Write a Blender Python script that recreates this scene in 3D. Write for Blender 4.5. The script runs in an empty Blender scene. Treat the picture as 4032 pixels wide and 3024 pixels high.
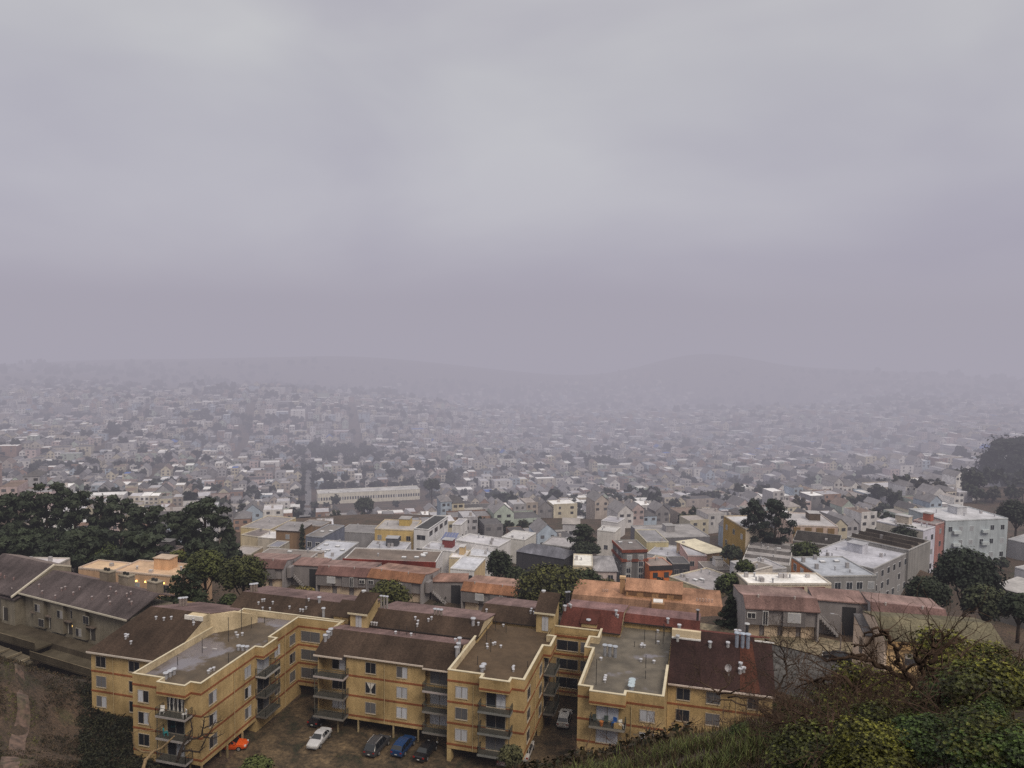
import bpy, math, random
from mathutils import Vector, Matrix, noise as mnoise
D = bpy.data; SC = bpy.context.scene; COL = SC.collection
rnd = random.Random(11)
# ------------------------------------------------------------------ camera (lens and tilt of the photograph)
FPX, PSI, PIT, ROLL, H = 3028.0, math.radians(14.7), math.radians(4.0), 0.0165, 56.5
Zv = Vector((0, 0, 1)); FH = Vector((-math.sin(PSI), math.cos(PSI), 0)); R0 = Vector((math.cos(PSI), math.sin(PSI), 0))
CF = math.cos(PIT) * FH - math.sin(PIT) * Zv
U0 = math.cos(PIT) * Zv + math.sin(PIT) * FH
CR = math.cos(ROLL) * R0 + math.sin(ROLL) * U0
CU = math.cos(ROLL) * U0 - math.sin(ROLL) * R0
CAM = Vector((0, 0, H))
def ray(p): return CF * FPX + CR * (p[0] - 2016) - CU * (p[1] - 1512)
def pz(p, z): d = ray(p); return CAM + d * ((z - H) / d.z)
def py(p, y): d = ray(p); return CAM + d * (y / d.y)
def pxx(p, x): d = ray(p); return CAM + d * (x / d.x)
def pd(p, dep): d = ray(p); return CAM + d * (dep / d.dot(FH))
def psl(p, z0, y0, s): d = ray(p); return CAM + d * ((z0 - s * y0 - H) / (d.z - s * d.y))
def proj(q):
    q = Vector(q) - CAM; w = q.dot(CF)
    if w <= 0.01: return (-9e9, -9e9)
    return (2016 + FPX * q.dot(CR) / w, 1512 - FPX * q.dot(CU) / w)
def depth(q): return (Vector((q[0], q[1], 0))).dot(FH)
def c1(a, b): return (a * .6103, 2100 + b * .6103)
def c2(a, b): return (1150 + a * .6103, 2100 + b * .6103)
def c3(a, b): return (2100 + a * .4973, 2200 + b * .4973)
def c4(a, b): return (2900 + a * .5118, 2200 + b * .5118)
def c5(a, b): return (a * .4973, 1850 + b * .4973)
def c6(a, b): return (900 + a * .4973, 1900 + b * .4973)
def c7(a, b): return (1900 + a * .4973, 1900 + b * .4973)
def c8(a, b): return (2750 + a * .5796, 1850 + b * .5796)
def zA(a, b): return (500 + a * .3165, 2550 + b * .3165)
def zB(a, b): return (1150 + a * .3165, 2550 + b * .3165)
def zC(a, b): return (1750 + a * .339, 2500 + b * .339)
cd = D.cameras.new('camera'); cam = D.objects.new('camera', cd); COL.objects.link(cam); SC.camera = cam
cd.sensor_width = 36; cd.lens = FPX / 4032 * 36; cd.clip_start = 0.1; cd.clip_end = 20000
cam.matrix_world = Matrix(((CR.x, CU.x, -CF.x, 0), (CR.y, CU.y, -CF.y, 0), (CR.z, CU.z, -CF.z, H), (0, 0, 0, 1)))
# ------------------------------------------------------------------ materials: colour comes from each face's 'col'
def newmat(name):
    m = D.materials.new(name); m.use_nodes = True; nt = m.node_tree
    return m, nt, nt.nodes['Principled BSDF'], (lambda t: nt.nodes.new(t)), nt.links.new
def ramp(N, stops):
    r = N('ShaderNodeValToRGB'); e = r.color_ramp.elements
    while len(e) > 1: e.remove(e[0])
    e[0].position = stops[0][0]; e[0].color = stops[0][1]
    for p, c in stops[1:]:
        x = e.new(p); x.color = c
    return r
def g(v): return (v, v, v, 1)
def paint(name, rough, layers, bump=None, spec=0.3):
    """colour attribute times noise layers [(scale xyz, detail, low, high)]"""
    m, nt, B, N, L = newmat(name)
    at = N('ShaderNodeAttribute'); at.attribute_name = 'col'; geo = N('ShaderNodeNewGeometry')
    cur = at.outputs['Color']
    for sc, det, lo, hi in layers:
        mp = N('ShaderNodeVectorMath'); mp.operation = 'MULTIPLY'; mp.inputs[1].default_value = sc
        L(geo.outputs['Position'], mp.inputs[0])
        nz = N('ShaderNodeTexNoise'); nz.inputs['Scale'].default_value = 1; nz.inputs['Detail'].default_value = det
        nz.inputs['Roughness'].default_value = .6
        L(mp.outputs[0], nz.inputs['Vector'])
        rp = ramp(N, [(.3, lo if isinstance(lo, tuple) else g(lo)), (.7, hi if isinstance(hi, tuple) else g(hi))]); L(nz.outputs['Fac'], rp.inputs[0])
        mx = N('ShaderNodeMix'); mx.data_type = 'RGBA'; mx.blend_type = 'MULTIPLY'; mx.inputs[0].default_value = 1
        L(cur, mx.inputs[6]); L(rp.outputs[0], mx.inputs[7]); cur = mx.outputs[2]
    L(cur, B.inputs['Base Color']); B.inputs['Roughness'].default_value = rough; B.inputs['Specular IOR Level'].default_value = spec
    if bump:
        nb = N('ShaderNodeTexNoise'); nb.inputs['Scale'].default_value = bump[0]; nb.inputs['Detail'].default_value = 6; L(geo.outputs['Position'], nb.inputs['Vector'])
        bp = N('ShaderNodeBump'); bp.inputs['Strength'].default_value = bump[1]; bp.inputs['Distance'].default_value = bump[2]
        L(nb.outputs['Fac'], bp.inputs['Height']); L(bp.outputs[0], B.inputs['Normal'])
    return m
warm = lambda v: (v * 1.05, v, v * .93, 1)
M_STUC = paint('stucco', .9, [((.22, .22, .22), 7, (.55, .53, .48, 1), g(1.22)), ((.8, .8, .12), 6, (.76, .76, .74, 1), g(1.1)), ((6, 6, 6), 4, .75, 1.18)], (14, .3, .05), .15)
M_WALL = paint('painted_wall', .85, [((.3, .3, .3), 4, .85, 1.1), ((.9, .9, .08), 4, .8, 1.1), ((5, 5, 5), 3, .9, 1.08)], None, .2)
M_SHIN = paint('shingles', .9, [((.14, .14, .14), 6, .55, 1.45), ((.7, .09, .09), 6, .72, 1.3), ((5, 5, 5), 5, .6, 1.45)], (9, .5, .08), .12)
M_FLAT = paint('roof_felt', .85, [((.16, .16, .16), 6, .68, 1.25), ((1.2, 1.2, 1.2), 5, .82, 1.15), ((10, 10, 10), 3, .85, 1.12)], None, .25)
M_TRIM = paint('trim_paint', .6, [((.8, .8, .8), 4, .82, 1.06)], None, .3)
M_METAL = paint('galvanised_metal', .45, [((3, 3, 3), 4, .75, 1.1)], None, .5); M_METAL.node_tree.nodes['Principled BSDF'].inputs['Metallic'].default_value = .35
M_DARK = paint('dark_metal', .6, [((3, 3, 3), 3, .8, 1.1)], None, .3)
M_GLASS = paint('window_glass', .12, [((.5, .5, .5), 3, .8, 1.15)], None, .5)
M_BLIND = paint('window_blind', .35, [((6, 6, .5), 3, .8, 1.08)], None, .5)
M_CAR = paint('car_paint', .3, [((1.5, 1.5, 1.5), 3, .9, 1.06)], None, .3); M_CAR.node_tree.nodes['Principled BSDF'].inputs['Coat Weight'].default_value = .08
M_TYRE = paint('rubber', .9, [], None, .2)
M_LEAF = paint('leaf', .65, [((.5, .5, .5), 4, .6, 1.35)], None, .2)
M_NEARLEAF = paint('near_leaf', .5, [((2.5, 2.5, 2.5), 3, .6, 1.4)], None, .3)
M_BARK = paint('bark', .95, [((6, 6, 3), 5, .6, 1.3)], (20, .5, .03), .1)
M_GRASS = paint('grass_blade', .7, [((.6, .6, .6), 4, .6, 1.3)], None, .2)
M_CITY = paint('city_paint', .85, [((.15, .15, .15), 3, .85, 1.12), ((.8, .8, .3), 3, .8, 1.15)], None, .2)
def wetroof():
    m, nt, B, N, L = newmat('wet_flat_roof')
    at = N('ShaderNodeAttribute'); at.attribute_name = 'col'; geo = N('ShaderNodeNewGeometry')
    n1 = N('ShaderNodeTexNoise'); n1.inputs['Scale'].default_value = .13; n1.inputs['Detail'].default_value = 6; n1.inputs['Roughness'].default_value = .55
    L(geo.outputs['Position'], n1.inputs['Vector'])
    wet = ramp(N, [(.53, g(0)), (.585, g(1))]); L(n1.outputs['Fac'], wet.inputs[0])
    n2 = N('ShaderNodeTexNoise'); n2.inputs['Scale'].default_value = .45; n2.inputs['Detail'].default_value = 8; L(geo.outputs['Position'], n2.inputs['Vector'])
    r2 = ramp(N, [(.3, g(.62)), (.7, g(1.3))]); L(n2.outputs['Fac'], r2.inputs[0])
    n3 = N('ShaderNodeTexNoise'); n3.inputs['Scale'].default_value = 14; n3.inputs['Detail'].default_value = 3; L(geo.outputs['Position'], n3.inputs['Vector'])
    r3 = ramp(N, [(.3, g(.8)), (.7, g(1.2))]); L(n3.outputs['Fac'], r3.inputs[0])
    def mul(a, b):
        x = N('ShaderNodeMix'); x.data_type = 'RGBA'; x.blend_type = 'MULTIPLY'; x.inputs[0].default_value = 1; L(a, x.inputs[6]); L(b, x.inputs[7]); return x.outputs[2]
    c = mul(mul(at.outputs['Color'], r2.outputs[0]), r3.outputs[0])
    mx = N('ShaderNodeMix'); mx.data_type = 'RGBA'; L(wet.outputs[0], mx.inputs[0]); L(c, mx.inputs[6]); mx.inputs[7].default_value = (.16, .145, .16, 1)  # puddles: sky reflection put into this lilac tint, on top of the lower roughness
    L(mx.outputs[2], B.inputs['Base Color'])
    rr = N('ShaderNodeMapRange'); L(wet.outputs[0], rr.inputs[0]); rr.inputs[3].default_value = .8; rr.inputs[4].default_value = .16; L(rr.outputs[0], B.inputs['Roughness'])
    return m
M_WET = wetroof()
def emis(name, col, s):
    m, nt, B, N, L = newmat(name); B.inputs['Emission Color'].default_value = col + (1,); B.inputs['Emission Strength'].default_value = s; B.inputs['Base Color'].default_value = col + (1,); return m
M_LAMP = emis('lit_lamp', (1.0, .62, .18), 3.0)
# ------------------------------------------------------------------ mesh builder
class MB:
    def __init__(s): s.v = []; s.f = []; s.c = []; s.m = []; s.col = (.5, .5, .5)
    def face(s, pts, col=None, m=0):
        n = len(s.v); s.v += [tuple(p) for p in pts]; s.f.append(tuple(range(n, n + len(pts)))); s.c.append(col or s.col); s.m.append(m)
    def box(s, x0, x1, y0, y1, z0, z1, col=None, m=0, skip=''):
        n = len(s.v); s.v += [(x, y, z) for z in (z0, z1) for x, y in ((x0, y0), (x1, y0), (x1, y1), (x0, y1))]
        for k, q in (('b', (3, 2, 1, 0)), ('t', (4, 5, 6, 7)), ('f', (0, 1, 5, 4)), ('r', (1, 2, 6, 5)), ('k', (2, 3, 7, 6)), ('l', (3, 0, 4, 7))):
            if k in skip: continue
            s.f.append(tuple(n + i for i in q)); s.c.append(col or s.col); s.m.append(m)
        return s
    def prism(s, pl, z0, z1, col=None, m=0, top=True, bot=True):
        n = len(pl); z0 = z0 if isinstance(z0, (list, tuple)) else [z0] * n; z1 = z1 if isinstance(z1, (list, tuple)) else [z1] * n
        a = [(p[0], p[1], z) for p, z in zip(pl, z0)]; b = [(p[0], p[1], z) for p, z in zip(pl, z1)]
        for i in range(n):
            j = (i + 1) % n; s.face([a[i], a[j], b[j], b[i]], col, m)
        if top: s.face(b, col, m)
        if bot: s.face(a[::-1], col, m)
        return s
    def slab(s, pts, t, col=None, m=0):
        """thick sheet: top polygon pts (3-D) with thickness t downward"""
        b = [(p[0], p[1], p[2] - t) for p in pts]; n = len(pts); s.face(pts, col, m); s.face(b[::-1], col, m)
        for i in range(n):
            j = (i + 1) % n; s.face([b[i], b[j], pts[j], pts[i]], col, m)
        return s
    def tube(s, pts, rad, n=6, col=None, m=0):
        pts = [Vector(p) for p in pts]; rad = rad if isinstance(rad, (list, tuple)) else [rad] * len(pts); base = len(s.v)
        for i, p in enumerate(pts):
            t = (pts[min(i + 1, len(pts) - 1)] - pts[max(i - 1, 0)]); t = t.normalized() if t.length > 1e-9 else Zv
            a = t.orthogonal().normalized() if abs(t.z) > .9 else Vector((t.y, -t.x, 0)).normalized(); b = t.cross(a)
            for k in range(n):
                an = 2 * math.pi * k / n; s.v.append(tuple(p + (a * math.cos(an) + b * math.sin(an)) * rad[i]))
        for i in range(len(pts) - 1):
            for k in range(n):
                q = base + i * n; s.f.append((q + k, q + n + k, q + n + (k + 1) % n, q + (k + 1) % n)); s.c.append(col or s.col); s.m.append(m)
        s.f.append(tuple(base + k for k in range(n))); s.c.append(col or s.col); s.m.append(m)
        s.f.append(tuple(base + (len(pts) - 1) * n + k for k in range(n))[::-1]); s.c.append(col or s.col); s.m.append(m)
        return s
    def cyl(s, x, y, z0, z1, r, n=10, col=None, m=0, r1=None):
        r1 = r if r1 is None else r1
        A = [(math.cos(2 * math.pi * k / n), math.sin(2 * math.pi * k / n)) for k in range(n)]
        b = [(x + r * c, y + r * q, z0) for c, q in A]; t = [(x + r1 * c, y + r1 * q, z1) for c, q in A]
        for i in range(n):
            j = (i + 1) % n; s.face([b[i], b[j], t[j], t[i]], col, m)
        s.face(t, col, m); s.face(b[::-1], col, m); return s
    def build(s, name, mats, parent=None, smooth=False, local=False):
        me = D.meshes.new(name); mats = mats if isinstance(mats, list) else [mats]
        o = ORG.get(parent.name, Vector((0, 0, 0))) if (parent is not None and not local) else Vector((0, 0, 0))
        vs = s.v if o.length == 0 else [(v[0] - o.x, v[1] - o.y, v[2] - o.z) for v in s.v]
        me.from_pydata(vs, [], s.f)
        for mt in mats: me.materials.append(mt)
        if len(mats) > 1: me.polygons.foreach_set('material_index', s.m)
        at = me.color_attributes.new('col', 'FLOAT_COLOR', 'CORNER')
        buf = []
        for f, c in zip(s.f, s.c): buf += [c[0], c[1], c[2], 1.0] * len(f)
        at.data.foreach_set('color', buf)
        if smooth: me.polygons.foreach_set('use_smooth', [True] * len(s.f))
        me.update()
        ob = D.objects.new(name, me); COL.objects.link(ob)
        if parent is not None:
            ob.parent = parent
            ORG[ob.name] = ORG.get(parent.name, Vector((0, 0, 0))) if not local else Vector((0, 0, 0))
        return ob
ORG = {}
def tag(o, label=None, cat=None, group=None, kind=None):
    for k, v in (('label', label), ('category', cat), ('group', group), ('kind', kind)):
        if v: o[k] = v
    return o
def thing(name, label, cat, loc, rz=0, group=None):
    o = D.objects.new(name, None); COL.objects.link(o); o.location = loc; o.rotation_euler = (0, 0, rz); o.empty_display_size = .3
    ORG[o.name] = Vector(loc) if rz == 0 else Vector((0, 0, 0))
    return tag(o, label, cat, group)
def dup(root, loc, rz, label=None, scale=None):
    r = root.copy(); COL.objects.link(r); r.location = loc; r.rotation_euler = (0, 0, rz)
    if scale: r.scale = scale
    if label: r['label'] = label
    for ch in list(root.children):
        c = ch.copy(); COL.objects.link(c); c.parent = r
        for gch in list(ch.children):
            d = gch.copy(); COL.objects.link(d); d.parent = c
    return r
def mixc(a, b, t): return tuple(x + (y - x) * t for x, y in zip(a, b))
def vary(c, k, r=rnd): f = 1 + r.uniform(-k, k); return tuple(max(0, x * f) for x in c)
def offset(pl, d):
    """offset a CCW polygon outward by d (negative: inward)"""
    n = len(pl); out = []
    for i in range(n):
        p0, p1, p2 = Vector(pl[i - 1][:2]), Vector(pl[i][:2]), Vector(pl[(i + 1) % n][:2])
        a = (p1 - p0).normalized(); b = (p2 - p1).normalized(); na = Vector((a.y, -a.x)); nb = Vector((b.y, -b.x))
        k = 1 + na.dot(nb); q = p1 + (na + nb) * (d / max(k, .2)); out.append((q.x, q.y))
    return out
def ring(mb, outer, inner, z0, z1, col=None, m=0):
    n = len(outer)
    for i in range(n):
        j = (i + 1) % n; O, P, I, J = outer[i], outer[j], inner[i], inner[j]
        mb.face([(*O, z0), (*P, z0), (*P, z1), (*O, z1)], col, m); mb.face([(*J, z0), (*I, z0), (*I, z1), (*J, z1)], col, m)
        mb.face([(*O, z1), (*P, z1), (*J, z1), (*I, z1)], col, m); mb.face([(*P, z0), (*O, z0), (*I, z0), (*J, z0)], col, m)
# ------------------------------------------------------------------ light, sky, haze
SUN_EL, SUN_AZ = math.radians(48), math.radians(136)   # direction towards the sun: compass from +Y, clockwise
sd = D.lights.new('sun', 'SUN'); sd.energy = 1.8; sd.angle = math.radians(22); sd.color = (1.0, .89, .74)
so = D.objects.new('sun', sd); COL.objects.link(so)
sdir = Vector((math.sin(SUN_AZ) * math.cos(SUN_EL), math.cos(SUN_AZ) * math.cos(SUN_EL), math.sin(SUN_EL)))
so.rotation_euler = (-sdir).to_track_quat('-Z', 'Y').to_euler(); so.location = (60, -40, 200)
W = D.worlds.new('World'); SC.world = W; W.use_nodes = True; nt = W.node_tree
for n in list(nt.nodes): nt.nodes.remove(n)
N = nt.nodes.new; L = nt.links.new
out = N('ShaderNodeOutputWorld'); bg = N('ShaderNodeBackground'); L(bg.outputs[0], out.inputs[0]); bg.inputs[1].default_value = 0.1
sky = N('ShaderNodeTexSky'); sky.sky_type = 'NISHITA'; sky.sun_disc = False; sky.sun_elevation = SUN_EL; sky.sun_rotation = SUN_AZ; sky.dust_density = 4
tc = N('ShaderNodeTexCoord'); sp = N('ShaderNodeSeparateXYZ'); L(tc.outputs['Generated'], sp.inputs[0])
gr = ramp(N, [(0.0, (4.05, 3.86, 4.6, 1)), (.05, (4.5, 4.33, 5.05, 1)), (.16, (4.8, 4.67, 5.25, 1)), (.30, (5.1, 5.05, 5.4, 1)), (.38, (5.4, 5.35, 5.6, 1)), (.55, (8.2, 8.1, 8.1, 1)), (1.0, (11.6, 11.2, 10.3, 1))])
L(sp.outputs[2], gr.inputs[0])
dv = N('ShaderNodeVectorMath'); dv.operation = 'MULTIPLY'; dv.inputs[1].default_value = (1, 1, 2.6); L(tc.outputs['Generated'], dv.inputs[0])
mpg = N('ShaderNodeMapping'); mpg.inputs['Rotation'].default_value = (0, math.radians(24), math.radians(15)); L(dv.outputs[0], mpg.inputs['Vector'])
cn = N('ShaderNodeTexNoise'); cn.inputs['Scale'].default_value = 1.9; cn.inputs['Detail'].default_value = 4; cn.inputs['Roughness'].default_value = .45; cn.inputs['Distortion'].default_value = .25
L(mpg.outputs[0], cn.inputs['Vector'])
cr = ramp(N, [(.3, (.82, .80, .87, 1)), (.7, (1.13, 1.14, 1.10, 1))]); L(cn.outputs['Fac'], cr.inputs[0])
mm = N('ShaderNodeMix'); mm.data_type = 'RGBA'; mm.blend_type = 'MULTIPLY'; mm.inputs[0].default_value = 1; L(gr.outputs[0], mm.inputs[6]); L(cr.outputs[0], mm.inputs[7])
m2 = N('ShaderNodeMix'); m2.data_type = 'RGBA'; m2.inputs[0].default_value = .93; L(sky.outputs[0], m2.inputs[6]); L(mm.outputs[2], m2.inputs[7])
L(m2.outputs[2], bg.inputs[0])
SC.view_settings.view_transform = 'Standard'; SC.view_settings.look = 'None'; SC.view_settings.exposure = 0
SC.cycles.max_bounces = 5; SC.cycles.diffuse_bounces = 3; SC.cycles.glossy_bounces = 2; SC.cycles.use_denoising = False
SC.cycles.sample_clamp_indirect = 4
FOG_SIG, FOG_COL = 1 / 1750, (.385, .366, .430)
hm = D.materials.new('haze'); hm.use_nodes = True; nt2 = hm.node_tree
for n in list(nt2.nodes): nt2.nodes.remove(n)
ho = nt2.nodes.new('ShaderNodeOutputMaterial'); va = nt2.nodes.new('ShaderNodeVolumeAbsorption'); ve = nt2.nodes.new('ShaderNodeEmission'); ad = nt2.nodes.new('ShaderNodeAddShader')
va.inputs['Color'].default_value = (0, 0, 0, 1); va.inputs['Density'].default_value = FOG_SIG
ve.inputs['Color'].default_value = FOG_COL + (1,); ve.inputs['Strength'].default_value = FOG_SIG  # glow of the volume stands in for daylight scattered by the fog
gp = nt2.nodes.new('ShaderNodeNewGeometry'); sx = nt2.nodes.new('ShaderNodeSeparateXYZ'); nt2.links.new(gp.outputs['Position'], sx.inputs[0])
m0 = nt2.nodes.new('ShaderNodeMath'); m0.operation = 'MULTIPLY'; m0.inputs[1].default_value = 1 / 2000; nt2.links.new(sx.outputs[1], m0.inputs[0])
rmp = ramp(nt2.nodes.new, [(0, g(.06)), (.07, g(.08)), (.2, g(.27)), (.35, g(.68)), (.55, g(1.0)), (1, g(1.0))]); nt2.links.new(m0.outputs[0], rmp.inputs[0])
mr = nt2.nodes.new('ShaderNodeMath'); mr.operation = 'MULTIPLY'; mr.inputs[1].default_value = 1 / 420; nt2.links.new(rmp.outputs[0], mr.inputs[0])
for n_ in (va.inputs['Density'], ve.inputs['Strength']): nt2.links.new(mr.outputs[0], n_)
nt2.links.new(va.outputs[0], ad.inputs[0]); nt2.links.new(ve.outputs[0], ad.inputs[1]); nt2.links.new(ad.outputs[0], ho.inputs['Volume'])
hm.cycles.volume_step_rate = 1.0; SC.cycles.volume_max_steps = 64
hz = MB(); hz.box(-7000, 7000, -300, 7500, -260, H + 62); tag(hz.build('haze', hm), 'grey lavender fog thickening over the far city', 'haze', kind='stuff')
# ================================================================== yellow apartment complex
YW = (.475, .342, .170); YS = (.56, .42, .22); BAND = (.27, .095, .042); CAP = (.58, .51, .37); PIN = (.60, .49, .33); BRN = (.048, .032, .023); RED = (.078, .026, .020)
GREYF = (.085, .062, .040)
DKG = (.012, .013, .016)
def pane_cols(style):
    pale = vary((.44, .45, .49), .15); dk = vary((.018, .02, .026), .3); mid = vary((.12, .12, .13), .2)
    return {'dark': (dk, dk), 'blind': (pale, pale), 'lh': (pale, dk), 'rh': (dk, pale), 'mid': (mid, mid), 'mh': (mid, pale), 'dm': (dk, mid)}[style]
def window(root, face, at, a0, a1, z0, z1, style='dark', name='window', fcol=(.36, .31, .25), curtain=0):
    """face 'f': wall plane y=at facing -Y, a along x.  face 'r': plane x=at facing +X, a along y.  'l': plane x=at facing -X"""
    def bx(mb, u0, u1, w0, w1, d0, d1, col, m=0):
        if face == 'f': mb.box(u0, u1, at - d1, at - d0, w0, w1, col, m, 'k')
        elif face == 'r': mb.box(at + d0, at + d1, u0, u1, w0, w1, col, m, 'l')
        else: mb.box(at - d1, at - d0, u0, u1, w0, w1, col, m, 'r')
    fr = MB(); t = .06; mid = (a0 + a1) / 2
    bx(fr, a0 - t, a0, z0 - t, z1 + t, 0.004, .07, fcol); bx(fr, a1, a1 + t, z0 - t, z1 + t, 0.004, .07, fcol)
    bx(fr, a0, a1, z1, z1 + t, 0.004, .07, fcol); bx(fr, a0 - t, a1 + t, z0 - t - .05, z0 - t, .004, .11, mixc(fcol, (.6, .5, .35), .5)); bx(fr, a0, a1, z0 - t, z0, .004, .07, fcol)
    bx(fr, mid - .03, mid + .03, z0, z1, .03, .06, mixc(fcol, (.05, .05, .05), .5))
    w = fr.build(name, M_DARK, root)
    pa = MB(); A, B2 = pane_cols(style)
    bx(pa, a0, mid - .03, z0, z1, .003, .022, A, 1 if A[0] > .07 else 0); bx(pa, mid + .03, a1, z0, z1, .003, .022, B2, 1 if B2[0] > .07 else 0)
    pa.build('pane', [M_GLASS, M_BLIND], w)
    if curtain:
        cu = MB()
        for k in range(curtain):
            c0 = a0 + (a1 - a0) * (k + .5) / curtain; hw = (a1 - a0) / curtain * .42
            def pt(x, z):
                return (x, at - .03, z) if face == 'f' else (at + .03, x, z)
            cu.face([pt(c0 - .07, z0 + .35 * (z1 - z0)), pt(c0 + .07, z0 + .35 * (z1 - z0)), pt(c0 + hw, z1), pt(c0 - hw, z1)], (.6, .57, .52))
            cu.face([pt(c0 - .16, z0), pt(c0 + .16, z0), pt(c0 + .07, z0 + .35 * (z1 - z0)), pt(c0 - .07, z0 + .35 * (z1 - z0))], (.6, .57, .52))
        cu.build('curtain', M_BLIND, w)
    return w
def rail_run(mb, p, q, z, h=1.0, step=.14, col=(.045, .05, .045)):
    """railing from p to q standing on z"""
    p, q = Vector(p), Vector(q); d = q - p; n = max(2, int(d.length / step)); u = d.normalized()
    for zz, r in ((z + h, .035), (z + .08, .025)):
        mb.tube([(p.x, p.y, zz), (q.x, q.y, zz)], r, 4, col)
    for k in range(n + 1):
        c = p + d * (k / n); r = .035 if k in (0, n // 2, n) else .013
        mb.tube([(c.x, c.y, z), (c.x, c.y, z + h)], r, 4, col)
def balcony(root, x0, x1, y0, y1, z, side, rail=True, edge=(.34, .31, .30), posts=False):
    mb = MB(); mb.box(x0, x1, y0, y1, z - .1, z, (.07, .065, .055))
    e = .05
    if side == 'f':
        mb.box(x0 - e, x1 + e, y0 - e, y0, z - .24, z + .03, edge); mb.box(x0 - e, x0, y0, y1, z - .24, z + .03, edge); mb.box(x1, x1 + e, y0, y1, z - .24, z + .03, edge)
    else:
        mb.box(x1, x1 + e, y0 - e, y1 + e, z - .24, z + .03, edge); mb.box(x0, x1, y0 - e, y0, z - .24, z + .03, edge); mb.box(x0, x1, y1, y1 + e, z - .24, z + .03, edge)
    b = mb.build('balcony', M_TRIM, root)
    r = MB()
    if side == 'f': segs = [((x0, y1), (x0, y0)), ((x0, y0), (x1, y0)), ((x1, y0), (x1, y1))]
    else: segs = [((x0, y0), (x1, y0)), ((x1, y0), (x1, y1)), ((x1, y1), (x0, y1))]
    for p, q in segs: rail_run(r, p, q, z)
    if posts:
        for p in posts: r.tube([(p[0], p[1], z), (p[0], p[1], z + 2.6)], .06, 5, (.10, .09, .07))
    r.build('railing', M_DARK, b)
    return b
def vent(root, p, h=.9, r=.22, col=(.42, .42, .45), cap=(.50, .51, .55), sink=.15):
    p = Vector(p); mb = MB(); r *= .85; mb.cyl(p.x, p.y, p.z - sink, p.z + h, r * .8, 10, col); v = mb.build('roof_vent', M_METAL, root)
    mb = MB(); mb.cyl(p.x, p.y, p.z + h, p.z + h + .1, r * 1.35, 12, cap, 0, r * 1.2); mb.build('vent_cap', M_METAL, v)
def stub(root, p, h=.35, r=.1):
    p = Vector(p); mb = MB(); mb.cyl(p.x, p.y, p.z - .1, p.z + h * .7, r * 1.3, 8, (.40, .39, .40), 0, r * .9); mb.cyl(p.x, p.y, p.z + h * .7, p.z + h, r * 1.5, 8, (.62, .62, .66)); mb.build('vent_stub', M_METAL, root)
def pipe(root, p, h=1.1):
    p = Vector(p); mb = MB(); mb.tube([(p.x, p.y, p.z - .05), (p.x, p.y, p.z + h)], .045, 5, (.03, .028, .028)); mb.build('standpipe', M_DARK, root)
def parapet(root, pl, zb, zt, th=.2, inner=PIN):
    mb = MB(); inn = offset(pl, -th); n = len(pl)
    for i in range(n):
        j = (i + 1) % n; O, P, I, J = pl[i], pl[j], inn[i], inn[j]
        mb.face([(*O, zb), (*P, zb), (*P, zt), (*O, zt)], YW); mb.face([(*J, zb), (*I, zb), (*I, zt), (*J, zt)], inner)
    o = mb.build('parapet', M_STUC, root)
    cp = MB(); ring(cp, offset(pl, .03), offset(pl, -th - .03), zt, zt + .07, CAP); cp.build('coping', M_TRIM, o)
def bands(root, pl, zs, skip=()):
    mb = MB(); n = len(pl); op = offset(pl, .035)
    for z in zs:
        for i in range(n):
            if i in skip: continue
            j = (i + 1) % n; O, P, I, J = op[i], op[j], pl[i], pl[j]
            mb.face([(*O, z - .13), (*P, z - .13), (*P, z + .13), (*O, z + .13)], BAND)
            mb.face([(*O, z + .13), (*P, z + .13), (*J, z + .13), (*I, z + .13)], BAND); mb.face([(*I, z - .13), (*J, z - .13), (*P, z - .13), (*O, z - .13)], BAND)
    mb.build('stucco_band', M_STUC, root)
BZ = (10.95, 8.12, 5.28, 2.42)
FL = (2.4, 5.25, 8.1)
def wz(k): return FL[k] + .72, FL[k] + 2.2     # window sill and head of storey k
def post(root, x, y, z0, z1, w=.2, col=(.34, .27, .16)):
    mb = MB(); mb.box(x - w / 2, x + w / 2, y - w / 2, y + w / 2, z0, z1, col); mb.build('carport_post', M_STUC, root)
# ---------- left building
LB = thing('apartment_building', 'mustard stucco apartment block with a flat wet roof, behind the bare forked tree', 'apartment building', (-70, 80, 0))
tl = [(-70, 79.5), (-59.95, 79.5), (-59.95, 102.5), (-52.6, 102.5), (-52.6, 103.4), (-70, 103.4)]
mb = MB(); mb.prism(tl, 1.75, 10.6, YW)
mb.box(-70, -59.95, 91.2, 103.4, -1, 1.745, YW); mb.box(-70, -66.5, 79.5, 91.18, -4, 1.745, YW)
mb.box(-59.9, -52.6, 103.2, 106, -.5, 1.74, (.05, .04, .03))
tlb = [(-70, 79.5), (-65.5, 79.5), (-65.5, 78.4), (-61.4, 78.4), (-61.4, 79.5), (-59.95, 79.5), (-59.95, 91.2), (-58.7, 91.2), (-58.7, 94.8), (-59.95, 94.8), (-59.95, 102.5), (-52.6, 102.5), (-52.6, 103.4), (-70, 103.4)]
mb.prism(tlb, 10.605, 11.3, YW); mb.build('wall', M_STUC, LB)
mb = MB(); mb.prism(offset(tlb, -.25), 11.3, 11.4, GREYF); mb.build('flat_roof', M_WET, LB)
parapet(LB, tlb, 11.3, 12.3)
bands(LB, tl, BZ[1:], skip=(3, 4, 5)); bands(LB, tlb, BZ[:1], skip=(11, 12, 13))
sty = [['rh', 'mh', 'dark'], ['blind', 'mh', 'dm']]
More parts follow.
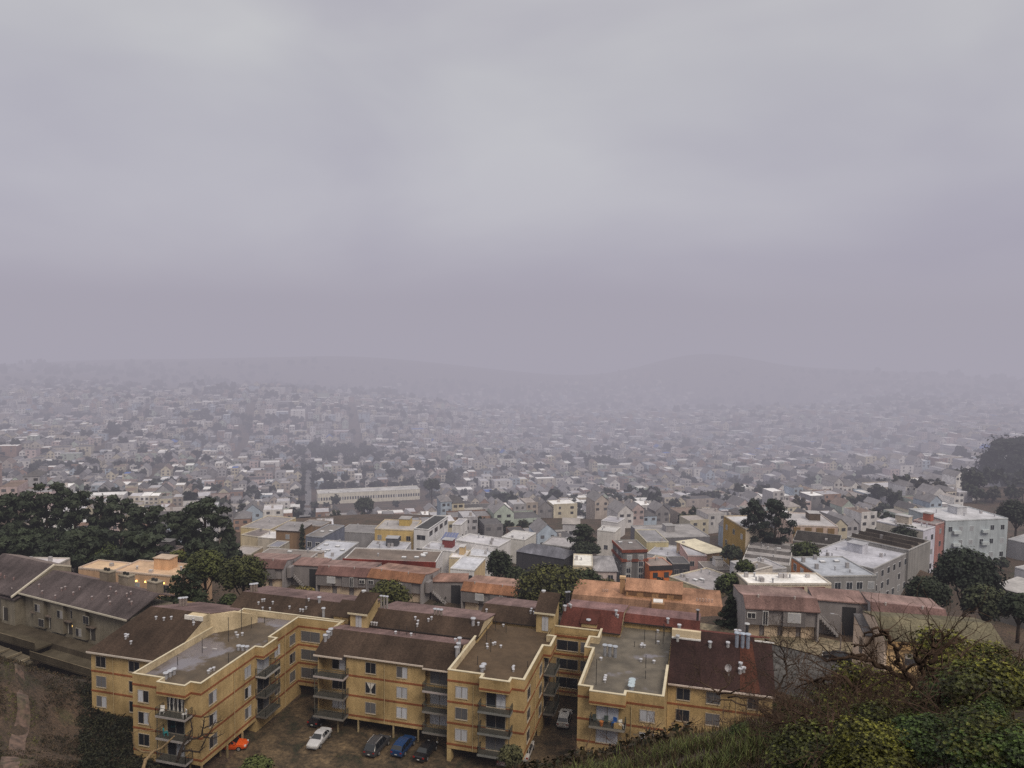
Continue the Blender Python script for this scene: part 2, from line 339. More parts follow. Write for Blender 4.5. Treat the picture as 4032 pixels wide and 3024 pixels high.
for k in range(3):
    a, b = wz(k)
    window(LB, 'f', 79.5, -69.15, -67.6, a, b, ['dark', 'rh', 'lh'][k], curtain=0)
    window(LB, 'r', -59.95, 81.0, 82.5, a, b, ['dm', 'rh', 'mh'][k]); window(LB, 'r', -59.95, 88.6, 90.0, a, b, ['mh', 'rh', 'blind'][k])
    window(LB, 'r', -59.95, 95.9, 97.3, a, b, ['mid', 'dark', 'blind'][k]); window(LB, 'r', -59.95, 100.0, 101.5, a, b, ['mid', 'dm', 'mid'][k])
    window(LB, 'f', 79.5, -64.8, -62.4, FL[k] + .15, FL[k] + 2.2, ['rh', 'dark', 'dark'][k], 'balcony_door', curtain=4 if k == 2 else 0)
    window(LB, 'r', -59.95, 91.5, 94.4, FL[k] + .15, FL[k] + 2.3, ['dm', 'dark', 'blind'][k], 'balcony_door')
    window(LB, 'f', 102.5, -59.4, -56.3, a - .05, b, 'mid', 'corridor_window'); window(LB, 'f', 102.5, -55.7, -53.4, a - .05, b, 'dark', 'corridor_window')
    balcony(LB, -65.4, -61.2, 78.05, 79.45, FL[k] + .1, 'f', posts=[(-65.3, 78.15), (-61.3, 78.15)] if k < 2 else False)
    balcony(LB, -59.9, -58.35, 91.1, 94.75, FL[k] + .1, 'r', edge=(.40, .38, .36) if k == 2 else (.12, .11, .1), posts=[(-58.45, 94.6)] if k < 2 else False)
mb = MB(); mb.box(-65.5, -61.2, 77.9, 79.45, -.6, -.4, (.05, .045, .035)); mb.build('patio_deck', M_TRIM, LB)
mb = MB(); mb.box(-66.4, -65.9, 79.6, 91.1, -1, 1.7, (.03, .025, .02)); mb.build('garage_wall', M_STUC, LB)  # back wall coloured near black for the shade inside the garage
for x, y in ((-59.9, 84.6), (-60.9, 84.5), (-60.05, 79.62), (-61.8, 79.7), (-59.95, 88)): post(LB, x, y, -.6, 1.75)
for p in ((1070, 938), (1097, 925), (1122, 912)): vent(LB, pz(c1(*p), 11.4), .75, .33)
for p in ((1540, 753), (1567, 756), (1594, 758)): vent(LB, pz(c1(*p), 11.4), .6, .3)
for p in ((1522, 655), (1533, 672), (1563, 660), (1345, 905), (1357, 893), (1380, 885)): stub(LB, pz(c1(*p), 11.4), .45, .14)
for p, h in (((1305, 772), 2.2), ((1146, 850), 1.1), ((1558, 625), 3.4), ((1622, 612), 1.7), ((1474, 700), 3.6), ((1474, 845), 1.5), ((1707, 580), 1)): pipe(LB, pz(c1(*p), 11.4), h)
for p in ((1318, 745), (1385, 752)): 
    q = pz(c1(*p), 11.4); mb = MB(); mb.box(q.x - .35, q.x + .35, q.y - .15, q.y + .15, q.z, q.z + .2, (.45, .42, .42)); mb.build('roof_vent', M_METAL, LB)
# ---------- its pitched-roof wing
def gable_block(root, x0, x1, y0, ye, ze, yr, zr, yb, zbk, zlow, roofcol, ov=.35, wallcol=YW, xl_ridge=None, mat=None, side='r'):
    """front eave y=ye (overhanging wall y0), ridge yr, back yb"""
    xr0 = x0 if xl_ridge is None else xl_ridge
    mb = MB(); s = (zr - ze) / (yr - ye); zw = ze + s * (y0 - ye) - .05
    mb.face([(x0, y0, zlow), (x1, y0, zlow), (x1, y0, zw), (x0, y0, zw)], wallcol)
    for x, xr_ in ((x0, xr0), (x1, x1)):
        pts = [(x, y0, zlow), (x, yb, zlow), (xr_, yb, zbk - .15), (xr_, yr, zr - .12), (x, y0, zw)]
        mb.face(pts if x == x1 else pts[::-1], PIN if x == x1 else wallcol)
    mb.face([(x1, yb, zlow), (x0, yb, zlow), (x0, yb, zbk - .15), (x1, yb, zbk - .15)], wallcol)
    mb.build('wall', M_STUC, root)
    mb = MB(); mb.slab([(x0 - ov, ye, ze), (x1 + .02, ye, ze), (x1 + .02, yr, zr), (xr0 - ov, yr, zr)], .12, roofcol)
    mb.slab([(xr0 - ov, yr + .003, zr), (x1 + .02, yr + .003, zr), (x1 + .02, yb, zbk), (xr0 - ov, yb, zbk)], .12, mixc(roofcol, (.25, .17, .17), .45))
    r = mb.build('roof', mat or M_SHIN, root)
    mb = MB(); mb.box(x0 - ov, x1, ye - .12, ye - .005, ze - .2, ze + .01, (.50, .44, .38)); mb.build('gutter', M_TRIM, r)
    return r
LW = thing('apartment_building', 'mustard apartment wing under a plain dark brown pitched roof, beside the brush slope', 'apartment building', (-83, 86, 0))
gable_block(LW, -82.7, -70.03, 86.2, 85.75, 11.0, 94.8, 14.6, 106, 11.4, -1, BRN, xl_ridge=-79.6)
bands(LW, [(-82.7, 86.2), (-70.05, 86.2), (-70.05, 100), (-82.7, 100)], (8.12, 5.28), skip=(1, 2))
for k in range(3):
    a, b = wz(k)
    window(LW, 'f', 86.2, -81.85, -80.25, a, b, ['mh', 'mid', 'dark'][k]); window(LW, 'f', 86.2, -76.4, -74.7, a, b, ['dark', 'dark', 'dark'][k])
mb = MB(); mb.box(-72.6, -70.0, 93.4, 95.0, 13.6, 14.55, PIN); mb.box(-72.9, -69.9, 93.2, 93.4, 14.0, 14.62, (.75, .72, .68)); mb.build('roof_hatch', M_STUC, LW)
mb = MB(); mb.prism([(-70.02, 95.2), (-67.8, 97.5), (-66.0, 101), (-70.02, 101)], 11.4, [14.3, 14.1, 12.6, 12.8], PIN); mb.build('stair_wall', M_STUC, LW)
for p in ((1007, 553), (1058, 560), (1105, 553), (810, 665), (825, 668), (812, 680), (845, 712), (1248, 565), (1250, 590)): stub(LW, psl(c1(*p), 11, 85.75, .398), .4, .13)
for p in ((1163, 468), (1182, 466), (1200, 464)): vent(LW, psl(c1(*p), 14.6, 94.8, -.28), 1.2, .3, (.32, .27, .24))
# ---------- rear brown roofs (back row of the complex)
def back_row(label, x0, x1, ye, ze, yr, zr, roofcol, xr0=None, xr1=None):
    t = thing('apartment_building', label, 'apartment building', (x0, ye, 0)); xr0 = x0 if xr0 is None else xr0; xr1 = x1 if xr1 is None else xr1
    mb = MB(); mb.prism([(x0 + .1, ye + .35), (x1 - .1, ye + .35), (x1 - .1, yr + 7), (x0 + .1, yr + 7)], -6, [ze - .1, ze - .1, zr - 1.6, zr - 1.6], YW)
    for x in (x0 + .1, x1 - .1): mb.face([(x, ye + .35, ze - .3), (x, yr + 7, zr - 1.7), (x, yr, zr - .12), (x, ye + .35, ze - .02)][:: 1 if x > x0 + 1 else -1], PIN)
    mb.build('wall', M_STUC, t)
    mb = MB(); mb.slab([(x0, ye, ze), (x1, ye, ze), (xr1, yr, zr), (xr0, yr, zr)], .14, roofcol)
    mb.slab([(xr0, yr + .004, zr), (xr1, yr + .004, zr), (x1, yr + 7.2, zr - 1.4), (x0, yr + 7.2, zr - 1.4)], .14, mixc(roofcol, (.25, .17, .17), .5)); mb.build('roof', M_SHIN, t)
    mb = MB(); mb.box(x0, x1, ye - .05, ye - .003, ze - .16, ze - .01, (.03, .025, .025)); mb.build('gutter', M_DARK, t)
    return t, (ze, ye, (zr - ze) / (yr - ye))
T, sl = back_row('long dark brown roof with many small pipes, behind the wet flat roof', -73.0, -51.6, 103.55, 11.75, 107.6, 13.35, BRN)
for p in ((1668, 458), (1692, 440), (1706, 438), (1695, 492), (1742, 495), (1760, 455), (1868, 485), (1938, 503), (1955, 505), (1975, 488), (1992, 435)): stub(T, psl(c1(*p), *sl), .4, .12)
vent(T, psl(c1(2060, 445), *sl), .8, .32); vent(T, psl(c1(2087, 550), *sl), 1.6, .3)
for p in ((1622, 375), (1640, 373), (1655, 371)): vent(T, psl(c1(p[0], p[1] + 4), 13.3, 107.6, -.1), 1.3, .3, (.30, .25, .22))
pipe(T, psl(c1(1975, 490), *sl), 2.2)
q0, q1 = pz(c2(190, 552), 11.8), pz(c2(285, 560), 11.8)
mb = MB(); mb.prism([(-54.6, 103.6), (-52.2, 103.6), (-52.2, 106.8), (-54.6, 106.8)], 11.5, [12.9, 12.9, 14.0, 14.0], YS); mb.slab([(-54.9, 103.3, 12.9), (-52.0, 103.3, 12.9), (-52.0, 107, 14.15), (-54.9, 107, 14.15)], .1, BRN); mb.build('stair_dormer', M_STUC, T)
T, sl = back_row('brown pitched roof between the two yellow stair towers, flue clusters on its ridge', -48.7, -31.6, 103.1, 12.15, 106.6, 13.6, BRN)
for p in ((513, 588), (530, 590), (545, 592), (795, 555), (812, 578), (880, 567), (900, 555), (1202, 592), (808, 600)): stub(T, psl(c2(*p), *sl), .42, .13)
vent(T, psl(c2(1168, 592), *sl), 1.0, .36)
for x in (-39.4, -38.9, -38.4): vent(T, (x, 106.7, 13.5), .9, .28, (.32, .27, .24))
for x in (-48.3, -47.8, -47.3): vent(T, (x, 106.9, 13.5), 1.9, .24, (.34, .32, .31))
T, sl = back_row('short dark brown pitched roof left of the second yellow stair tower', -34.0, -24.9, 111.3, 11.8, 114.6, 13.2, BRN)
for p in ((1255, 505), (1540, 515), (1562, 520), (1545, 500)): stub(T, psl(c2(*p), *sl), .42, .13)
T, sl = back_row('dark red shingled roof with a boxed dormer, beside the second yellow stair tower', -21.2, -12.0, 111.1, 12.1, 115.3, 13.9, RED)
vent(T, psl(c3(250, 408), *sl), .7, .3); vent(T, psl(c3(437, 525), *sl), .8, .34); vent(T, psl(c3(655, 452), *sl), .8, .26)
for p in ((1770, 425), (1785, 423)): vent(T, psl(c2(p[0], p[1] + 20), *sl), 1.6, .26, (.05, .05, .055), (.3, .3, .32))
for p in ((285, 375), (297, 385), (668, 465)): stub(T, psl(c3(*p), *sl), .45, .13)
mb = MB(); mb.prism([(-17.9, 111.6), (-15.6, 111.6), (-15.6, 114.2), (-17.9, 114.2)], 11.8, [13.0, 13.0, 13.9, 13.9], YS); mb.slab([(-18.1, 111.4, 13.0), (-15.5, 111.4, 13.0), (-15.5, 114.4, 14.0), (-18.1, 114.4, 14.0)], .1, RED); mb.build('stair_dormer', M_STUC, T)
T, sl = back_row('low dark red roof strip running behind the grey flat-roofed tower', -11.98, -.7, 115.4, 12.4, 117.2, 13.1, RED)
vent(T, psl(c3(1065, 510), *sl), .7, .26); vent(T, psl(c3(1300, 478), *sl), 1.4, .27, (.05, .05, .055), (.3, .3, .32))
# ---------- stair towers
def penthouse(label, x0, x1, y0, zb, ze, zt, yt):
    t = thing('stair_tower', label, 'stair tower', (x0, y0, zb))
    mb = MB(); mb.prism([(x0, y0), (x1, y0), (x1, yt), (x0, yt)], zb - 1.5, [ze - .05, ze - .05, zt - .15, zt - .15], YS); mb.build('wall', M_STUC, t)
    mb = MB(); s = (zt - ze) / (yt - y0); mb.slab([(x0 - .25, y0 - .35, ze - .35 * s), (x1 + .25, y0 - .35, ze - .35 * s), (x1 + .25, yt + .3, zt + .3 * s), (x0 - .25, yt + .3, zt + .3 * s)], .12, BRN); r = mb.build('roof', M_SHIN, t)
    mb = MB(); mb.box(x0 - .25, x1 + .25, y0 - .45, y0 - .352, ze - .45, ze - .2, CAP); mb.build('gutter', M_TRIM, r)
    xc = (x0 + x1) / 2
    d = MB(); d.box(xc - .45, xc + .5, y0 - .06, y0 - .003, zb - .6, zb + 1.55, (.46, .46, .48)); d.box(xc - .01, xc + .05, y0 - .075, y0 - .062, zb - .6, zb + 1.55, (.3, .3, .31)); d.build('door', M_TRIM, t)
    v = MB(); v.cyl(x0 + .2, yt + .4, zt - .1, zt + .25, .35, 10, (.6, .6, .62)); v.build('roof_vent', M_METAL, t)
penthouse('left of the two yellow stair towers, lean-to roof and pale door', -51.2, -48.5, 102.35, 12.3, 14.45, 15.9, 106.1)
penthouse('right of the two yellow stair towers, beside the dark red roof', -24.5, -21.8, 110.0, 12.3, 14.75, 16.2, 113.6)
# ---------- middle building, pitched part over the carport
MBD = thing('apartment_building', 'mustard apartment block with brown pitched roof standing on posts over parked cars', 'apartment building', (-52.5, 95, 0))
y = 95.2
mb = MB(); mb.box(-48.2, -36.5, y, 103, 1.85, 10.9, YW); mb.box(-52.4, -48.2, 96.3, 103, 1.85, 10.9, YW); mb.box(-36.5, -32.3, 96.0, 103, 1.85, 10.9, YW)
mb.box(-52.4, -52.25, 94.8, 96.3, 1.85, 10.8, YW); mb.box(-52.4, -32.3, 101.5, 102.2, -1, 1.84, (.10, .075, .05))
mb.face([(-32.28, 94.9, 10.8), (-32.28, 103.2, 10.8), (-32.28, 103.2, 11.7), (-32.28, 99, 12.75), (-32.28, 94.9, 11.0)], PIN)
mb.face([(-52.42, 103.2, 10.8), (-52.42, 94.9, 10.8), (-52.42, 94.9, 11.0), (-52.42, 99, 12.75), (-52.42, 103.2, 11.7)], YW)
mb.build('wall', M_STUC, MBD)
ms = (12.85 - 11) / (99 - 94.7)
mb = MB(); mb.slab([(-52.8, 94.3, 11 - .4 * ms), (-48.4, 94.3, 11 - .4 * ms), (-48.4, 99, 12.85), (-52.8, 99, 12.85)], .12, BRN); mb.slab([(-48.4, 94.85, 11 + .15 * ms), (-36.6, 94.85, 11 + .15 * ms), (-36.6, 99, 12.85), (-48.4, 99, 12.85)], .12, BRN)
mb.slab([(-36.6, 94.5, 11 - .2 * ms), (-32.3, 94.5, 11 - .2 * ms), (-32.3, 99, 12.85), (-36.6, 99, 12.85)], .12, BRN)
mb.slab([(-52.8, 99.003, 12.85), (-32.3, 99.003, 12.85), (-32.3, 103.2, 11.85), (-52.8, 103.2, 11.85)], .12, (.16, .105, .10))
rf = mb.build('roof', M_SHIN, MBD)
mb = MB(); mb.box(-52.8, -48.38, 94.2, 94.3, 10.62, 10.83, (.55, .47, .40)); mb.box(-48.38, -36.62, 94.74, 94.84, 10.86, 11.06, (.55, .47, .40)); mb.box(-36.62, -32.3, 94.4, 94.5, 10.72, 10.92, (.55, .47, .40)); mb.build('gutter', M_TRIM, rf)
mb = MB()
for z in BZ[1:]: mb.box(-48.22, -36.48, y - .035, y + .02, z - .13, z + .13, BAND)
mb.build('stucco_band', M_STUC, MBD)
for k in range(3):
    a, b = wz(k)
    window(MBD, 'f', y, -45.25, -43.75, a, b, ['mid', 'dark', 'dark'][k], curtain=1 if k == 1 else 0)
    window(MBD, 'f', y, -40.6, -39.1, a, b, ['blind', 'blind', 'mh'][k])
    window(MBD, 'f', 96.3, -50.9, -48.9, FL[k] + .15, FL[k] + 2.3, ['blind', 'dark', 'rh'][k], 'balcony_door')
    window(MBD, 'f', 96.0, -36.0, -33.3, FL[k] + .15, FL[k] + 2.3, ['blind', 'blind', 'mid'][k], 'balcony_door')
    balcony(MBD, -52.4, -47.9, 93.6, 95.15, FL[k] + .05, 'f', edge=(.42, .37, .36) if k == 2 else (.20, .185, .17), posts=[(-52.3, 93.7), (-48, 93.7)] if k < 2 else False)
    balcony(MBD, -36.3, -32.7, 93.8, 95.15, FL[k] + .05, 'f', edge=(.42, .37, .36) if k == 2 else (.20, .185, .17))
for p in ((795, 1085), (1235, 1155), (1562, 1185), (573, 1050), (340, 975), (1810, 1190)):
    q = pz(zB(*p), 0); post(MBD, q.x, max(q.y, 95.35) if -48 < q.x < -36.6 else q.y, -.4, 1.86 if -48 < q.x < -36.6 else 2.2)
for k in range(3):
    vent(MBD, psl(c2([215, 235, 250][k], [695, 672, 655][k]), 11, 94.7, ms), .85, .33); vent(MBD, psl(c2([1062, 1073, 1080][k], [795, 770, 735][k]), 11, 94.7, ms), 1.3, .3)
for p in ((668, 645), (768, 657), (1053, 692)): stub(MBD, pz(c2(*p), 12.6), .3, .14)
for p in ((690, 650), (740, 655), (795, 655)): pipe(MBD, pz(c2(*p), 12.4), 1.3)
mb = MB(); mb.box(-53.0, -52.7, 99.4, 103.3, 10.8, 12.3, PIN); mb.box(-53.05, -52.65, 99.4, 103.3, 12.3, 12.39, CAP); mb.build('parapet', M_STUC, MBD)
# ---------- middle tower with flat roof
MT = thing('apartment_building', 'mustard apartment tower with dry brown flat roof and stacked front balconies', 'apartment building', (-32.2, 92, 0))
tm = [(-32.15, 92), (-21.85, 92), (-21.85, 111.2), (-32.15, 111.2)]
tmb = [(-32.15, 92), (-27.5, 92), (-27.5, 90.9), (-23.5, 90.9), (-23.5, 92), (-21.85, 92), (-21.85, 103.2), (-20.8, 103.2), (-20.8, 107.1), (-21.95, 107.1), (-21.95, 111.2), (-32.15, 111.2)]
mb = MB(); mb.prism(tm, 1.8, 10.6, YW); mb.prism(tmb, 10.605, 11.3, YW); mb.box(-22.2, -21.86, 101.5, 111, -1, 1.795, YW); mb.box(-32.15, -31.6, 92.05, 93.2, -1, 1.795, YS); mb.box(-32.1, -22.3, 98, 98.4, -1, 1.79, (.03, .025, .02)); mb.build('wall', M_STUC, MT)  # near-black box: back wall with the open garage's shade in its colour
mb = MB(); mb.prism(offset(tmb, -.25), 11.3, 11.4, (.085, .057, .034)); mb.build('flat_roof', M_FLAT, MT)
pp = MB(); n = len(tmb); inn = offset(tmb, -.28)
for i in range(n):
    j = (i + 1) % n
    if i in (10,): continue
    O, P, I, J = tmb[i], tmb[j], inn[i], inn[j]
    pp.face([(*O, 11.3), (*P, 11.3), (*P, 12.3), (*O, 12.3)], YW); pp.face([(*J, 11.3), (*I, 11.3), (*I, 12.3), (*J, 12.3)], PIN)
o = pp.build('parapet', M_STUC, MT)
cp = MB(); a, b = offset(tmb, .03), offset(tmb, -.3)
for i in range(n):
    j = (i + 1) % n
    if i in (9, 10): continue
    O, P, I, J = a[i], a[j], b[i], b[j]
    cp.face([(*O, 12.3), (*P, 12.3), (*P, 12.39), (*O, 12.39)], CAP); cp.face([(*O, 12.39), (*P, 12.39), (*J, 12.39), (*I, 12.39)], CAP); cp.face([(*J, 12.3), (*I, 12.3), (*I, 12.39), (*J, 12.39)], CAP)
cp.build('coping', M_TRIM, o)
bands(MT, tm, BZ[1:], skip=(2, 3)); bands(MT, tmb, BZ[:1], skip=(10, 11))
for k in range(3):
    a, b = wz(k)
    window(MT, 'f', 92, -31.0, -29.4, a, b, ['blind', 'mid', 'blind'][k])
    window(MT, 'r', -21.85, 93.6, 95.2, a, b, 'dark'); window(MT, 'r', -21.85, 100.7, 102.3, a, b, ['mid', 'dark', 'mid'][k])
    window(MT, 'f', 92, -26.8, -24.3, FL[k] + .15, FL[k] + 2.25, ['mid', 'dark', 'rh'][k], 'balcony_door')
    window(MT, 'r', -21.85, 103.8, 106.6, FL[k] + .15, FL[k] + 2.25, 'dark', 'balcony_door')
    balcony(MT, -27.55, -23.35, 90.6, 91.95, FL[k] + .05, 'f', edge=(.19, .19, .18), posts=[(-27.45, 90.7), (-23.45, 90.7)] if k < 2 else False)
    balcony(MT, -21.8, -20.2, 103.3, 107.0, FL[k] + .05, 'r', edge=(.16, .15, .14), posts=[(-20.3, 103.4), (-20.3, 106.9)] if k < 2 else False)
for p in ((1225, 895), (1237, 880)): vent(MT, pz(c2(*p), 11.4), .75, .34)
for p in ((1425, 880), (1430, 870), (1428, 893), (1258, 727), (1297, 722), (1310, 717), (1347, 738), (1260, 745), (1363, 602)): stub(MT, pz(c2(*p), 11.4), .38, .13)
for p, h in (((1197, 850), 1.3), ((1282, 765), 1.9), ((1312, 625), 1.8), ((1381, 640), 1), ((1255, 700), 2), ((1520, 862), .8)): pipe(MT, pz(c2(*p), 11.4), h)
# ---------- link between the middle tower and the right tower
LK = thing('apartment_building', 'recessed yellow link wing with open corridors above the white parked car', 'apartment building', (-21.8, 110.7, 0))
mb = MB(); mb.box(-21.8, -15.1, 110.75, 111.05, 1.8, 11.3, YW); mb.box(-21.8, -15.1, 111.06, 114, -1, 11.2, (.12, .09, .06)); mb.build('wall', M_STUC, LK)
mb = MB(); mb.box(-21.8, -15.1, 110.7, 111.0, 11.3, 12.3, YW); mb.box(-21.8, -15.1, 110.65, 111.05, 12.3, 12.39, CAP); mb.build('parapet', M_STUC, LK)
mb = MB()
for z in BZ: mb.box(-21.8, -15.1, 110.69 if z < 10 else 110.64, 110.76, z - .13, z + .13, BAND)
mb.build('stucco_band', M_STUC, LK)
for k in range(3):
    window(LK, 'f', 110.75, -21.4, -18.2, FL[k] + .7, FL[k] + 2.2, 'dark', 'corridor_window'); window(LK, 'f', 110.75, -17.75, -15.6, FL[k] + .7, FL[k] + 2.2, 'mid', 'corridor_window')
# ---------- right tower
RT = thing('apartment_building', 'yellow apartment tower with grey flat roof and cluttered balcony above the grassy bank', 'apartment building', (-15.1, 92.6, 0))
tr = [(-15.1, 92.6), (-4.5, 92.6), (-4.5, 116.1), (-15.1, 116.1)]
trb = [(-15.1, 92.6), (-13.5, 92.6), (-13.5, 91.5), (-9.05, 91.5), (-9.05, 92.6), (-4.5, 92.6), (-4.5, 116.1), (-15.0, 116.1), (-15.0, 108.5), (-16.25, 108.5), (-16.25, 104.35), (-15.1, 104.35)]
mb = MB(); mb.prism(tr, -2, 10.6, YW); mb.prism(trb, 10.605, 11.3, YW); mb.build('wall', M_STUC, RT)
mb = MB(); mb.prism(offset(trb, -.25), 11.3, 11.4, (.115, .097, .074)); mb.build('flat_roof', M_WET, RT)
pp = MB(); n = len(trb); inn = offset(trb, -.28); a, b = offset(trb, .03), offset(trb, -.3); cp = MB()
def runp(P0, P1, I0, I1):
    pp.face([(*P0, 11.3), (*P1, 11.3), (*P1, 12.3), (*P0, 12.3)], YW); pp.face([(*I1, 11.3), (*I0, 11.3), (*I0, 12.3), (*I1, 12.3)], PIN)
for i in range(n):
    j = (i + 1) % n
    if i == 5:
        P1, I1, A1, B1 = (trb[5][0], 101.8), (inn[5][0], 101.8), (a[5][0], 101.8), (b[5][0], 101.8)
    else: P1, I1, A1, B1 = trb[j], inn[j], a[j], b[j]
    runp(trb[i], P1, inn[i], I1)
    cp.face([(*a[i], 12.3), (*A1, 12.3), (*A1, 12.39), (*a[i], 12.39)], CAP); cp.face([(*a[i], 12.39), (*A1, 12.39), (*B1, 12.39), (*b[i], 12.39)], CAP); cp.face([(*B1, 12.3), (*b[i], 12.3), (*b[i], 12.39), (*B1, 12.39)], CAP)
o = pp.build('parapet', M_STUC, RT); cp.build('coping', M_TRIM, o)
bands(RT, tr, BZ[1:], skip=(1, 2)); bands(RT, trb, BZ[:1], skip=(5, 6, 7))
for k in (1, 2):
    a_, b_ = wz(k)
    window(RT, 'f', 92.6, -7.35, -5.6, a_ + .1, b_, 'blind'); window(RT, 'f', 92.6, -12.7, -10.0, FL[k] + .2, FL[k] + 2.2, 'blind', 'balcony_door')
balcony(RT, -13.35, -9.05, 91.0, 92.55, FL[2] + .05, 'f', edge=(.24, .22, .19))
balcony(RT, -16.5, -15.15, 104.5, 108.4, FL[1] + .05, 'r', edge=(.2, .19, .17)); balcony(RT, -16.5, -15.15, 104.5, 108.4, FL[2] + .05, 'r', edge=(.2, .19, .17))
for p in ((565, 770), (605, 775), (647, 782)): vent(RT, pz(c3(*p), 11.4), 1.55, .34, (.30, .31, .34), (.42, .45, .50))
for p in ((782, 1012), (778, 1035), (774, 1058)): vent(RT, pz(c3(*p), 11.4), .9, .42, (.34, .36, .40), (.48, .56, .60))
for p in ((862, 690), (855, 703), (880, 705), (988, 675), (852, 815), (955, 828), (573, 945), (568, 962), (565, 980), (985, 585), (535, 805)): stub(RT, pz(c3(*p), 11.4), .42, .15)
for p, h in (((497, 1000), 3.4), ((888, 950), 1.1), ((890, 865), 1.8), ((800, 697), .8), ((880, 655), 1.8), ((968, 675), 1.9), ((1027, 672), 3), ((1037, 612), 1.7)): pipe(RT, pz(c3(*p), 11.4), h)
# ---------- right wing with red pitched roof
RW = thing('apartment_building', 'yellow wing under a dark red pitched roof with rust streak and tall flues', 'apartment building', (-4.4, 99.8, 0))
rs = (14.9 - 11) / (108.5 - 99.35)
mb = MB(); mb.box(-4.45, 8.6, 99.85, 117, -3, 10.9, YW)
mb.face([(8.61, 99.85, 10.8), (8.61, 117, 10.8), (8.61, 117, 11.6), (8.61, 108.5, 14.7), (8.61, 99.85, 11.0)], YW); mb.build('wall', M_STUC, RW)
mb = MB(); mb.slab([(-4.45, 99.35, 11), (8.9, 99.35, 11), (8.9, 107.7, 11 + rs * 8.35), (6.6, 107.7, 11 + rs * 8.35), (6.6, 108.5, 14.9), (-4.45, 108.5, 14.9)], .12, (.032, .0165, .0145))
mb.slab([(-4.45, 108.503, 14.9), (6.6, 108.503, 14.9), (8.9, 110, 14.5), (8.9, 117.2, 11.8), (-4.45, 117.2, 11.8)], .12, (.13, .042, .031)); rf = mb.build('roof', M_SHIN, RW)
mb = MB(); mb.face([(4.6, 99.5, 11.08), (7.1, 99.5, 11.08), (6.3, 107.6, 11.05 + rs * 8.25), (4.7, 107.6, 11.05 + rs * 8.25)], (.065, .024, .015)); mb.build('rust_streak', M_SHIN, rf)
mb = MB(); mb.box(-4.4, 8.9, 99.22, 99.34, 10.8, 11.0, (.55, .46, .40)); mb.box(6.65, 9.2, 107.6, 107.8, 11.05 + rs * 8.35, 11.2 + rs * 8.35, (.7, .68, .66)); mb.box(-4.4, -.5, 106.6, 106.8, 11.05 + rs * 7.3, 11.25 + rs * 7.3, (.7, .68, .66)); mb.box(-4.4, -.5, 106.9, 107.5, 11.1 + rs * 7.5, 12.1 + rs * 7.5, PIN); mb.build('gutter', M_TRIM, rf)
for k in (1, 2):
    a_, b_ = wz(k)
    window(RW, 'f', 99.85, -3.25, -1.6, a_, b_, 'dark'); window(RW, 'f', 99.85, .5, 2.2, a_, b_, 'mid'); window(RW, 'f', 99.85, 5.6, 6.9, a_, b_, 'dark')
mb = MB(); mb.box(-4.5, 8.65, 99.81, 99.86, 7.99, 8.25, BAND); mb.build('stucco_band', M_STUC, RW)
def onr(a_, b_): return psl(c3(a_, b_), 11, 99.35, rs)
for p in ((1610, 695), (1655, 702), (1697, 707)): vent(RW, onr(*p), 1.9, .36, (.32, .36, .44), (.42, .47, .55))
vent(RW, pz(c3(1690, 600), 14.9), 1.5, .33, (.06, .06, .065), (.5, .5, .5))
for p in ((1605, 590), (1632, 592)): stub(RW, pz(c3(*p), 14.8), .5, .2)
for p in ((1142, 652), (1398, 702)): vent(RW, onr(*p), .75, .28, (.5, .5, .5))
for p in ((1637, 905), (1640, 858), (1665, 895), (1540, 695), (1155, 555)): stub(RW, onr(*p), .65, .2)
q = onr(1547, 930); mb = MB()
mb.tube([q, q + Vector((0, 0, .9))], .05, 6, (.4, .38, .38)); mb.cyl(0, 0, 0, 0, 0.001, 3)
dish = thing('satellite_dish', 'grey satellite dish on short mast, standing on the rust streaked red roof', 'satellite dish', tuple(q)); mb.build('mast', M_METAL, dish)
mb = MB(); ctr = q + Vector((-.1, -.15, 1.15)); ax = Vector((-.5, -.75, .45)).normalized(); e1 = ax.orthogonal().normalized(); e2 = ax.cross(e1); prev = None
for ri, (rr, dd) in enumerate(((0.02, -.14), (.25, -.1), (.5, .0))):
    rg = [ctr + ax * dd + (e1 * math.cos(t * math.pi / 6) + e2 * math.sin(t * math.pi / 6)) * rr for t in range(12)]
    if prev:
        for t in range(12): mb.face([prev[t], prev[(t + 1) % 12], rg[(t + 1) % 12], rg[t]], (.36, .33, .33))
    prev = rg
mb.build('reflector', M_METAL, dish)
def downpipe(root, x, y_, z0, z1):
    mb = MB(); mb.tube([(x, y_, z1), (x, y_, z0 + .3), (x, y_ - .12, z0)], .045, 6, (.42, .33, .19)); mb.build('downpipe', M_TRIM, root)
downpipe(LB, -59.86, 98.6, .1, 11.2); downpipe(LB, -59.86, 86.2, 2.0, 10.8); downpipe(LW, -79.0, 86.12, 2, 10.8); downpipe(MBD, -42.4, 95.1, 2.0, 10.9); downpipe(MT, -28.6, 91.92, 1.9, 10.6); downpipe(MT, -21.78, 98.2, 1.9, 10.6); downpipe(RT, -8.4, 92.52, 5, 10.6); downpipe(RW, 4.2, 99.77, 5, 10.8)
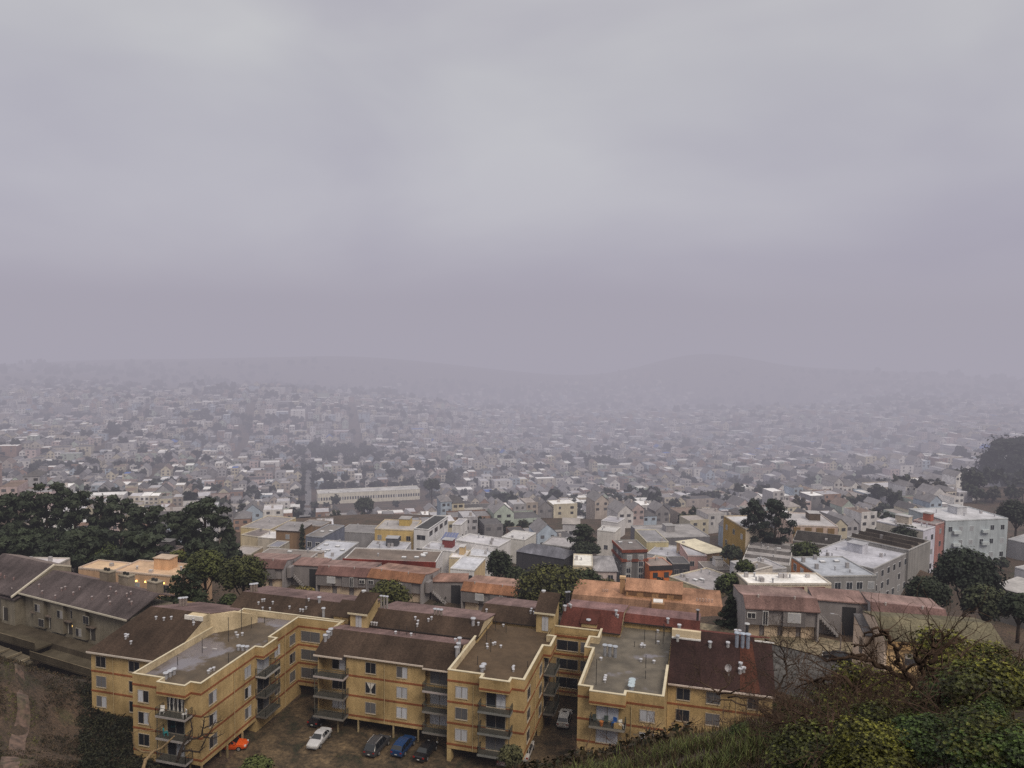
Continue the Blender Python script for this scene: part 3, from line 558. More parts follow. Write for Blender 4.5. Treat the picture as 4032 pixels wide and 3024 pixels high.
# ---------- things on balconies
def chair(x, y_, z, rz, col, label, grp=None):
    t = thing('plastic_chair', label, 'chair', (x, y_, z), rz, grp)
    if rz == 0: ORG[t.name] = Vector((0, 0, 0))
    mb = MB(); mb.box(-.25, .25, -.25, .25, .40, .45, col); mb.build('seat', M_TRIM, t, local=True)
    mb = MB(); mb.box(-.25, .25, .22, .28, .45, .95, col); mb.build('backrest', M_TRIM, t, local=True)
    for sx in (-.21, .21):
        for sy in (-.21, .21): mb = MB(); mb.box(sx - .03, sx + .03, sy - .03, sy + .03, 0, .4, col); mb.build('leg', M_TRIM, t, local=True)
    return t
Z3 = FL[2] + .06
chair(-9.5, 91.5, Z3, .6, (.7, .68, .64), 'white plastic chair on the cluttered balcony of the right tower')
chair(-10.4, 91.9, Z3, -.3, (.02, .10, .34), 'blue chair on the cluttered balcony of the right tower')
chair(-11.4, 92.0, Z3, .1, (.05, .07, .06), 'dark green chair before the balcony door of the right tower')
chair(-12.8, 92.0, Z3, .5, (.05, .06, .055), 'dark chair at the left end of the cluttered balcony')
chair(-64.6, 78.8, FL[1] + .12, 2.5, (.03, .34, .38), 'turquoise chair on the second balcony behind the bare tree')
chair(-64.9, 78.6, FL[2] + .12, .4, (.72, .70, .68), 'white chair at the left end of the top balcony')
chair(-61.7, 78.6, FL[2] + .12, -.6, (.72, .70, .68), 'white chair at the right end of the top balcony')
def pot(x, y_, z, r, h, col, label):
    t = thing('plant_pot', label, 'plant pot', (x, y_, z)); mb = MB(); mb.cyl(x, y_, z, z + h, r * .7, 12, col, 0, r); mb.cyl(x, y_, z + h, z + h + .06, r * 1.1, 12, col); mb.build('pot', M_TRIM, t)
pot(-11.9, 91.4, Z3, .25, .5, (.48, .17, .05), 'orange clay pot on the cluttered balcony of the right tower')
t = thing('wooden_crate', 'pale wooden crate on the right end of the cluttered balcony', 'crate', (-9.7, 91.2, Z3)); mb = MB()
for k in range(4): mb.box(-10.3, -9.4, 91.05, 91.09, Z3 + .05 + k * .14, Z3 + .16 + k * .14, (.55, .38, .17)); mb.box(-10.3, -9.4, 91.5, 91.54, Z3 + .05 + k * .14, Z3 + .16 + k * .14, (.55, .38, .17)); mb.box(-10.34, -10.3, 91.05, 91.54, Z3 + .05 + k * .14, Z3 + .16 + k * .14, (.5, .35, .16)); mb.box(-9.4, -9.36, 91.05, 91.54, Z3 + .05 + k * .14, Z3 + .16 + k * .14, (.5, .35, .16))
mb.build('slats', M_TRIM, t)
# ================================================================== mid-distance buildings, given by roof corners and distance
BL = []
def B(name, label, cat, tl, tr, bk, dep, h, wall, roof, **k):
    """tl, tr: ends of the front roof edge, bk: a back corner of the roof (all on one level), dep: distance, h: visible wall height"""
    p0 = pd(tl, dep); z = p0.z; p1 = pz(tr, z); pb = pz(bk, z)
    u = (p1 - p0); w = u.length; rz = math.atan2(u.y, u.x); u.normalize(); n = Vector((-u.y, u.x, 0)); ln = max(5, min(60, (pb - p0).dot(n)))
    e = dict(name=name, label=label, cat=cat, p0=p0, u=u, n=n, w=w, ln=ln, rz=rz, zt=z, h=h, wall=wall, roof=roof, **k); BL.append(e); return e
WHT, LGR, MGR, DGR, CRM, YEL, PNK, TAN = (.66, .64, .64), (.46, .45, .47), (.27, .265, .28), (.09, .088, .095), (.56, .47, .32), (.56, .41, .19), (.55, .38, .34), (.34, .26, .17)
RLG, RWH, RDK, RBR, RGR = (.40, .39, .43), (.62, .60, .61), (.07, .066, .072), (.17, .135, .115), (.27, .25, .25)
AB, HS = 'apartment building', 'house'
# first row beyond the townhouses
B('apartment_building', 'long white apartment block with flat brown roof and dark red fascia', AB, c6(915, 602), c6(1640, 632), c6(1745, 545), 222, 8, (.60, .57, .56), RBR, fascia=(.16, .03, .02), fw=(7, 1), rw=(2, 1), sky=5, fas=1.5)
B('apartment_building', 'grey apartment block with white flat roof and six small skylights', AB, c6(560, 592), c6(840, 612), c6(985, 468), 236, 8, (.30, .285, .285), (.42, .43, .48), fw=(3, 2), rw=(5, 2), sky=6)
B('apartment_building', 'low building with broad brownish flat roof behind the leftmost grey townhouse', AB, c6(180, 605), c6(600, 632), c6(715, 542), 222, 7, (.36, .33, .32), (.22, .185, .17), rw=(2, 1), sky=1)
B('house', 'white house with pale flat roof and two wide dark front windows', HS, c6(1755, 678), c6(1945, 695), c6(2062, 600), 222, 8, (.66, .65, .66), (.50, .51, .56), fw=(2, 2), rwall=(.56, .43, .26), wide=1)
B('house', 'pale flat-roofed house stepped behind the white house with wide windows', HS, c6(1880, 575), c6(2080, 590), c6(2120, 515), 250, 9, WHT, (.50, .51, .56), fw=(2, 1), vents=2)
B('house', 'small cream house with boxy penthouse left of the pale stepped roofs', HS, c6(1745, 590), c6(1870, 598), c6(1910, 535), 245, 7, CRM, RWH, fw=(1, 1), hut=(.55, .4, .22))
B('apartment_building', 'mustard and ochre apartment block with balcony recess, beside the modern white house', AB, c6(1157, 365), c6(1462, 378), c6(1480, 300), 282, 11, (.55, .40, .17), (.36, .34, .34), fw=(4, 2), hut=(.5, .36, .12))
B('house', 'modern white house with black roof terrace and long glazed top floor', HS, c6(1467, 362), c6(1582, 372), c6(1768, 268), 275, 11, (.68, .67, .68), (.055, .055, .058), fw=(1, 2), rw=(4, 1), wide=1, rh=2)
B('house', 'tall white house stepped behind the modern black-roofed house', HS, c6(1770, 330), c6(1840, 335), c6(1850, 285), 300, 10, WHT, RLG, rw=(2, 1), fw=(1, 1))
B('apartment_building', 'brown three-storey block with grey overhanging roof and small windows', AB, c6(375, 372), c6(560, 382), c6(645, 318), 285, 12, (.26, .165, .095), (.25, .235, .24), fw=(1, 3), over=.6)
B('house', 'slate blue house with white framed windows under flat grey roof', HS, c6(610, 420), c6(742, 432), c6(1070, 352), 262, 10, (.16, .175, .23), (.19, .175, .17), fw=(2, 2), rw=(2, 1), trim=(.75, .75, .75), sky=2, cut=46)
B('house', 'brown-roofed house tucked between the brown block and slate blue house', HS, c6(560, 330), c6(735, 345), c6(760, 300), 315, 8, (.22, .15, .10), (.22, .21, .215))
B('house', 'long grey roof house behind the slate blue house', HS, c6(880, 385), c6(1155, 400), c6(1150, 340), 300, 8, MGR, (.21, .2, .205))
B('house', 'pale grey flat roofs stepping below the ochre apartment block', HS, c6(1090, 520), c6(1400, 532), c6(1455, 472), 240, 7, LGR, (.38, .38, .42), vents=3, hut=(.09, .09, .1))
B('house', 'pale roofed house holding a dark red rooftop deck', HS, c6(1530, 520), c6(1790, 545), c6(1820, 485), 252, 7, WHT, (.42, .42, .46), hut=(.20, .05, .05), vents=2)
B('house', 'house with tilted blue solar panels on its pale roof', HS, c6(1650, 462), c6(1800, 475), c6(1830, 420), 275, 7, LGR, (.40, .40, .44), solar=1)
B('house', 'low white flat roof house left of the white tall-windowed cottage', HS, c6(1800, 455), c6(2140, 505), c6(2160, 440), 262, 8, WHT, (.46, .45, .48), vents=3)
B('house', 'yellow stepped gable wall house beyond the cypress grove', HS, c6(95, 352), c6(328, 372), c6(330, 262), 330, 9, (.58, .46, .24), RGR, fw=(0, 0))
B('house', 'low house with bright white roof left of the brown three-storey block', HS, c6(232, 432), c6(385, 445), c6(375, 385), 295, 7, (.5, .45, .38), RWH)
B('house', 'low house with dark brown flat roof at the edge of the cypress grove', HS, c6(100, 410), c6(300, 440), c6(215, 362), 300, 7, CRM, (.20, .17, .165))
B('house', 'small blue-grey roofed house below the brown three-storey block', HS, c6(300, 505), c6(400, 512), c6(418, 460), 262, 7, (.42, .37, .3), (.20, .20, .235))
B('house', 'tan house with pale roof behind the tan trees left of the townhouses', HS, c6(5, 560), c6(170, 570), c6(215, 505), 238, 7, TAN, (.33, .30, .29))
B('house', 'cream house with terrace beside the grey townhouse stair', HS, c6(620, 632), c6(720, 640), c6(730, 590), 222, 6, (.52, .42, .33), (.36, .31, .29), hut=(.55, .45, .38))
# around the grey corner block
B('apartment_building', 'four-storey dark grey corner block with red tiled parapet bands', AB, c7(1110, 535), c7(1305, 530), c7(1225, 452), 262, 13.5, (.135, .13, .13), (.17, .15, .145), fw=(2, 4), lw=(3, 4), trim=(.6, .6, .6), fascia=(.20, .055, .03), fas=.9, band=(.20, .055, .03), sky=2, bay=1, garage=1)
B('house', 'bright orange house with black sloping roof front and teal garage', HS, c7(1327, 662), c7(1503, 655), c7(1480, 590), 258, 7.5, (.62, .17, .035), (.27, .22, .2), fw=(2, 1), fascia=(.03, .028, .028), fas=1.4, gar=(.10, .13, .14), trim=(.05, .04, .04))
B('house', 'black-painted low house beside the bright orange house', HS, c7(1503, 640), c7(1642, 640), c7(1640, 585), 268, 6, (.04, .042, .05), (.10, .095, .1), fw=(2, 1))
B('house', 'pink house with flat pale roof and four dark windows', HS, c7(1625, 578), c7(1778, 582), c7(1650, 485), 275, 10, (.58, .37, .34), (.42, .41, .44), fw=(2, 2), trim=(.72, .66, .62))
B('house', 'tan house with bright cream overhanging roof beside the pink house', HS, c7(1780, 562), c7(1928, 540), c7(1770, 435), 277, 9, (.46, .31, .18), (.66, .60, .46), fw=(2, 2), over=.5, trim=(.6, .52, .4))
B('house', 'tall blank white house left of the grey bay-window row', HS, c7(908, 375), c7(1050, 392), c7(1040, 348), 305, 13, (.62, .59, .56), (.50, .49, .49), fw=(1, 1), vents=2)
B('house', 'long slate roofed house in front of the flat umbrella-shaped tree', HS, c7(268, 540), c7(645, 602), c7(712, 545), 248, 6, (.05, .05, .056), (.115, .115, .135), hip=2.0, vents=2)
B('house', 'low hall with wide pale grey roof behind the slate roofed house', HS, c7(470, 485), c7(760, 522), c7(790, 452), 268, 6, (.12, .11, .11), (.36, .34, .35))
B('house', 'white cottage with green framed window and stepped roof', HS, c7(150, 430), c7(335, 455), c7(325, 385), 285, 10, (.60, .58, .55), (.50, .49, .5), fw=(2, 1), vents=2)
B('house', 'yellow-fronted house with brilliant white flat roof behind the big round tree', HS, c7(716, 655), c7(872, 662), c7(868, 570), 226, 8, (.55, .46, .30), (.70, .68, .64), fw=(2, 1), vents=2)
B('house', 'pink-walled house with grey hipped roof beside the dark grey corner block', HS, c7(872, 695), c7(1062, 700), c7(1000, 580), 226, 7, (.50, .42, .40), (.25, .24, .25), fw=(2, 2), hip=1.4, over=.5)
B('house', 'low rambling house with patchy grey roof beside the orange house', HS, c7(1478, 742), c7(1800, 862), c7(1985, 745), 218, 5.5, (.56, .46, .27), (.30, .28, .29), fw=(4, 1), vents=7, sky=3, lw=(1, 1))
B('house', 'low dark grey roof strip along the street before the rambling house', HS, c7(1360, 875), c7(1740, 915), c7(1760, 870), 188, 4, (.10, .10, .11), (.085, .085, .095))
B('house', 'tan-roofed low house behind the black-painted low house', HS, c7(1310, 620), c7(1430, 640), c7(1390, 580), 280, 5, CRM, (.33, .26, .2))
B('house', 'pale grey flat roofs between corner block and pink house', HS, c7(1300, 560), c7(1560, 600), c7(1520, 500), 290, 7, LGR, (.40, .40, .44), vents=3, fw=(3, 1))
B('apartment_building', 'dark grey row of houses with bay windows and flat roofs', AB, c7(1300, 440), c7(1800, 425), c7(1720, 325), 315, 10, (.17, .165, .18), (.30, .285, .285), fw=(6, 1), bay=1, trim=(.5, .5, .5), hut=(.3, .29, .3))
B('house', 'cream and blue narrow house at left end of the bay-window row', HS, c7(1205, 372), c7(1300, 470), c7(1400, 400), 318, 10, (.52, .45, .26), (.25, .245, .26), fw=(2, 1))
B('house', 'grey hip-roofed house with pale walls beyond the umbrella-shaped tree', HS, c7(635, 325), c7(768, 330), c7(750, 282), 345, 8, LGR, (.35, .32, .30), fw=(3, 1), over=.4)
B('house', 'white flat-roofed house with dark bay beyond the tall blank white house', HS, c7(940, 300), c7(1070, 318), c7(1065, 272), 350, 8, WHT, RLG, fw=(2, 1))
B('house', 'beige garden wall house with tan hip roof below the tan house', HS, c7(1770, 690), c7(1985, 690), c7(1900, 625), 255, 5, (.42, .36, .33), (.20, .18, .17), hut=(.6, .58, .58))
# right-hand side
B('apartment_building', 'ochre apartment tower with bay windows and white flat roof behind two dark pines', AB, c8(172, 312), c8(322, 402), c8(470, 375), 268, 17, (.36, .23, .06), (.52, .51, .53), fw=(3, 3), rwall=(.45, .38, .3), trim=(.5, .45, .35))
B('apartment_building', 'beige and ochre apartment block with gabled bays right of the dark pines', AB, c8(640, 375), c8(950, 385), c8(960, 300), 272, 12, (.55, .42, .35), (.44, .42, .43), fw=(4, 2), panels=(.22, .14, .06), hut=(.10, .075, .055))
B('apartment_building', 'long low building with dark brown ridged roof behind the grey apartments', AB, c8(1010, 455), c8(1430, 545), c8(1525, 470), 235, 6, (.25, .24, .23), (.125, .105, .09), fw=(3, 1), ridges=1)
B('apartment_building', 'grey apartment block, lower front part with rust orange side wall', AB, c8(838, 722), c8(1210, 716), c8(710, 590), 186, 12, (.245, .24, .24), (.38, .40, .45), fw=(5, 3), lwall=(.42, .17, .07), lw=(4, 1), trim=(.62, .62, .64), vents=5, sky=2)
B('apartment_building', 'grey apartment block, taller rear part with balconies and rooftop hut', AB, c8(1190, 672), c8(1425, 560), c8(1000, 468), 206, 15, (.26, .25, .25), (.42, .42, .47), fw=(6, 4), trim=(.6, .6, .62), vents=5, hut=(.5, .5, .55))
B('apartment_building', 'low building with glossy white flat roof and maroon wall panels', AB, c8(335, 772), c8(905, 772), c8(830, 700), 160, 5, (.50, .42, .32), (.78, .76, .74), panels=(.10, .018, .02), vents=9, fw=(0, 0), cut=16)
B('apartment_building', 'pale blue apartment block with balconies at the right edge of the rows', AB, c8(1680, 345), c8(2105, 328), c8(1860, 248), 262, 15.5, (.38, .42, .445), (.50, .50, .53), fw=(6, 3), trim=(.55, .6, .62), vents=4, balc=1, hut=(.5, .5, .52))
B('apartment_building', 'narrow coral red facade between the white and pale blue apartments', AB, c8(1612, 372), c8(1678, 350), c8(1560, 310), 258, 14, (.34, .16, .14), (.24, .22, .22), fw=(1, 3), hut=(.36, .11, .07))
B('apartment_building', 'white and lavender apartment front left of the narrow coral facade', AB, c8(1528, 412), c8(1610, 385), c8(1250, 335), 250, 16, (.55, .54, .62), (.50, .49, .51), fw=(2, 3), lwall=(.50, .46, .40), vents=3, hut=(.46, .40, .33))
B('house', 'flat pale grey roof house at the right edge under the trees', HS, c8(2010, 790), c8(2240, 850), c8(2240, 745), 178, 8, (.15, .14, .13), (.36, .345, .34), over=.4)
B('house', 'smaller pale roof house at the right edge behind the flat grey roof', HS, c8(2150, 660), c8(2260, 690), c8(2280, 640), 205, 6, LGR, (.42, .41, .42))
B('house', 'low house with grey roof beyond the pale blue apartments', HS, c8(2100, 470), c8(2240, 500), c8(2240, 425), 268, 6, MGR, (.36, .36, .38))
B('house', 'pale roof house with rooftop clutter below the ochre apartment tower', HS, c8(300, 610), c8(620, 650), c8(700, 510), 232, 6, (.42, .39, .36), (.34, .32, .32), vents=6, sky=2, ridges=1)
B('house', 'white garden-walled house left of the glossy white roof', HS, c8(240, 655), c8(345, 690), c8(420, 625), 200, 8, (.58, .54, .5), (.22, .195, .18), vents=2)
B('house', 'long low pale roofs behind the glossy white roof', HS, c8(360, 690), c8(600, 665), c8(420, 600), 205, 5, LGR, (.36, .345, .36), vents=4)
B('apartment_building', 'dark flat-roofed low block below the beige and ochre apartments', AB, c8(640, 480), c8(960, 520), c8(930, 440), 250, 6, (.14, .12, .1), (.14, .13, .125), ridges=1)
# left-hand side
B('house', 'dark red brick house with arched window beneath the cypress grove', HS, c5(1048, 650), c5(1325, 668), c5(1330, 595), 212, 9, (.13, .045, .032), (.10, .09, .095), fw=(1, 1), hut=(.10, .092, .098), arch=1, tall=1)
B('apartment_building', 'peach-coloured terrace roofs and parapets behind the grey-green townhouses', AB, c5(900, 800), c5(1500, 850), c5(1520, 745), 172, 6, (.50, .33, .21), (.56, .39, .26), fw=(5, 1), hut=(.62, .38, .22), lamps=1, vents=3)
B('apartment_building', 'long pale roofed terrace at far left behind the grey-green townhouses', AB, c5(20, 735), c5(460, 745), c5(600, 715), 185, 7, (.45, .38, .32), (.48, .45, .47), vents=3)
B('apartment_building', 'peach sloping parapet terrace left of the lit peach terrace', AB, c5(620, 772), c5(890, 800), c5(900, 722), 176, 6, (.46, .30, .19), (.56, .40, .26))
# the long school
B('school', 'long cream two-storey school with rows of tall windows, far down in the haze', 'school', c6(705, 88), c6(1515, 50), c6(1500, 22), 640, 9.5, (.70, .66, .56), (.50, .49, .48), fw=(40, 1), lw=(3, 1), vents=4, school=1, cut=22)
# townhouse rows: grey mansard houses (profile built apart)
TH = []
def T(label, tl, tr, dep, roofc, gar, wins, right=None, **k):
    p0 = pd(tl, dep); z = p0.z; p1 = pz(tr, z); u = p1 - p0; w = u.length; rz = math.atan2(u.y, u.x); u.normalize(); n = Vector((-u.y, u.x, 0))
    e = dict(label=label, p0=p0, u=u, n=n, w=w, ln=11, rz=rz, zt=z, h=5.3, roofc=roofc, gar=gar, wins=wins, **k); TH.append(e)
TBR, TOR = (.125, .072, .065), (.205, .098, .055)
T('leftmost grey townhouse with dark mauve roof, partly behind two leafy trees', c6(90, 655), c6(440, 672), 186, TBR, 3, [('b', .12)], sidewin=1)
T('grey townhouse with mauve brown roof, joined left of the orange-roofed one', c6(697, 715), c6(1103, 740), 184, (.125, .068, .060), 3, [('w', .30), ('n', .70), ('s', .90)])
T('grey townhouse with orange roof behind a small round tree', c6(1107, 738), c6(1535, 788), 182, TOR, 3, [('s', .07), ('b', .6)], sidewin=1)
T('grey townhouse with orange roof and white framed window, left of the big round tree', c6(1848, 842), c6(2290, 890), 178, TOR, 3, [('w', .33), ('n', .72), ('s', .92)])
T('wide grey townhouse with mauve roof over four cream garage doors', c8(318, 925), c8(818, 952), 124, (.118, .072, .064), 4, [('s', .08), ('n', .27), ('w', .66)])
T('grey townhouse with mauve roof behind the peach house with olive roof', c8(1180, 975), c8(1690, 1030), 121, (.125, .075, .068), 3, [('n', .15)])
# ================================================================== terrain
CTL = [((0, 3024), 76), ((300, 3024), 84), ((60, 2760), 94), ((200, 2740), 102), ((0, 2625), 100), ((-300, 2500), 104), ((-300, 3024), 70), ((365, 2775), 104), ((540, 2990), 94),
       ((3250, 2700), 112), ((3300, 2590), 119), ((2800, 2560), 126), ((3700, 2640), 105), ((4300, 2700), 95), ((1350, 2352), 190), ((2100, 2480), 160), ((700, 2360), 175), ((700, 2500), 135), ((1000, 2400), 165), ((1500, 2440), 158)]
PTS = []
for p, d_ in CTL: q = pd(p, d_); PTS.append((q.x, q.y, q.z))
for e in BL + TH:
    c = e['p0'] + e['u'] * (e['w'] / 2)
    PTS.append((c.x, c.y, e['zt'] - e['h']))
for e in TH:
    for a in (0, .5, 1):
        for b in (-1, -9): c = e['p0'] + e['u'] * (e['w'] * a) + e['n'] * b; PTS.append((c.x, c.y, e['zt'] - 5.45))
_q, _q2 = pd(c5(165, 968), 140), None; _q2 = pz(c5(1010, 1180), _q.z); _u = (_q2 - _q).normalized(); _n = Vector((-_u.y, _u.x, 0))
for a in (-14, 0, 8, 16, 26):
    for b, dz in ((2, -6.4), (-4, -9.5), (-9.5, -11.2)): c = _q + _u * a + _n * b; PTS.append((c.x, c.y, _q.z + dz))
for u, d_, z in ((-400, 350, -22), (400, 330, -38), (0, 450, -58), (800, 450, -66), (-600, 700, -70), (300, 700, -86), (1300, 560, -84), (2000, 480, -74), (2600, 480, -68), (3300, 430, -50), (3900, 400, -34), (4400, 400, -30), (2000, 700, -94), (2800, 700, -90), (3500, 650, -78), (4100, 650, -60), (1200, 900, -95), (2200, 1000, -98), (3200, 950, -92), (4200, 900, -62), (100, 1000, -80), (-600, 1000, -66),
                 (700, 1150, -58), (1000, 1250, -48), (350, 1250, -56), (1350, 1350, -66), (-100, 1300, -62), (2000, 1500, -96), (2600, 1500, -94), (3300, 1250, -68), (3700, 1250, -56), (4100, 1300, -58), (3000, 1400, -86), (1700, 1500, -88), (700, 1700, -80), (2000, 2200, -92), (3300, 2000, -80), (200, 2100, -80), (4300, 2000, -70)):
    q = pd((u, 1500), d_); PTS.append((q.x, q.y, z))
LP = [(math.atan2(x, y), math.log(max(20, math.hypot(x, y))), z) for x, y, z in PTS]
def smooth(a, b, x): t = max(0, min(1, (x - a) / (b - a))); return t * t * (3 - 2 * t)
HILLS = [(1450, 1840, 240, 46), (2740, 1830, 120, 44), (2950, 1820, 200, 30), (2050, 1870, 260, 28), (3300, 1820, 300, 26), (3750, 1800, 200, 30), (750, 1820, 280, 36), (100, 1870, 300, 26)]
HP = []
for u, d_, s, hh in HILLS: q = pd((u, 1400), d_); HP.append((q.x, q.y, s, hh))
import numpy as np
GA0, GAS, GNA, GL0, GLS, GNL = math.radians(-90), math.radians(.5), 340, math.log(20), .02, 300
_a = GA0 + GAS * np.arange(GNA); _l = GL0 + GLS * np.arange(GNL); GZ = np.zeros((GNA, GNL)); _A = np.array(LP)
for i in range(GNA):
    dd = (_a[i] - _A[:, 0][None, :]) ** 2 + (_l[:, None] - _A[:, 1][None, :]) ** 2 * 1.4 + .00006; ww = dd ** -2.0; GZ[i] = (ww * _A[:, 2][None, :]).sum(1) / ww.sum(1)
GZ = GZ.tolist()
def base_z(x, y):
    d = math.hypot(x, y); az = math.atan2(x, y); ld = math.log(max(20, d))
    fa = max(0, min(GNA - 1.001, (az - GA0) / GAS)); fl = max(0, min(GNL - 1.001, (ld - GL0) / GLS)); ia, il = int(fa), int(fl); fa -= ia; fl -= il
    z = (GZ[ia][il] * (1 - fl) + GZ[ia][il + 1] * fl) * (1 - fa) + (GZ[ia + 1][il] * (1 - fl) + GZ[ia + 1][il + 1] * fl) * fa
    if d > 1480:
        for hx, hy, s, hh in HP: z += hh * math.exp(-((x - hx) ** 2 + (y - hy) ** 2) / (2 * s * s)) * smooth(1480, 1760, d)
    lot = smooth(-86, -80, x) * (1 - smooth(14, 22, x)) * smooth(66, 82, y) * (1 - smooth(116, 126, y))
    lot *= 1 - smooth(-72, -82, x) * 0
    return z * (1 - lot) + lot * (0.0 if x > -60 else min(2.2, (-60 - x) * .13 + max(0, (86 - y)) * .05))
# near bank below the viewpoint: silhouette of the bank by azimuth (image column -> row, distance)
BANK = [(-900, 3140, 70), (0, 3140, 60), (600, 3200, 50), (1500, 3160, 34), (1900, 3085, 27), (2150, 3030, 26), (2400, 2975, 27), (2550, 2925, 27), (2750, 2880, 25), (3000, 2820, 20), (3300, 2765, 14), (3600, 2705, 12), (3820, 2660, 11.5), (4032, 2600, 11), (4800, 2500, 10)]
BA = []
for u, v, d_ in BANK:
    q = pd((u, v), d_); BA.append((math.atan2(q.x, q.y), math.hypot(q.x, q.y), q.z))
def bank(x, y):
    az = math.atan2(x, y); d = math.hypot(x, y)
    if az <= BA[0][0]: D0, zb = BA[0][1:]
    elif az >= BA[-1][0]: D0, zb = BA[-1][1:]
    else:
        for i in range(len(BA) - 1):
            if BA[i][0] <= az <= BA[i + 1][0]:
                t = (az - BA[i][0]) / (BA[i + 1][0] - BA[i][0]); t = t * t * (3 - 2 * t) * .5 + t * .5; D0 = BA[i][1] + t * (BA[i + 1][1] - BA[i][1]); zb = BA[i][2] + t * (BA[i + 1][2] - BA[i][2]); break
    if d <= D0:
        t = d / D0; return (H - 1.75) * (1 - t) + zb * t
    return zb - (d - D0) * .72 - min(1, (d - D0) / 6) * .8
def ground_z(x, y):
    z = base_z(x, y)
    if math.hypot(x, y) < 130 and y > -20: z = max(z, bank(x, y) if not (y > 79 and -84 < x < 10) else -99)
    return z
def gmat():
    m, nt, B_, N, L = newmat('hillside_ground'); geo = N('ShaderNodeNewGeometry')
    def nz(s, d): n = N('ShaderNodeTexNoise'); n.inputs['Scale'].default_value = s; n.inputs['Detail'].default_value = d; n.inputs['Roughness'].default_value = .65; L(geo.outputs['Position'], n.inputs['Vector']); return n
    n1 = nz(.12, 8); r1 = ramp(N, [(.33, (.034, .034, .014, 1)), (.44, (.056, .037, .022, 1)), (.6, (.088, .055, .034, 1)), (.74, (.062, .060, .022, 1))]); L(n1.outputs['Fac'], r1.inputs[0])
    n2 = nz(2.2, 8); r2 = ramp(N, [(.32, g(.4)), (.68, g(1.5))]); L(n2.outputs['Fac'], r2.inputs[0])
    x = N('ShaderNodeMix'); x.data_type = 'RGBA'; x.blend_type = 'MULTIPLY'; x.inputs[0].default_value = 1; L(r1.outputs[0], x.inputs[6]); L(r2.outputs[0], x.inputs[7]); L(x.outputs[2], B_.inputs['Base Color']); B_.inputs['Roughness'].default_value = .95
    bp = N('ShaderNodeBump'); bp.inputs['Strength'].default_value = .8; bp.inputs['Distance'].default_value = .4; L(n2.outputs['Fac'], bp.inputs['Height']); L(bp.outputs[0], B_.inputs['Normal']); return m
M_GROUND = gmat()
def sheet(name, az0, az1, na, ds, zf, mat, label=None):
    me = D.meshes.new(name); vs = []; fs = []
    for d in ds:
        for i in range(na + 1):
            a = az0 + (az1 - az0) * i / na; x, y = d * math.sin(a), d * math.cos(a); vs.append((x, y, zf(x, y)))
    for j in range(len(ds) - 1):
        for i in range(na):
            k = j * (na + 1) + i; fs.append((k, k + 1, k + na + 2, k + na + 1))
    me.from_pydata(vs, [], fs); me.materials.append(mat); me.polygons.foreach_set('use_smooth', [True] * len(fs)); me.update()
    o = D.objects.new(name, me); COL.objects.link(o); return tag(o, label, kind='structure')
ds = [1.0]
while ds[-1] < 6500: ds.append(ds[-1] * (1.045 if ds[-1] < 140 else 1.06))
sheet('ground', math.radians(-75), math.radians(60), 170, ds, ground_z, M_GROUND)
# paved yard between the apartment blocks: stained concrete
def lotmat(name, base, stain, moss, sc):
    m, nt, B_, N, L = newmat(name); geo = N('ShaderNodeNewGeometry')
    def nz(s, d, dist=0): n = N('ShaderNodeTexNoise'); n.inputs['Scale'].default_value = s; n.inputs['Detail'].default_value = d; n.inputs['Roughness'].default_value = .62; n.inputs['Distortion'].default_value = dist; L(geo.outputs['Position'], n.inputs['Vector']); return n
    a = nz(sc, 8, .6); ra = ramp(N, [(.36, moss + (1,)), (.47, stain + (1,)), (.6, base + (1,)), (.72, tuple(c * 1.7 for c in base) + (1,))]); L(a.outputs['Fac'], ra.inputs[0])
    b = nz(sc * 6, 8); rb = ramp(N, [(.35, g(.5)), (.65, g(1.45))]); L(b.outputs['Fac'], rb.inputs[0])
    x = N('ShaderNodeMix'); x.data_type = 'RGBA'; x.blend_type = 'MULTIPLY'; x.inputs[0].default_value = 1; L(ra.outputs[0], x.inputs[6]); L(rb.outputs[0], x.inputs[7]); L(x.outputs[2], B_.inputs['Base Color']); B_.inputs['Roughness'].default_value = .75; return m
M_LOT = lotmat('stained_concrete', (.105, .072, .039), (.050, .034, .018), (.019, .019, .008), .3)
M_ASPH = lotmat('asphalt', (.075, .072, .07), (.062, .059, .058), (.05, .047, .046), .2)
M_PAVE = lotmat('pavement_concrete', (.22, .18, .12), (.17, .135, .085), (.10, .085, .05), .3)
M_TRAIL = lotmat('dirt', (.135, .086, .064), (.105, .066, .047), (.060, .050, .026), .25)
mb = MB(); mb.prism([(-60.5, 70), (9, 70), (9, 118), (-60.5, 118)], -.6, .03); tag(mb.build('parking_lot', M_LOT), kind='structure')
# dirt trail on the left slope, road and pavement on the right
def strip(name, pts, wds, zf, mat, lift=.05, seg=6):
    P = []
    for i in range(len(pts) - 1):
        for k in range(seg): t = k / seg; P.append((Vector(pts[i]).lerp(Vector(pts[i + 1]), t), wds[i] + (wds[i + 1] - wds[i]) * t))
    P.append((Vector(pts[-1]), wds[-1])); mb = MB(); prev = None
    for i, (p, w) in enumerate(P):
        q = P[min(i + 1, len(P) - 1)][0] - P[max(i - 1, 0)][0]; nn = Vector((-q.y, q.x, 0)).normalized()
        row = []
        for k in range(5):
            s = p + nn * w * (k / 2 - 1); row.append((s.x, s.y, (zf(s.x, s.y) if zf else p.z) + lift))
        if prev:
            for k in range(4): mb.face([prev[k + 1], prev[k], row[k], row[k + 1]])
        prev = row
    return tag(mb.build(name, mat, smooth=True), kind='structure')
def onground(p, lo=20, hi=400):
    """where the sight line through p meets the ground"""
    d = ray(p); d = d / d.dot(FH); t = lo
    while t < hi:
        q = CAM + d * t
        if q.z <= ground_z(q.x, q.y): return q
        t *= 1.01
    return CAM + d * hi
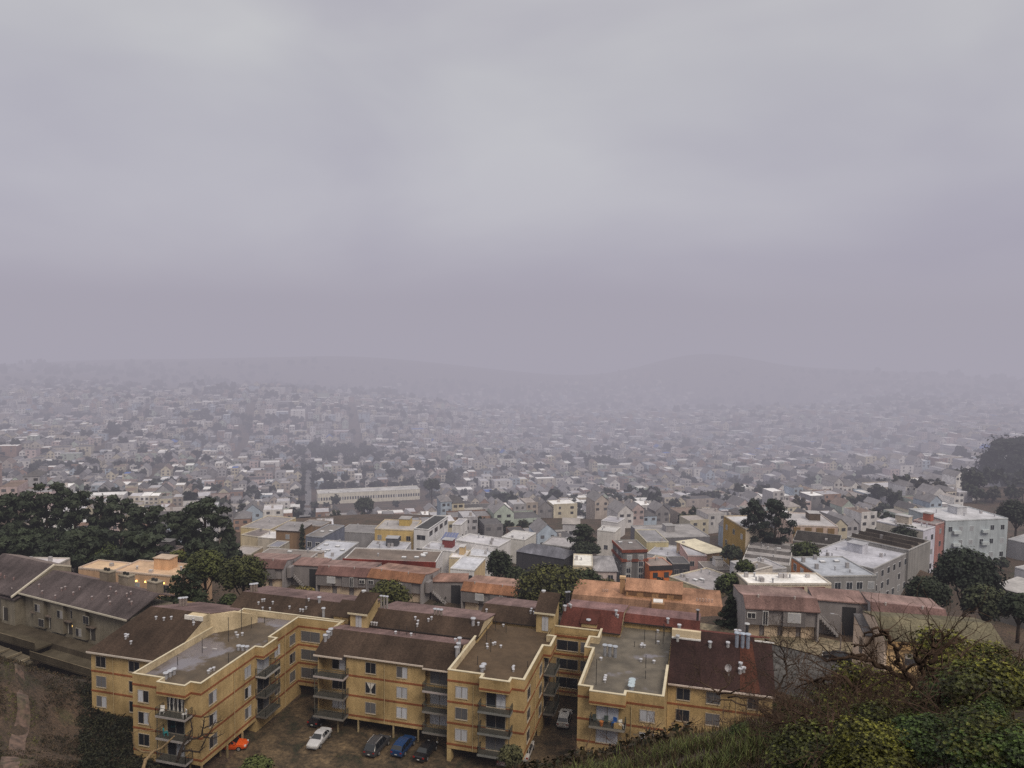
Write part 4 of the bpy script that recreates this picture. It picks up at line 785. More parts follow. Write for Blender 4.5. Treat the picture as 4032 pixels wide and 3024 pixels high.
tr_ = [onground(p) for p in ((10, 2560), (75, 2640), (85, 2720), (95, 2820), (70, 2920), (40, 3024), (0, 3120))]
strip('dirt_path', tr_, [.3, .5, .6, .7, .8, .9, 1.0], ground_z, M_TRAIL, .12)
# ================================================================== build the mid-distance buildings
def face_windows(root, e, face, cols, rows, trim, z0, z1, wide=False, school=False, arch=False, bay=False):
    """windows in the local frame: x along the front, y back, z up from the roof level down"""
    w, ln = e['w'], e['ln']; L_ = w if face == 'f' else ln
    if cols <= 0 or rows <= 0: return
    for r_ in range(rows):
        zc = z1 - (z1 - z0) * (r_ + .5) / rows
        for c in range(cols):
            if not school and cols > 2 and lr.random() < .08: continue
            ac = L_ * (c + .5) / cols + lr.uniform(-.15, .15) * (0 if school else 1); ww = (L_ / cols * .36) if wide else min(.75, L_ / cols * .3); hh = .85 if not school else 1.25
            if arch: ac = L_ * .22
            ww = min(ww, 1.6); dk = vary((.035, .04, .05), .4, lr) if lr.random() < .75 else vary((.30, .31, .33), .2, lr)
            f = MB(); t = .12
            def bx(a0, a1, b0, b1, d0, d1, col, mb):
                if face == 'f': mb.box(a0, a1, -d1, -d0, b0, b1, col, 0, 'k')
                elif face == 'r': mb.box(w + d0, w + d1, a0, a1, b0, b1, col, 0, 'l')
                else: mb.box(-d1, -d0, a0, a1, b0, b1, col, 0, 'r')
            dd = .05 if not bay else .45
            bx(ac - ww - t, ac + ww + t, zc - hh - t, zc + hh + t, .003, dd, trim, f)
            if bay and face == 'f': f.prism([(ac - ww - .5, -.003), (ac - ww, -.42), (ac + ww, -.42), (ac + ww + .5, -.003)], zc - hh - .35, zc + hh + .3, mixc(e['wall'], trim, .3))
            wo = f.build('window', M_WALL, root, local=True)
            p = MB(); bx(ac - ww, ac - .04, zc - hh, zc + hh, dd, dd + .03, dk, p); bx(ac + .04, ac + ww, zc - hh, zc + hh, dd, dd + .03, dk, p); p.build('pane', M_GLASS, wo, local=True)
            if arch: a = MB(); a.prism([(ac - ww - t, -.06), (ac + ww + t, -.06), (ac + ww + t, -.003), (ac - ww - t, -.003)], zc + hh + t, [zc + hh + 1.0] * 4, trim); a.build('window_arch', M_WALL, wo, local=True)
lr = random.Random(5)
def flat_top(root, e, roofc, wall, over=0):
    w, ln = e['w'], e['ln']
    mb = MB(); mb.box(-over, w + over, -over, ln + over, -.12 if over else -.35, 0 if over else -.25, roofc); r = mb.build('roof', M_FLAT, root, local=True)
    if not over:
        mb = MB(); ring(mb, [(0, 0), (w, 0), (w, ln), (0, ln)], [(.22, .22), (w - .22, .22), (w - .22, ln - .22), (.22, ln - .22)], -.5, .06, mixc(wall, (.7, .7, .7), .35)); mb.build('parapet', M_WALL, root, local=True)
    return r
for e in BL:
    w, ln, h, wall, roofc = e['w'], e['ln'], e['h'], e['wall'], e['roof']
    if 'cut' in e: ln = e['ln'] = min(ln, e['cut'])
    p0 = e['p0']; zlow = min(base_z(*(p0 + e['u'] * a * w + e['n'] * b * ln).xy) for a in (0, 1) for b in (0, 1)) - e['zt'] - .6
    zlow = min(zlow, -h - .5)
    t = thing(e['name'], e['label'], e['cat'], tuple(p0), e['rz']); ORG[t.name] = Vector((0, 0, 0))
    over = e.get('over', 0); hip = e.get('hip')
    mb = MB(); zt_ = -.13 if over or hip else -.36
    mb.face([(0, 0, zlow), (w, 0, zlow), (w, 0, zt_), (0, 0, zt_)], wall); mb.face([(w, 0, zlow), (w, ln, zlow), (w, ln, zt_), (w, 0, zt_)], e.get('rwall', wall)); mb.face([(w, ln, zlow), (0, ln, zlow), (0, ln, zt_), (w, ln, zt_)], wall); mb.face([(0, ln, zlow), (0, 0, zlow), (0, 0, zt_), (0, ln, zt_)], e.get('lwall', wall))
    mb.build('wall', M_WALL, t, local=True)
    if hip:
        o = over or .3; i = min(w, ln) * .42; A = [(-o, -o, -.12), (w + o, -o, -.12), (w + o, ln + o, -.12), (-o, ln + o, -.12)]
        Bq = [(i, ln / 2 - .05, hip), (w - i, ln / 2 - .05, hip), (w - i, ln / 2 + .05, hip), (i, ln / 2 + .05, hip)]; mb = MB()
        for k in range(4): mb.face([A[k], A[(k + 1) % 4], Bq[(k + 1) % 4], Bq[k]], roofc)
        mb.face(Bq, roofc); mb.face(A[::-1], roofc); mb.build('roof', M_SHIN, t, local=True)
    else: flat_top(t, e, roofc, wall, over)
    trim = e.get('trim', mixc(wall, (.55, .53, .52), .4)); z1 = -.7 - (e.get('fas', 0)); z0 = -h + (.4 if not e.get('garage') else 3)
    if e.get('fascia'):
        fs = e['fas']; mb = MB(); ring(mb, [(-.35, -.35), (w + .05, -.35), (w + .05, .0), (-.35, 0)][:4], [(-.3, -.003), (w, -.003), (w, -.002), (-.3, -.002)], -fs, .1, e['fascia']); mb.build('fascia', M_SHIN, t, local=True)
    if e.get('band'):
        mb = MB(); mb.box(-.45, w + .4, -.45, -.003, -4.1, -3.2, e['band']); mb.box(-.45, -.003, 0, ln, -4.1, -3.2, e['band']); mb.box(-.35, -.003, .01, ln, -.9, .1, e['band']); mb.build('tile_band', M_SHIN, t, local=True)
    if e.get('gar'): mb = MB(); mb.box(w * .1, w * .55, -.06, -.003, -h, -h + 2.4, e['gar']); mb.build('garage_door', M_TRIM, t, local=True); z0 += 2.6
    if e.get('garage'): mb = MB(); mb.box(w * .1, w * .9, -.06, -.003, -h, -h + 2.3, (.10, .10, .105)); mb.build('garage_door', M_TRIM, t, local=True)
    if e.get('panels'):
        for k in range(4):
            a = w * (k + .1) / 4; mb = MB(); mb.box(a, a + w / 7, -.25, -.003, -h * .95, -.75, e['panels']); mb.build('wall_panel', M_WALL, t, local=True)
    kw = dict(wide=e.get('wide'), school=e.get('school'), arch=e.get('arch'), bay=e.get('bay'))
    if e.get('fw'): face_windows(t, e, 'f', *e['fw'], trim, z0, z1, **kw)
    if e.get('rw'): face_windows(t, e, 'r', *e['rw'], trim, z0 if e.get('rh') is None else -3.4, z1 if e.get('rh') is None else -.5, wide=e.get('wide'))
    if e.get('lw'): face_windows(t, e, 'l', *e['lw'], trim, z0 if e['lw'][1] > 1 else -3.6, z1)
    for k in range(e.get('sky', 0)):
        a, b = lr.uniform(.15, .85) * w, lr.uniform(.2, .8) * ln; mb = MB(); mb.box(a - .7, a + .7, b - .5, b + .5, -.3, .12, (.3, .3, .31)); mb.box(a - .62, a + .62, b - .42, b + .42, .12, .2, (.72, .72, .74)); mb.build('skylight', M_TRIM, t, local=True)
    for k in range(e.get('vents', 0) + (1 if w > 8 else 0)):
        a, b = lr.uniform(.08, .92) * w, lr.uniform(.1, .9) * ln; mb = MB(); hh = lr.uniform(.4, 1.1)
        if lr.random() < .5: mb.cyl(a, b, -.3, hh, .2, 8, (.4, .4, .42)); mb.cyl(a, b, hh, hh + .15, .3, 8, (.6, .6, .62))
        else: mb.box(a - .4, a + .4, b - .35, b + .35, -.3, hh, vary((.42, .40, .40), .3, lr))
        mb.build('roof_vent', M_METAL, t, local=True)
    if e.get('hut'):
        a, b = w * lr.uniform(.35, .6), ln * .45; mb = MB(); mb.box(a, a + min(4, w * .3), b, b + min(4.5, ln * .35), -.3, 2.3, e['hut']); mb.box(a - .2, a + min(4, w * .3) + .2, b - .2, b + min(4.5, ln * .35) + .2, 2.303, 2.45, mixc(roofc, (.3, .3, .3), .4)); mb.build('rooftop_hut', M_WALL, t, local=True)
    if e.get('solar'):
        mb = MB()
        for k in range(5): a = w * (.12 + .15 * k); mb.face([(a, ln * .2, .1), (a + w * .13, ln * .2, .1), (a + w * .13, ln * .75, 1.6), (a, ln * .75, 1.6)], (.10, .12, .24))
        mb.build('solar_panel', M_GLASS, t, local=True)
    if e.get('ridges'):
        mb = MB()
        for k in range(3): b = ln * (.15 + .3 * k); mb.prism([(w * .02, b), (w * .98, b), (w * .98, b + .9), (w * .02, b + .9)], -.3, [.9, .9, .1, .1], mixc(roofc, (.03, .025, .02), .5))
        mb.build('roof_ridge', M_SHIN, t, local=True)
    if e.get('balc'):
        for a in (.12, .58):
            for k in range(3):
                mb = MB(); mb.prism([(w * a, -.003), (w * a - .3, -1.1), (w * a + 2.6, -1.1), (w * a + 3, -.003)], -h * .28 * (k + 1) - .3, -h * .28 * (k + 1) + .7, mixc(wall, (.6, .65, .66), .4)); mb.build('balcony', M_WALL, t, local=True)
    if e.get('lamps'):
        for k in range(4): mb = MB(); mb.box(w * (.3 + .12 * k), w * (.3 + .12 * k) + .28, -.3, -.003, -2.0, -1.7, (1, .6, .2)); mb.build('wall_lamp', M_LAMP, t, local=True)
# ---------------------------------------------------------------- townhouses
GRW, GRD, GDOOR = (.225, .205, .205), (.15, .138, .14), (.52, .41, .30)
for e in TH:
    w = e['w']; zl = -5.5; t = thing('townhouse', e['label'], 'townhouse', tuple(e['p0']), e['rz'])
    mb = MB()
    mb.box(0, w, .9, 11, -9, -.1, GRW); mb.box(0, w, -.1, .9, -2.9, -.1, GRW)
    for x in (0, w - .3): mb.box(x - .003 if x == 0 else x, x + .3 if x == 0 else x + .303, -.5, 11.003, -9 if x == 0 else -9, -.15, mixc(GRW, (.35, .33, .33), .4)); mb.face([(x, -.5, -.15), (x + .3, -.5, -.15), (x + .3, 1.7, 1.3), (x, 1.7, 1.3)]); 
    for x in (-.003, w + .003): mb.face([(x, -.5, -.15), (x, 11, -.15), (x, 11, .0), (x, 5.4, .5), (x, 1.7, 1.25)], mixc(GRW, (.35, .33, .33), .4))
    mb.build('wall', M_WALL, t, local=True)
    nb = max(2, int(w / 5.5))
    for k in range(nb):     # clad bays between flat recesses
        a, b = w * (k + .04) / nb, w * (k + .62) / nb; mb = MB(); mb.box(a, b, -.55, -.1, -2.85, -.2, GRD)
        for z in range(12): mb.box(a, b, -.57, -.55, -2.75 + z * .21, -2.6 + z * .21, mixc(GRD, GRW, .5))
        mb.box(a - .06, a, -.6, -.1, -2.95, -.1, GRW); mb.box(b, b + .06, -.6, -.1, -2.95, -.1, GRW); mb.build('clad_bay', M_WALL, t, local=True)
    mb = MB(); mb.slab([(-.1, -.75, -.12), (w + .1, -.75, -.12), (w + .1, 1.7, 1.35), (-.1, 1.7, 1.35)], .14, e['roofc']); mb.slab([(-.1, 1.703, 1.35), (w + .1, 1.703, 1.35), (w + .1, 5.5, .55), (-.1, 5.5, .55)], .14, mixc(e['roofc'], (.36, .25, .23), .5)); mb.slab([(-.1, 5.503, .55), (w + .1, 5.503, .55), (w + .1, 11.1, -.02), (-.1, 11.1, -.02)], .14, mixc(e['roofc'], (.30, .22, .20), .5)); mb.build('roof', M_SHIN, t, local=True)
    for k in range(e['gar']):
        s = w / e['gar']; a = s * (k + .14); mb = MB(); mb.box(a, a + s * .72, .6, .88, -5.3, -3.15, GDOOR)
        mb.build('garage_door', M_TRIM, t, local=True)
    for kind, f in e['wins']:
        a = w * f; ww, z0, z1 = {'w': (.95, -2.1, -.6), 's': (.6, -1.7, -.9), 'n': (.35, -2.7, -.5), 'b': (.6, -1.8, -.8)}[kind]
        mb = MB(); mb.box(a - ww - .1, a + ww + .1, -.68, -.09, z0 - .1, z1 + .1, (.55, .54, .53)); wo = mb.build('window', M_TRIM, t, local=True)
        c = (.40, .40, .42) if kind == 'w' else (.035, .035, .04); mb = MB(); mb.box(a - ww, a - .04, -.71, -.683, z0, z1, c); mb.box(a + .04, a + ww, -.71, -.683, z0, z1, c); mb.build('pane', M_GLASS, wo, local=True)
    if e.get('sidewin'):
        mb = MB(); mb.box(w + .31, w + .36, 5, 5.5, -2.2, .2, (.06, .06, .065)); mb.build('window', M_GLASS, t, local=True); mb = MB(); mb.box(w + .31, w + .37, 4.8, 5.8, -5.2, -3.1, (.6, .6, .6)); mb.build('door', M_TRIM, t, local=True); mb = MB(); mb.box(w + .3, w + 1.3, 1, 3.2, -2.9, -.3, GRW); mb.build('side_bay', M_WALL, t, local=True)
    for k in range(2): mb = MB(); a = w * (.2 + .5 * k); mb.cyl(a, 1.4, .6, 1.6, .16, 8, (.5, .45, .42)); mb.build('roof_vent', M_METAL, t, local=True)
def connector(label, a, b):
    p = a['p0'] + a['u'] * (a['w'] + .32) + a['n'] * 4.5; q = b['p0'] - b['u'] * .05 + b['n'] * 4.5; u = q - p; rz = math.atan2(u.y, u.x); w = math.hypot(u.x, u.y)
    z = min(p.z, q.z); t = thing('stair_link', label, 'stair link', (p.x, p.y, z), rz)
    mb = MB(); mb.box(0, w, 0, 6, -9, .2, GRW); mb.build('wall', M_WALL, t, local=True)
    mb = MB(); mb.box(0, w, -.3, 6.2, .2, .4, mixc(a['roofc'], (.3, .2, .18), .5)); mb.build('roof', M_SHIN, t, local=True)
    mb = MB(); mb.box(w * .55, w * .8, -.06, -.003, -5.4, -.6, (.03, .03, .033)); mb.build('doorway', M_DARK, t, local=True)
    mb = MB()
    for k in range(10): mb.box(.1 + k * w * .045, .1 + (k + 1) * w * .045, -1.6, -.2, -1.6 - k * .38 - .3, -1.6 - k * .38, (.27, .25, .25))
    mb.tube([(.1, -1.6, -.7), (.1 + w * .45, -1.6, -4.6)], .05, 4, (.3, .28, .28)); mb.build('stair', M_WALL, t, local=True)
connector('grey stair link right of the leftmost townhouse', TH[0], TH[1])
connector('grey stair link with dark doorway between the two orange-roofed townhouses', TH[2], TH[3])
connector('grey stair link with tall dark doorway behind the street lamp', TH[4], TH[5])
# ---------------------------------------------------------------- orange-brown complex (middle right)
def frame(tl, tr, dep):
    p0 = pd(tl, dep); p1 = pz(tr, p0.z); u = p1 - p0; return p0, math.atan2(u.y, u.x), math.hypot(u.x, u.y)
OB = (.148, .084, .054)
p0, rz, w = frame(c7(700, 985), c7(1900, 1092), 148)
t = thing('townhouse', 'long copper brown roofed townhouse row with small white skylight dormer', 'townhouse', tuple(p0), rz)
mb = MB(); mb.box(0, w, .5, 12, -9, -.1, (.34, .22, .11)); mb.build('wall', M_WALL, t, local=True)
mb = MB(); mb.slab([(-.2, -.1, 0), (w + .2, -.1, 0), (w + .2, 3.2, 1.5), (-.2, 3.2, 1.5)], .15, OB); mb.slab([(-.2, 3.203, 1.5), (w + .2, 3.203, 1.5), (w + .2, 12, 1.8), (-.2, 12, 1.8)], .15, mixc(OB, (.5, .27, .17), .45)); mb.build('roof', M_SHIN, t, local=True)
a, b = w * .36, w * .74
mb = MB(); mb.prism([(a, 4.4), (b, 4.4), (b, 8.5), (a, 8.5)], 1.5, [2.9, 2.9, 3.9, 3.9], mixc(OB, (.42, .25, .12), .5)); mb.slab([(a - .2, 4.2, 2.95), (b + .2, 4.2, 2.95), (b + .2, 8.8, 4.0), (a - .2, 8.8, 4.0)], .15, mixc(OB, (.5, .27, .17), .45)); mb.build('upper_roof', M_SHIN, t, local=True)
for k in range(4): mb = MB(); x = a + (b - a) * (.05 + .27 * k); mb.box(x, x + 1.6, 4.33, 4.397, 1.9, 2.6, (.16, .09, .05)); mb.build('louvre', M_WALL, t, local=True)
mb = MB(); x = w * .54; mb.box(x, x + 2.4, .2, 3.8, .2, 2.0, (.30, .17, .09)); mb.box(x + .3, x + 2.1, .9, 2.6, 2.0, 2.2, (.75, .73, .72)); mb.build('skylight', M_TRIM, t, local=True)
mb = MB(); x = w * .33; mb.box(x - .4, x + .6, 5.8, 6.6, 1.2, 4.6, (.40, .24, .13)); mb.box(x - .5, x + .7, 5.7, 6.7, 4.6, 5.0, (.6, .42, .25)); mb.build('chimney', M_WALL, t, local=True)
for k in range(2):
    x = w * (.86 + .085 * k); s = w * .075; mb = MB(); mb.box(x, x + s, .42, .495, -3.2, -.7, (.40, .29, .16))
    for zz in range(4):
        for xx in range(3): mb.box(x + .08 + xx * s / 3, x - .05 + (xx + 1) * s / 3, .38, .418, -3.1 + zz * .6, -2.65 + zz * .6, (.58, .45, .28))
    mb.build('garage_door', M_TRIM, t, local=True)
for k in range(6): mb = MB(); x = w * (.84 + .02 * k); mb.cyl(x, 5, 1.5, 2.2, .14, 8, (.55, .42, .36)); mb.build('roof_vent', M_METAL, t, local=True)
for k in range(3): mb = MB(); x = w * (.2 + .015 * k); mb.cyl(x, 6, 1.5, 2.1, .12, 8, (.55, .42, .36)); mb.build('roof_vent', M_METAL, t, local=True)
# ---------------------------------------------------------------- peach house with olive roof (right)
p0, rz, w = frame(c8(1290, 1160), c8(2100, 1215), 92)
t = thing('house', 'peach stucco house with olive grey roof behind the tangled bare branches', 'house', tuple(p0), rz); PE = (.68, .47, .25)
mb = MB(); mb.box(0, w, .3, 9, -10, -.15, PE); mb.box(-.3, 0, .3, 9, -10, -.15, (.64, .51, .41)); mb.box(-1.4, -.3, 4.2, 9, -10, -1.2, (.64, .51, .41))
mb.face([(-.3, .3, -.15), (-.3, 9, -.15), (-.3, 9, .2), (-.3, 4.3, 1.4), (-.3, .3, .1)][::-1], (.66, .53, .43)); mb.face([(-1.4, 4.2, -1.2), (-1.4, 9, -1.2), (-1.4, 9, -.1), (-1.4, 4.2, -1.1)][::-1], (.66, .53, .43)); mb.build('wall', M_STUC, t, local=True)
mb = MB(); mb.slab([(-.35, 0, .05), (w, 0, .05), (w, 4.3, 1.5), (-.35, 4.3, 1.5)], .15, (.125, .11, .072)); mb.slab([(-.35, 4.303, 1.5), (w, 4.303, 1.5), (w, 9.1, .4), (-.35, 9.1, .4)], .15, (.125, .11, .072)); mb.slab([(-1.5, 4, -1.0), (-.36, 4, -1.0), (-.36, 9, 0), (-1.5, 9, 0)], .15, (.10, .095, .10)); mb.build('roof', M_SHIN, t, local=True)
mb = MB(); mb.box(0, w, -.1, .25, -1.0, -.1, (.52, .34, .16)); mb.build('fascia', M_STUC, t, local=True)
for x in (2.1, 6.4): 
    mb = MB(); mb.box(x - .1, x + 1.4, .2, .297, -3.1, -1.5, (.3, .22, .14)); wo = mb.build('window', M_TRIM, t, local=True); mb = MB(); mb.box(x, x + 1.3, .16, .197, -3.0, -2.2, (.05, .05, .055)); mb.box(x, x + 1.3, .16, .197, -2.2, -1.6, (.30, .27, .24)); mb.build('pane', M_GLASS, wo, local=True)
mb = MB(); mb.box(-1.46, -1.403, 5, 6.2, -4, -2, (.10, .085, .08)); mb.build('window', M_GLASS, t, local=True)
# ---------------------------------------------------------------- grey-green townhouses (left)
GG = (.215, .19, .15); GR = (.070, .056, .056)
p0, rz, w = frame(c5(165, 968), c5(1010, 1180), 140)
t = thing('townhouse', 'grey-green townhouse row with dark shingle roof and lit doorways, left of the yellow wing', 'townhouse', tuple(p0), rz)
mb = MB(); mb.box(.3, w, .6, 9.4, -11, -.15, GG); mb.box(3.6, 6.6, -.1, .6, -5.8, -.2, GG); mb.box(8.6, 12.0, -.1, .6, -5.8, -.2, GG); mb.box(14.5, 18, -.1, .6, -5.8, -.2, GG); mb.build('wall', M_STUC, t, local=True)
mb = MB(); mb.slab([(0, -.4, 0), (w + .3, -.4, 0), (w + .3, 6.3, 2.45), (0, 6.3, 2.45)], .18, GR); mb.slab([(0, 6.303, 2.45), (w + .3, 6.303, 2.45), (w + .3, 9.6, 1.2), (0, 9.6, 1.2)], .18, (.13, .095, .09)); rf = mb.build('roof', M_SHIN, t, local=True)
mb = MB(); mb.box(0, w + .3, -.55, -.403, -.22, .05, (.46, .42, .34)); mb.build('gutter', M_TRIM, rf, local=True)
for k, (x, z) in enumerate(((4.2, -2.0), (5.2, -4.6), (10.5, -2.1), (13.2, -2.0), (15.5, -4.5), (17.5, -1.9))):
    mb = MB(); yy = -.1 if (3.6 < x < 6.6 or 8.6 < x < 12 or 14.5 < x < 18) else .6; mb.box(x - .1, x + 1.5, yy - .06, yy - .003, z - .9, z + .6, (.3, .28, .24)); wo = mb.build('window', M_TRIM, t, local=True)
    mb = MB(); mb.box(x, x + .66, yy - .09, yy - .063, z - .8, z + .5, (.03, .03, .035)); mb.box(x + .74, x + 1.4, yy - .09, yy - .063, z - .8, z + .5, (.28, .27, .27) if k % 2 == 0 else (.03, .03, .035)); mb.build('pane', M_GLASS, wo, local=True)
for k, x in enumerate((3.0, 7.4, 12.6, 18.6)):
    mb = MB(); mb.box(x, x + 1.0, .5, .597, -5.7, -3.5, (.05, .045, .04)); mb.box(x - .12, x, .46, .597, -5.7, -3.4, (.5, .47, .42)); mb.box(x - .4, x + 1.4, -.2, .5, -3.35, -3.2, (.14, .11, .09)); dr = mb.build('door', M_TRIM, t, local=True)
    if k in (1, 2): mb = MB(); mb.box(x + 1.25, x + 1.5, .3, .59, -4.2, -3.9, (1, .6, .2)); mb.build('door_lamp', M_LAMP, dr, local=True)
for k in range(16): mb = MB(); x, s = lr.uniform(.08, .95) * w, lr.uniform(.08, .9); z = s * 2.45; mb.cyl(x, -.4 + s * 6.7, z - .1, z + .45, .14, 7, (.28, .2, .19)); mb.cyl(x, -.4 + s * 6.7, z + .45, z + .6, .2, 7, (.45, .38, .37)); mb.build('roof_vent', M_METAL, t, local=True)
for k, x in enumerate((w * .42, w * .60, w * .86)): mb = MB(); mb.box(x, x + 2.6, 7.2, 8.6, 1.6, 3.7, (.24, .20, .16)); mb.box(x - .1, x + 2.7, 7.1, 8.7, 3.7, 3.9, (.30, .26, .21)); mb.box(x + .7, x + 1.1, 7.6, 8.0, 3.9, 4.4, (.05, .05, .05)); mb.box(x + 1.5, x + 1.9, 7.6, 8, 3.9, 4.4, (.05, .05, .05)); mb.build('chimney', M_STUC, t, local=True)
T2 = thing('townhouse', 'grey-green townhouse at the left frame edge with cream-edged gable roof', 'townhouse', tuple(p0), rz)
mb = MB(); mb.box(-16, -.04, 1.4, 10, -11, -.2, GG); mb.box(-4, -.05, -1.2, 1.4, -11, -1.0, GG); mb.face([(-.02, -.2, -.3), (-.02, 10, -.3), (-.02, 10, 2.1), (-.02, 6.6, 3.3)], mixc(GG, (.3, .26, .2), .5)); mb.face([(-.03, -.2, -.3), (-.03, 6.6, 3.3), (-.03, 10, 2.1), (-.03, 10, -.3)], mixc(GG, (.3, .26, .2), .5)); mb.build('wall', M_STUC, T2, local=True)
mb = MB(); mb.slab([(-16, -1.6, -.3), (-.3, -1.6, -.3), (-.3, 6.6, 3.4), (-16, 6.6, 3.4)], .18, GR); mb.slab([(-16, 6.603, 3.4), (-.3, 6.603, 3.4), (-.3, 10, 2.2), (-16, 10, 2.2)], .18, (.15, .12, .11)); mb.slab([(-4.2, -1.5, -1.0), (.3, -1.5, -1.0), (.3, 1.3, -.2), (-4.2, 1.3, -.2)], .2, GR); rf = mb.build('roof', M_SHIN, T2, local=True)
mb = MB(); mb.slab([(-.3, -1.7, -.3), (.05, -1.7, -.3), (.05, 6.6, 3.52), (-.3, 6.6, 3.52)], .3, (.52, .47, .38)); mb.slab([(-.3, 6.603, 3.52), (.05, 6.603, 3.52), (.05, 10, 2.3), (-.3, 10, 2.3)], .3, (.52, .47, .38)); mb.build('verge', M_TRIM, rf, local=True)
mb = MB(); mb.box(-3.2, -2.1, -1.27, -1.203, -5.4, -3.0, (.04, .035, .03)); mb.box(-3.35, -3.2, -1.29, -1.203, -5.4, -2.9, (.5, .47, .42)); mb.build('door', M_TRIM, T2, local=True)
mb = MB(); mb.cyl(-2.5, .2, -.7, .2, .25, 10, (.5, .22, .10)); mb.cyl(-2.5, .2, .2, .4, .38, 10, (.7, .6, .55)); mb.build('roof_vent', M_METAL, T2, local=True)
for k in range(4): mb = MB(); x, s = lr.uniform(-9, -1.5), lr.uniform(.3, .7); z = -.3 + s * 3.7; mb.cyl(x, -1.6 + s * 8.2, z - .1, z + .5, .16, 7, (.3, .2, .19)); mb.build('roof_vent', M_METAL, T2, local=True)
# raised walkway with carports below
t = thing('walkway', 'raised timber walkway with railing over dark carports, before the grey-green townhouses', 'walkway', tuple(p0), rz); WK = (.085, .07, .048)
mb = MB(); mb.box(-9, 13.5, -6.2, -3.2, -6.3, -6.0, WK); mb.box(13.5, w + 2, -7.2, -3.2, -7.3, -7.0, WK); mb.box(-9, w + 2, -3.2, -.15, -11, -6.05, (.075, .06, .042)); mb.build('deck', M_STUC, t, local=True)
mb = MB()
for z in range(6): mb.box(-9, 13.4, -6.3, -6.24, -6.0 + z * .2, -5.84 + z * .2, vary(WK, .2)); mb.box(13.6, w + 2, -7.3, -7.24, -7.0 + z * .2, -6.84 + z * .2, vary(WK, .2))
mb.box(-9, 13.4, -6.36, -6.2, -4.85, -4.78, (.16, .13, .09)); mb.box(13.6, w + 2, -7.36, -7.2, -5.85, -5.78, (.16, .13, .09)); mb.build('railing', M_STUC, t, local=True)
mb = MB(); mb.slab([(-6, -9.2, -7.6), (14, -10.2, -8.4), (14, -6.3, -7.5), (-6, -6.3, -6.7)], .2, (.115, .095, .065)); mb.build('carport_roof', M_FLAT, t, local=True)
for k in range(7): mb = MB(); x = -7 + k * 3.4; mb.box(x - .12, x + .12, -9, -6.4, -7.3, -7.0, (.26, .22, .16)); mb.box(x - .1, x + .1, -9.0, -8.8, -11, -7.3, (.16, .13, .09)); mb.build('carport_beam', M_STUC, t, local=True)
# ---------------------------------------------------------------- street on the right
s0 = pd((2700, 2570), 123); 
road = [pd((2500, 2565), 128), pd((2900, 2600), 118), pd((3300, 2650), 111), pd((3700, 2690), 105), pd((4300, 2740), 98)]
def zr(x, y): return base_z(x, y)
strip('street', [Vector((p.x, p.y, 0)) for p in road], [5.5] * 5, zr, M_ASPH, .25)
nrm = Vector((.2, .97, 0)).normalized()
strip('pavement', [Vector((p.x, p.y, 0)) + nrm * 8.0 for p in road], [2.4] * 5, zr, M_PAVE, .37)
strip('driveway', [Vector((p.x, p.y, 0)) + nrm * 11.6 for p in road[:4]], [1.2] * 4, zr, M_PAVE, .42)
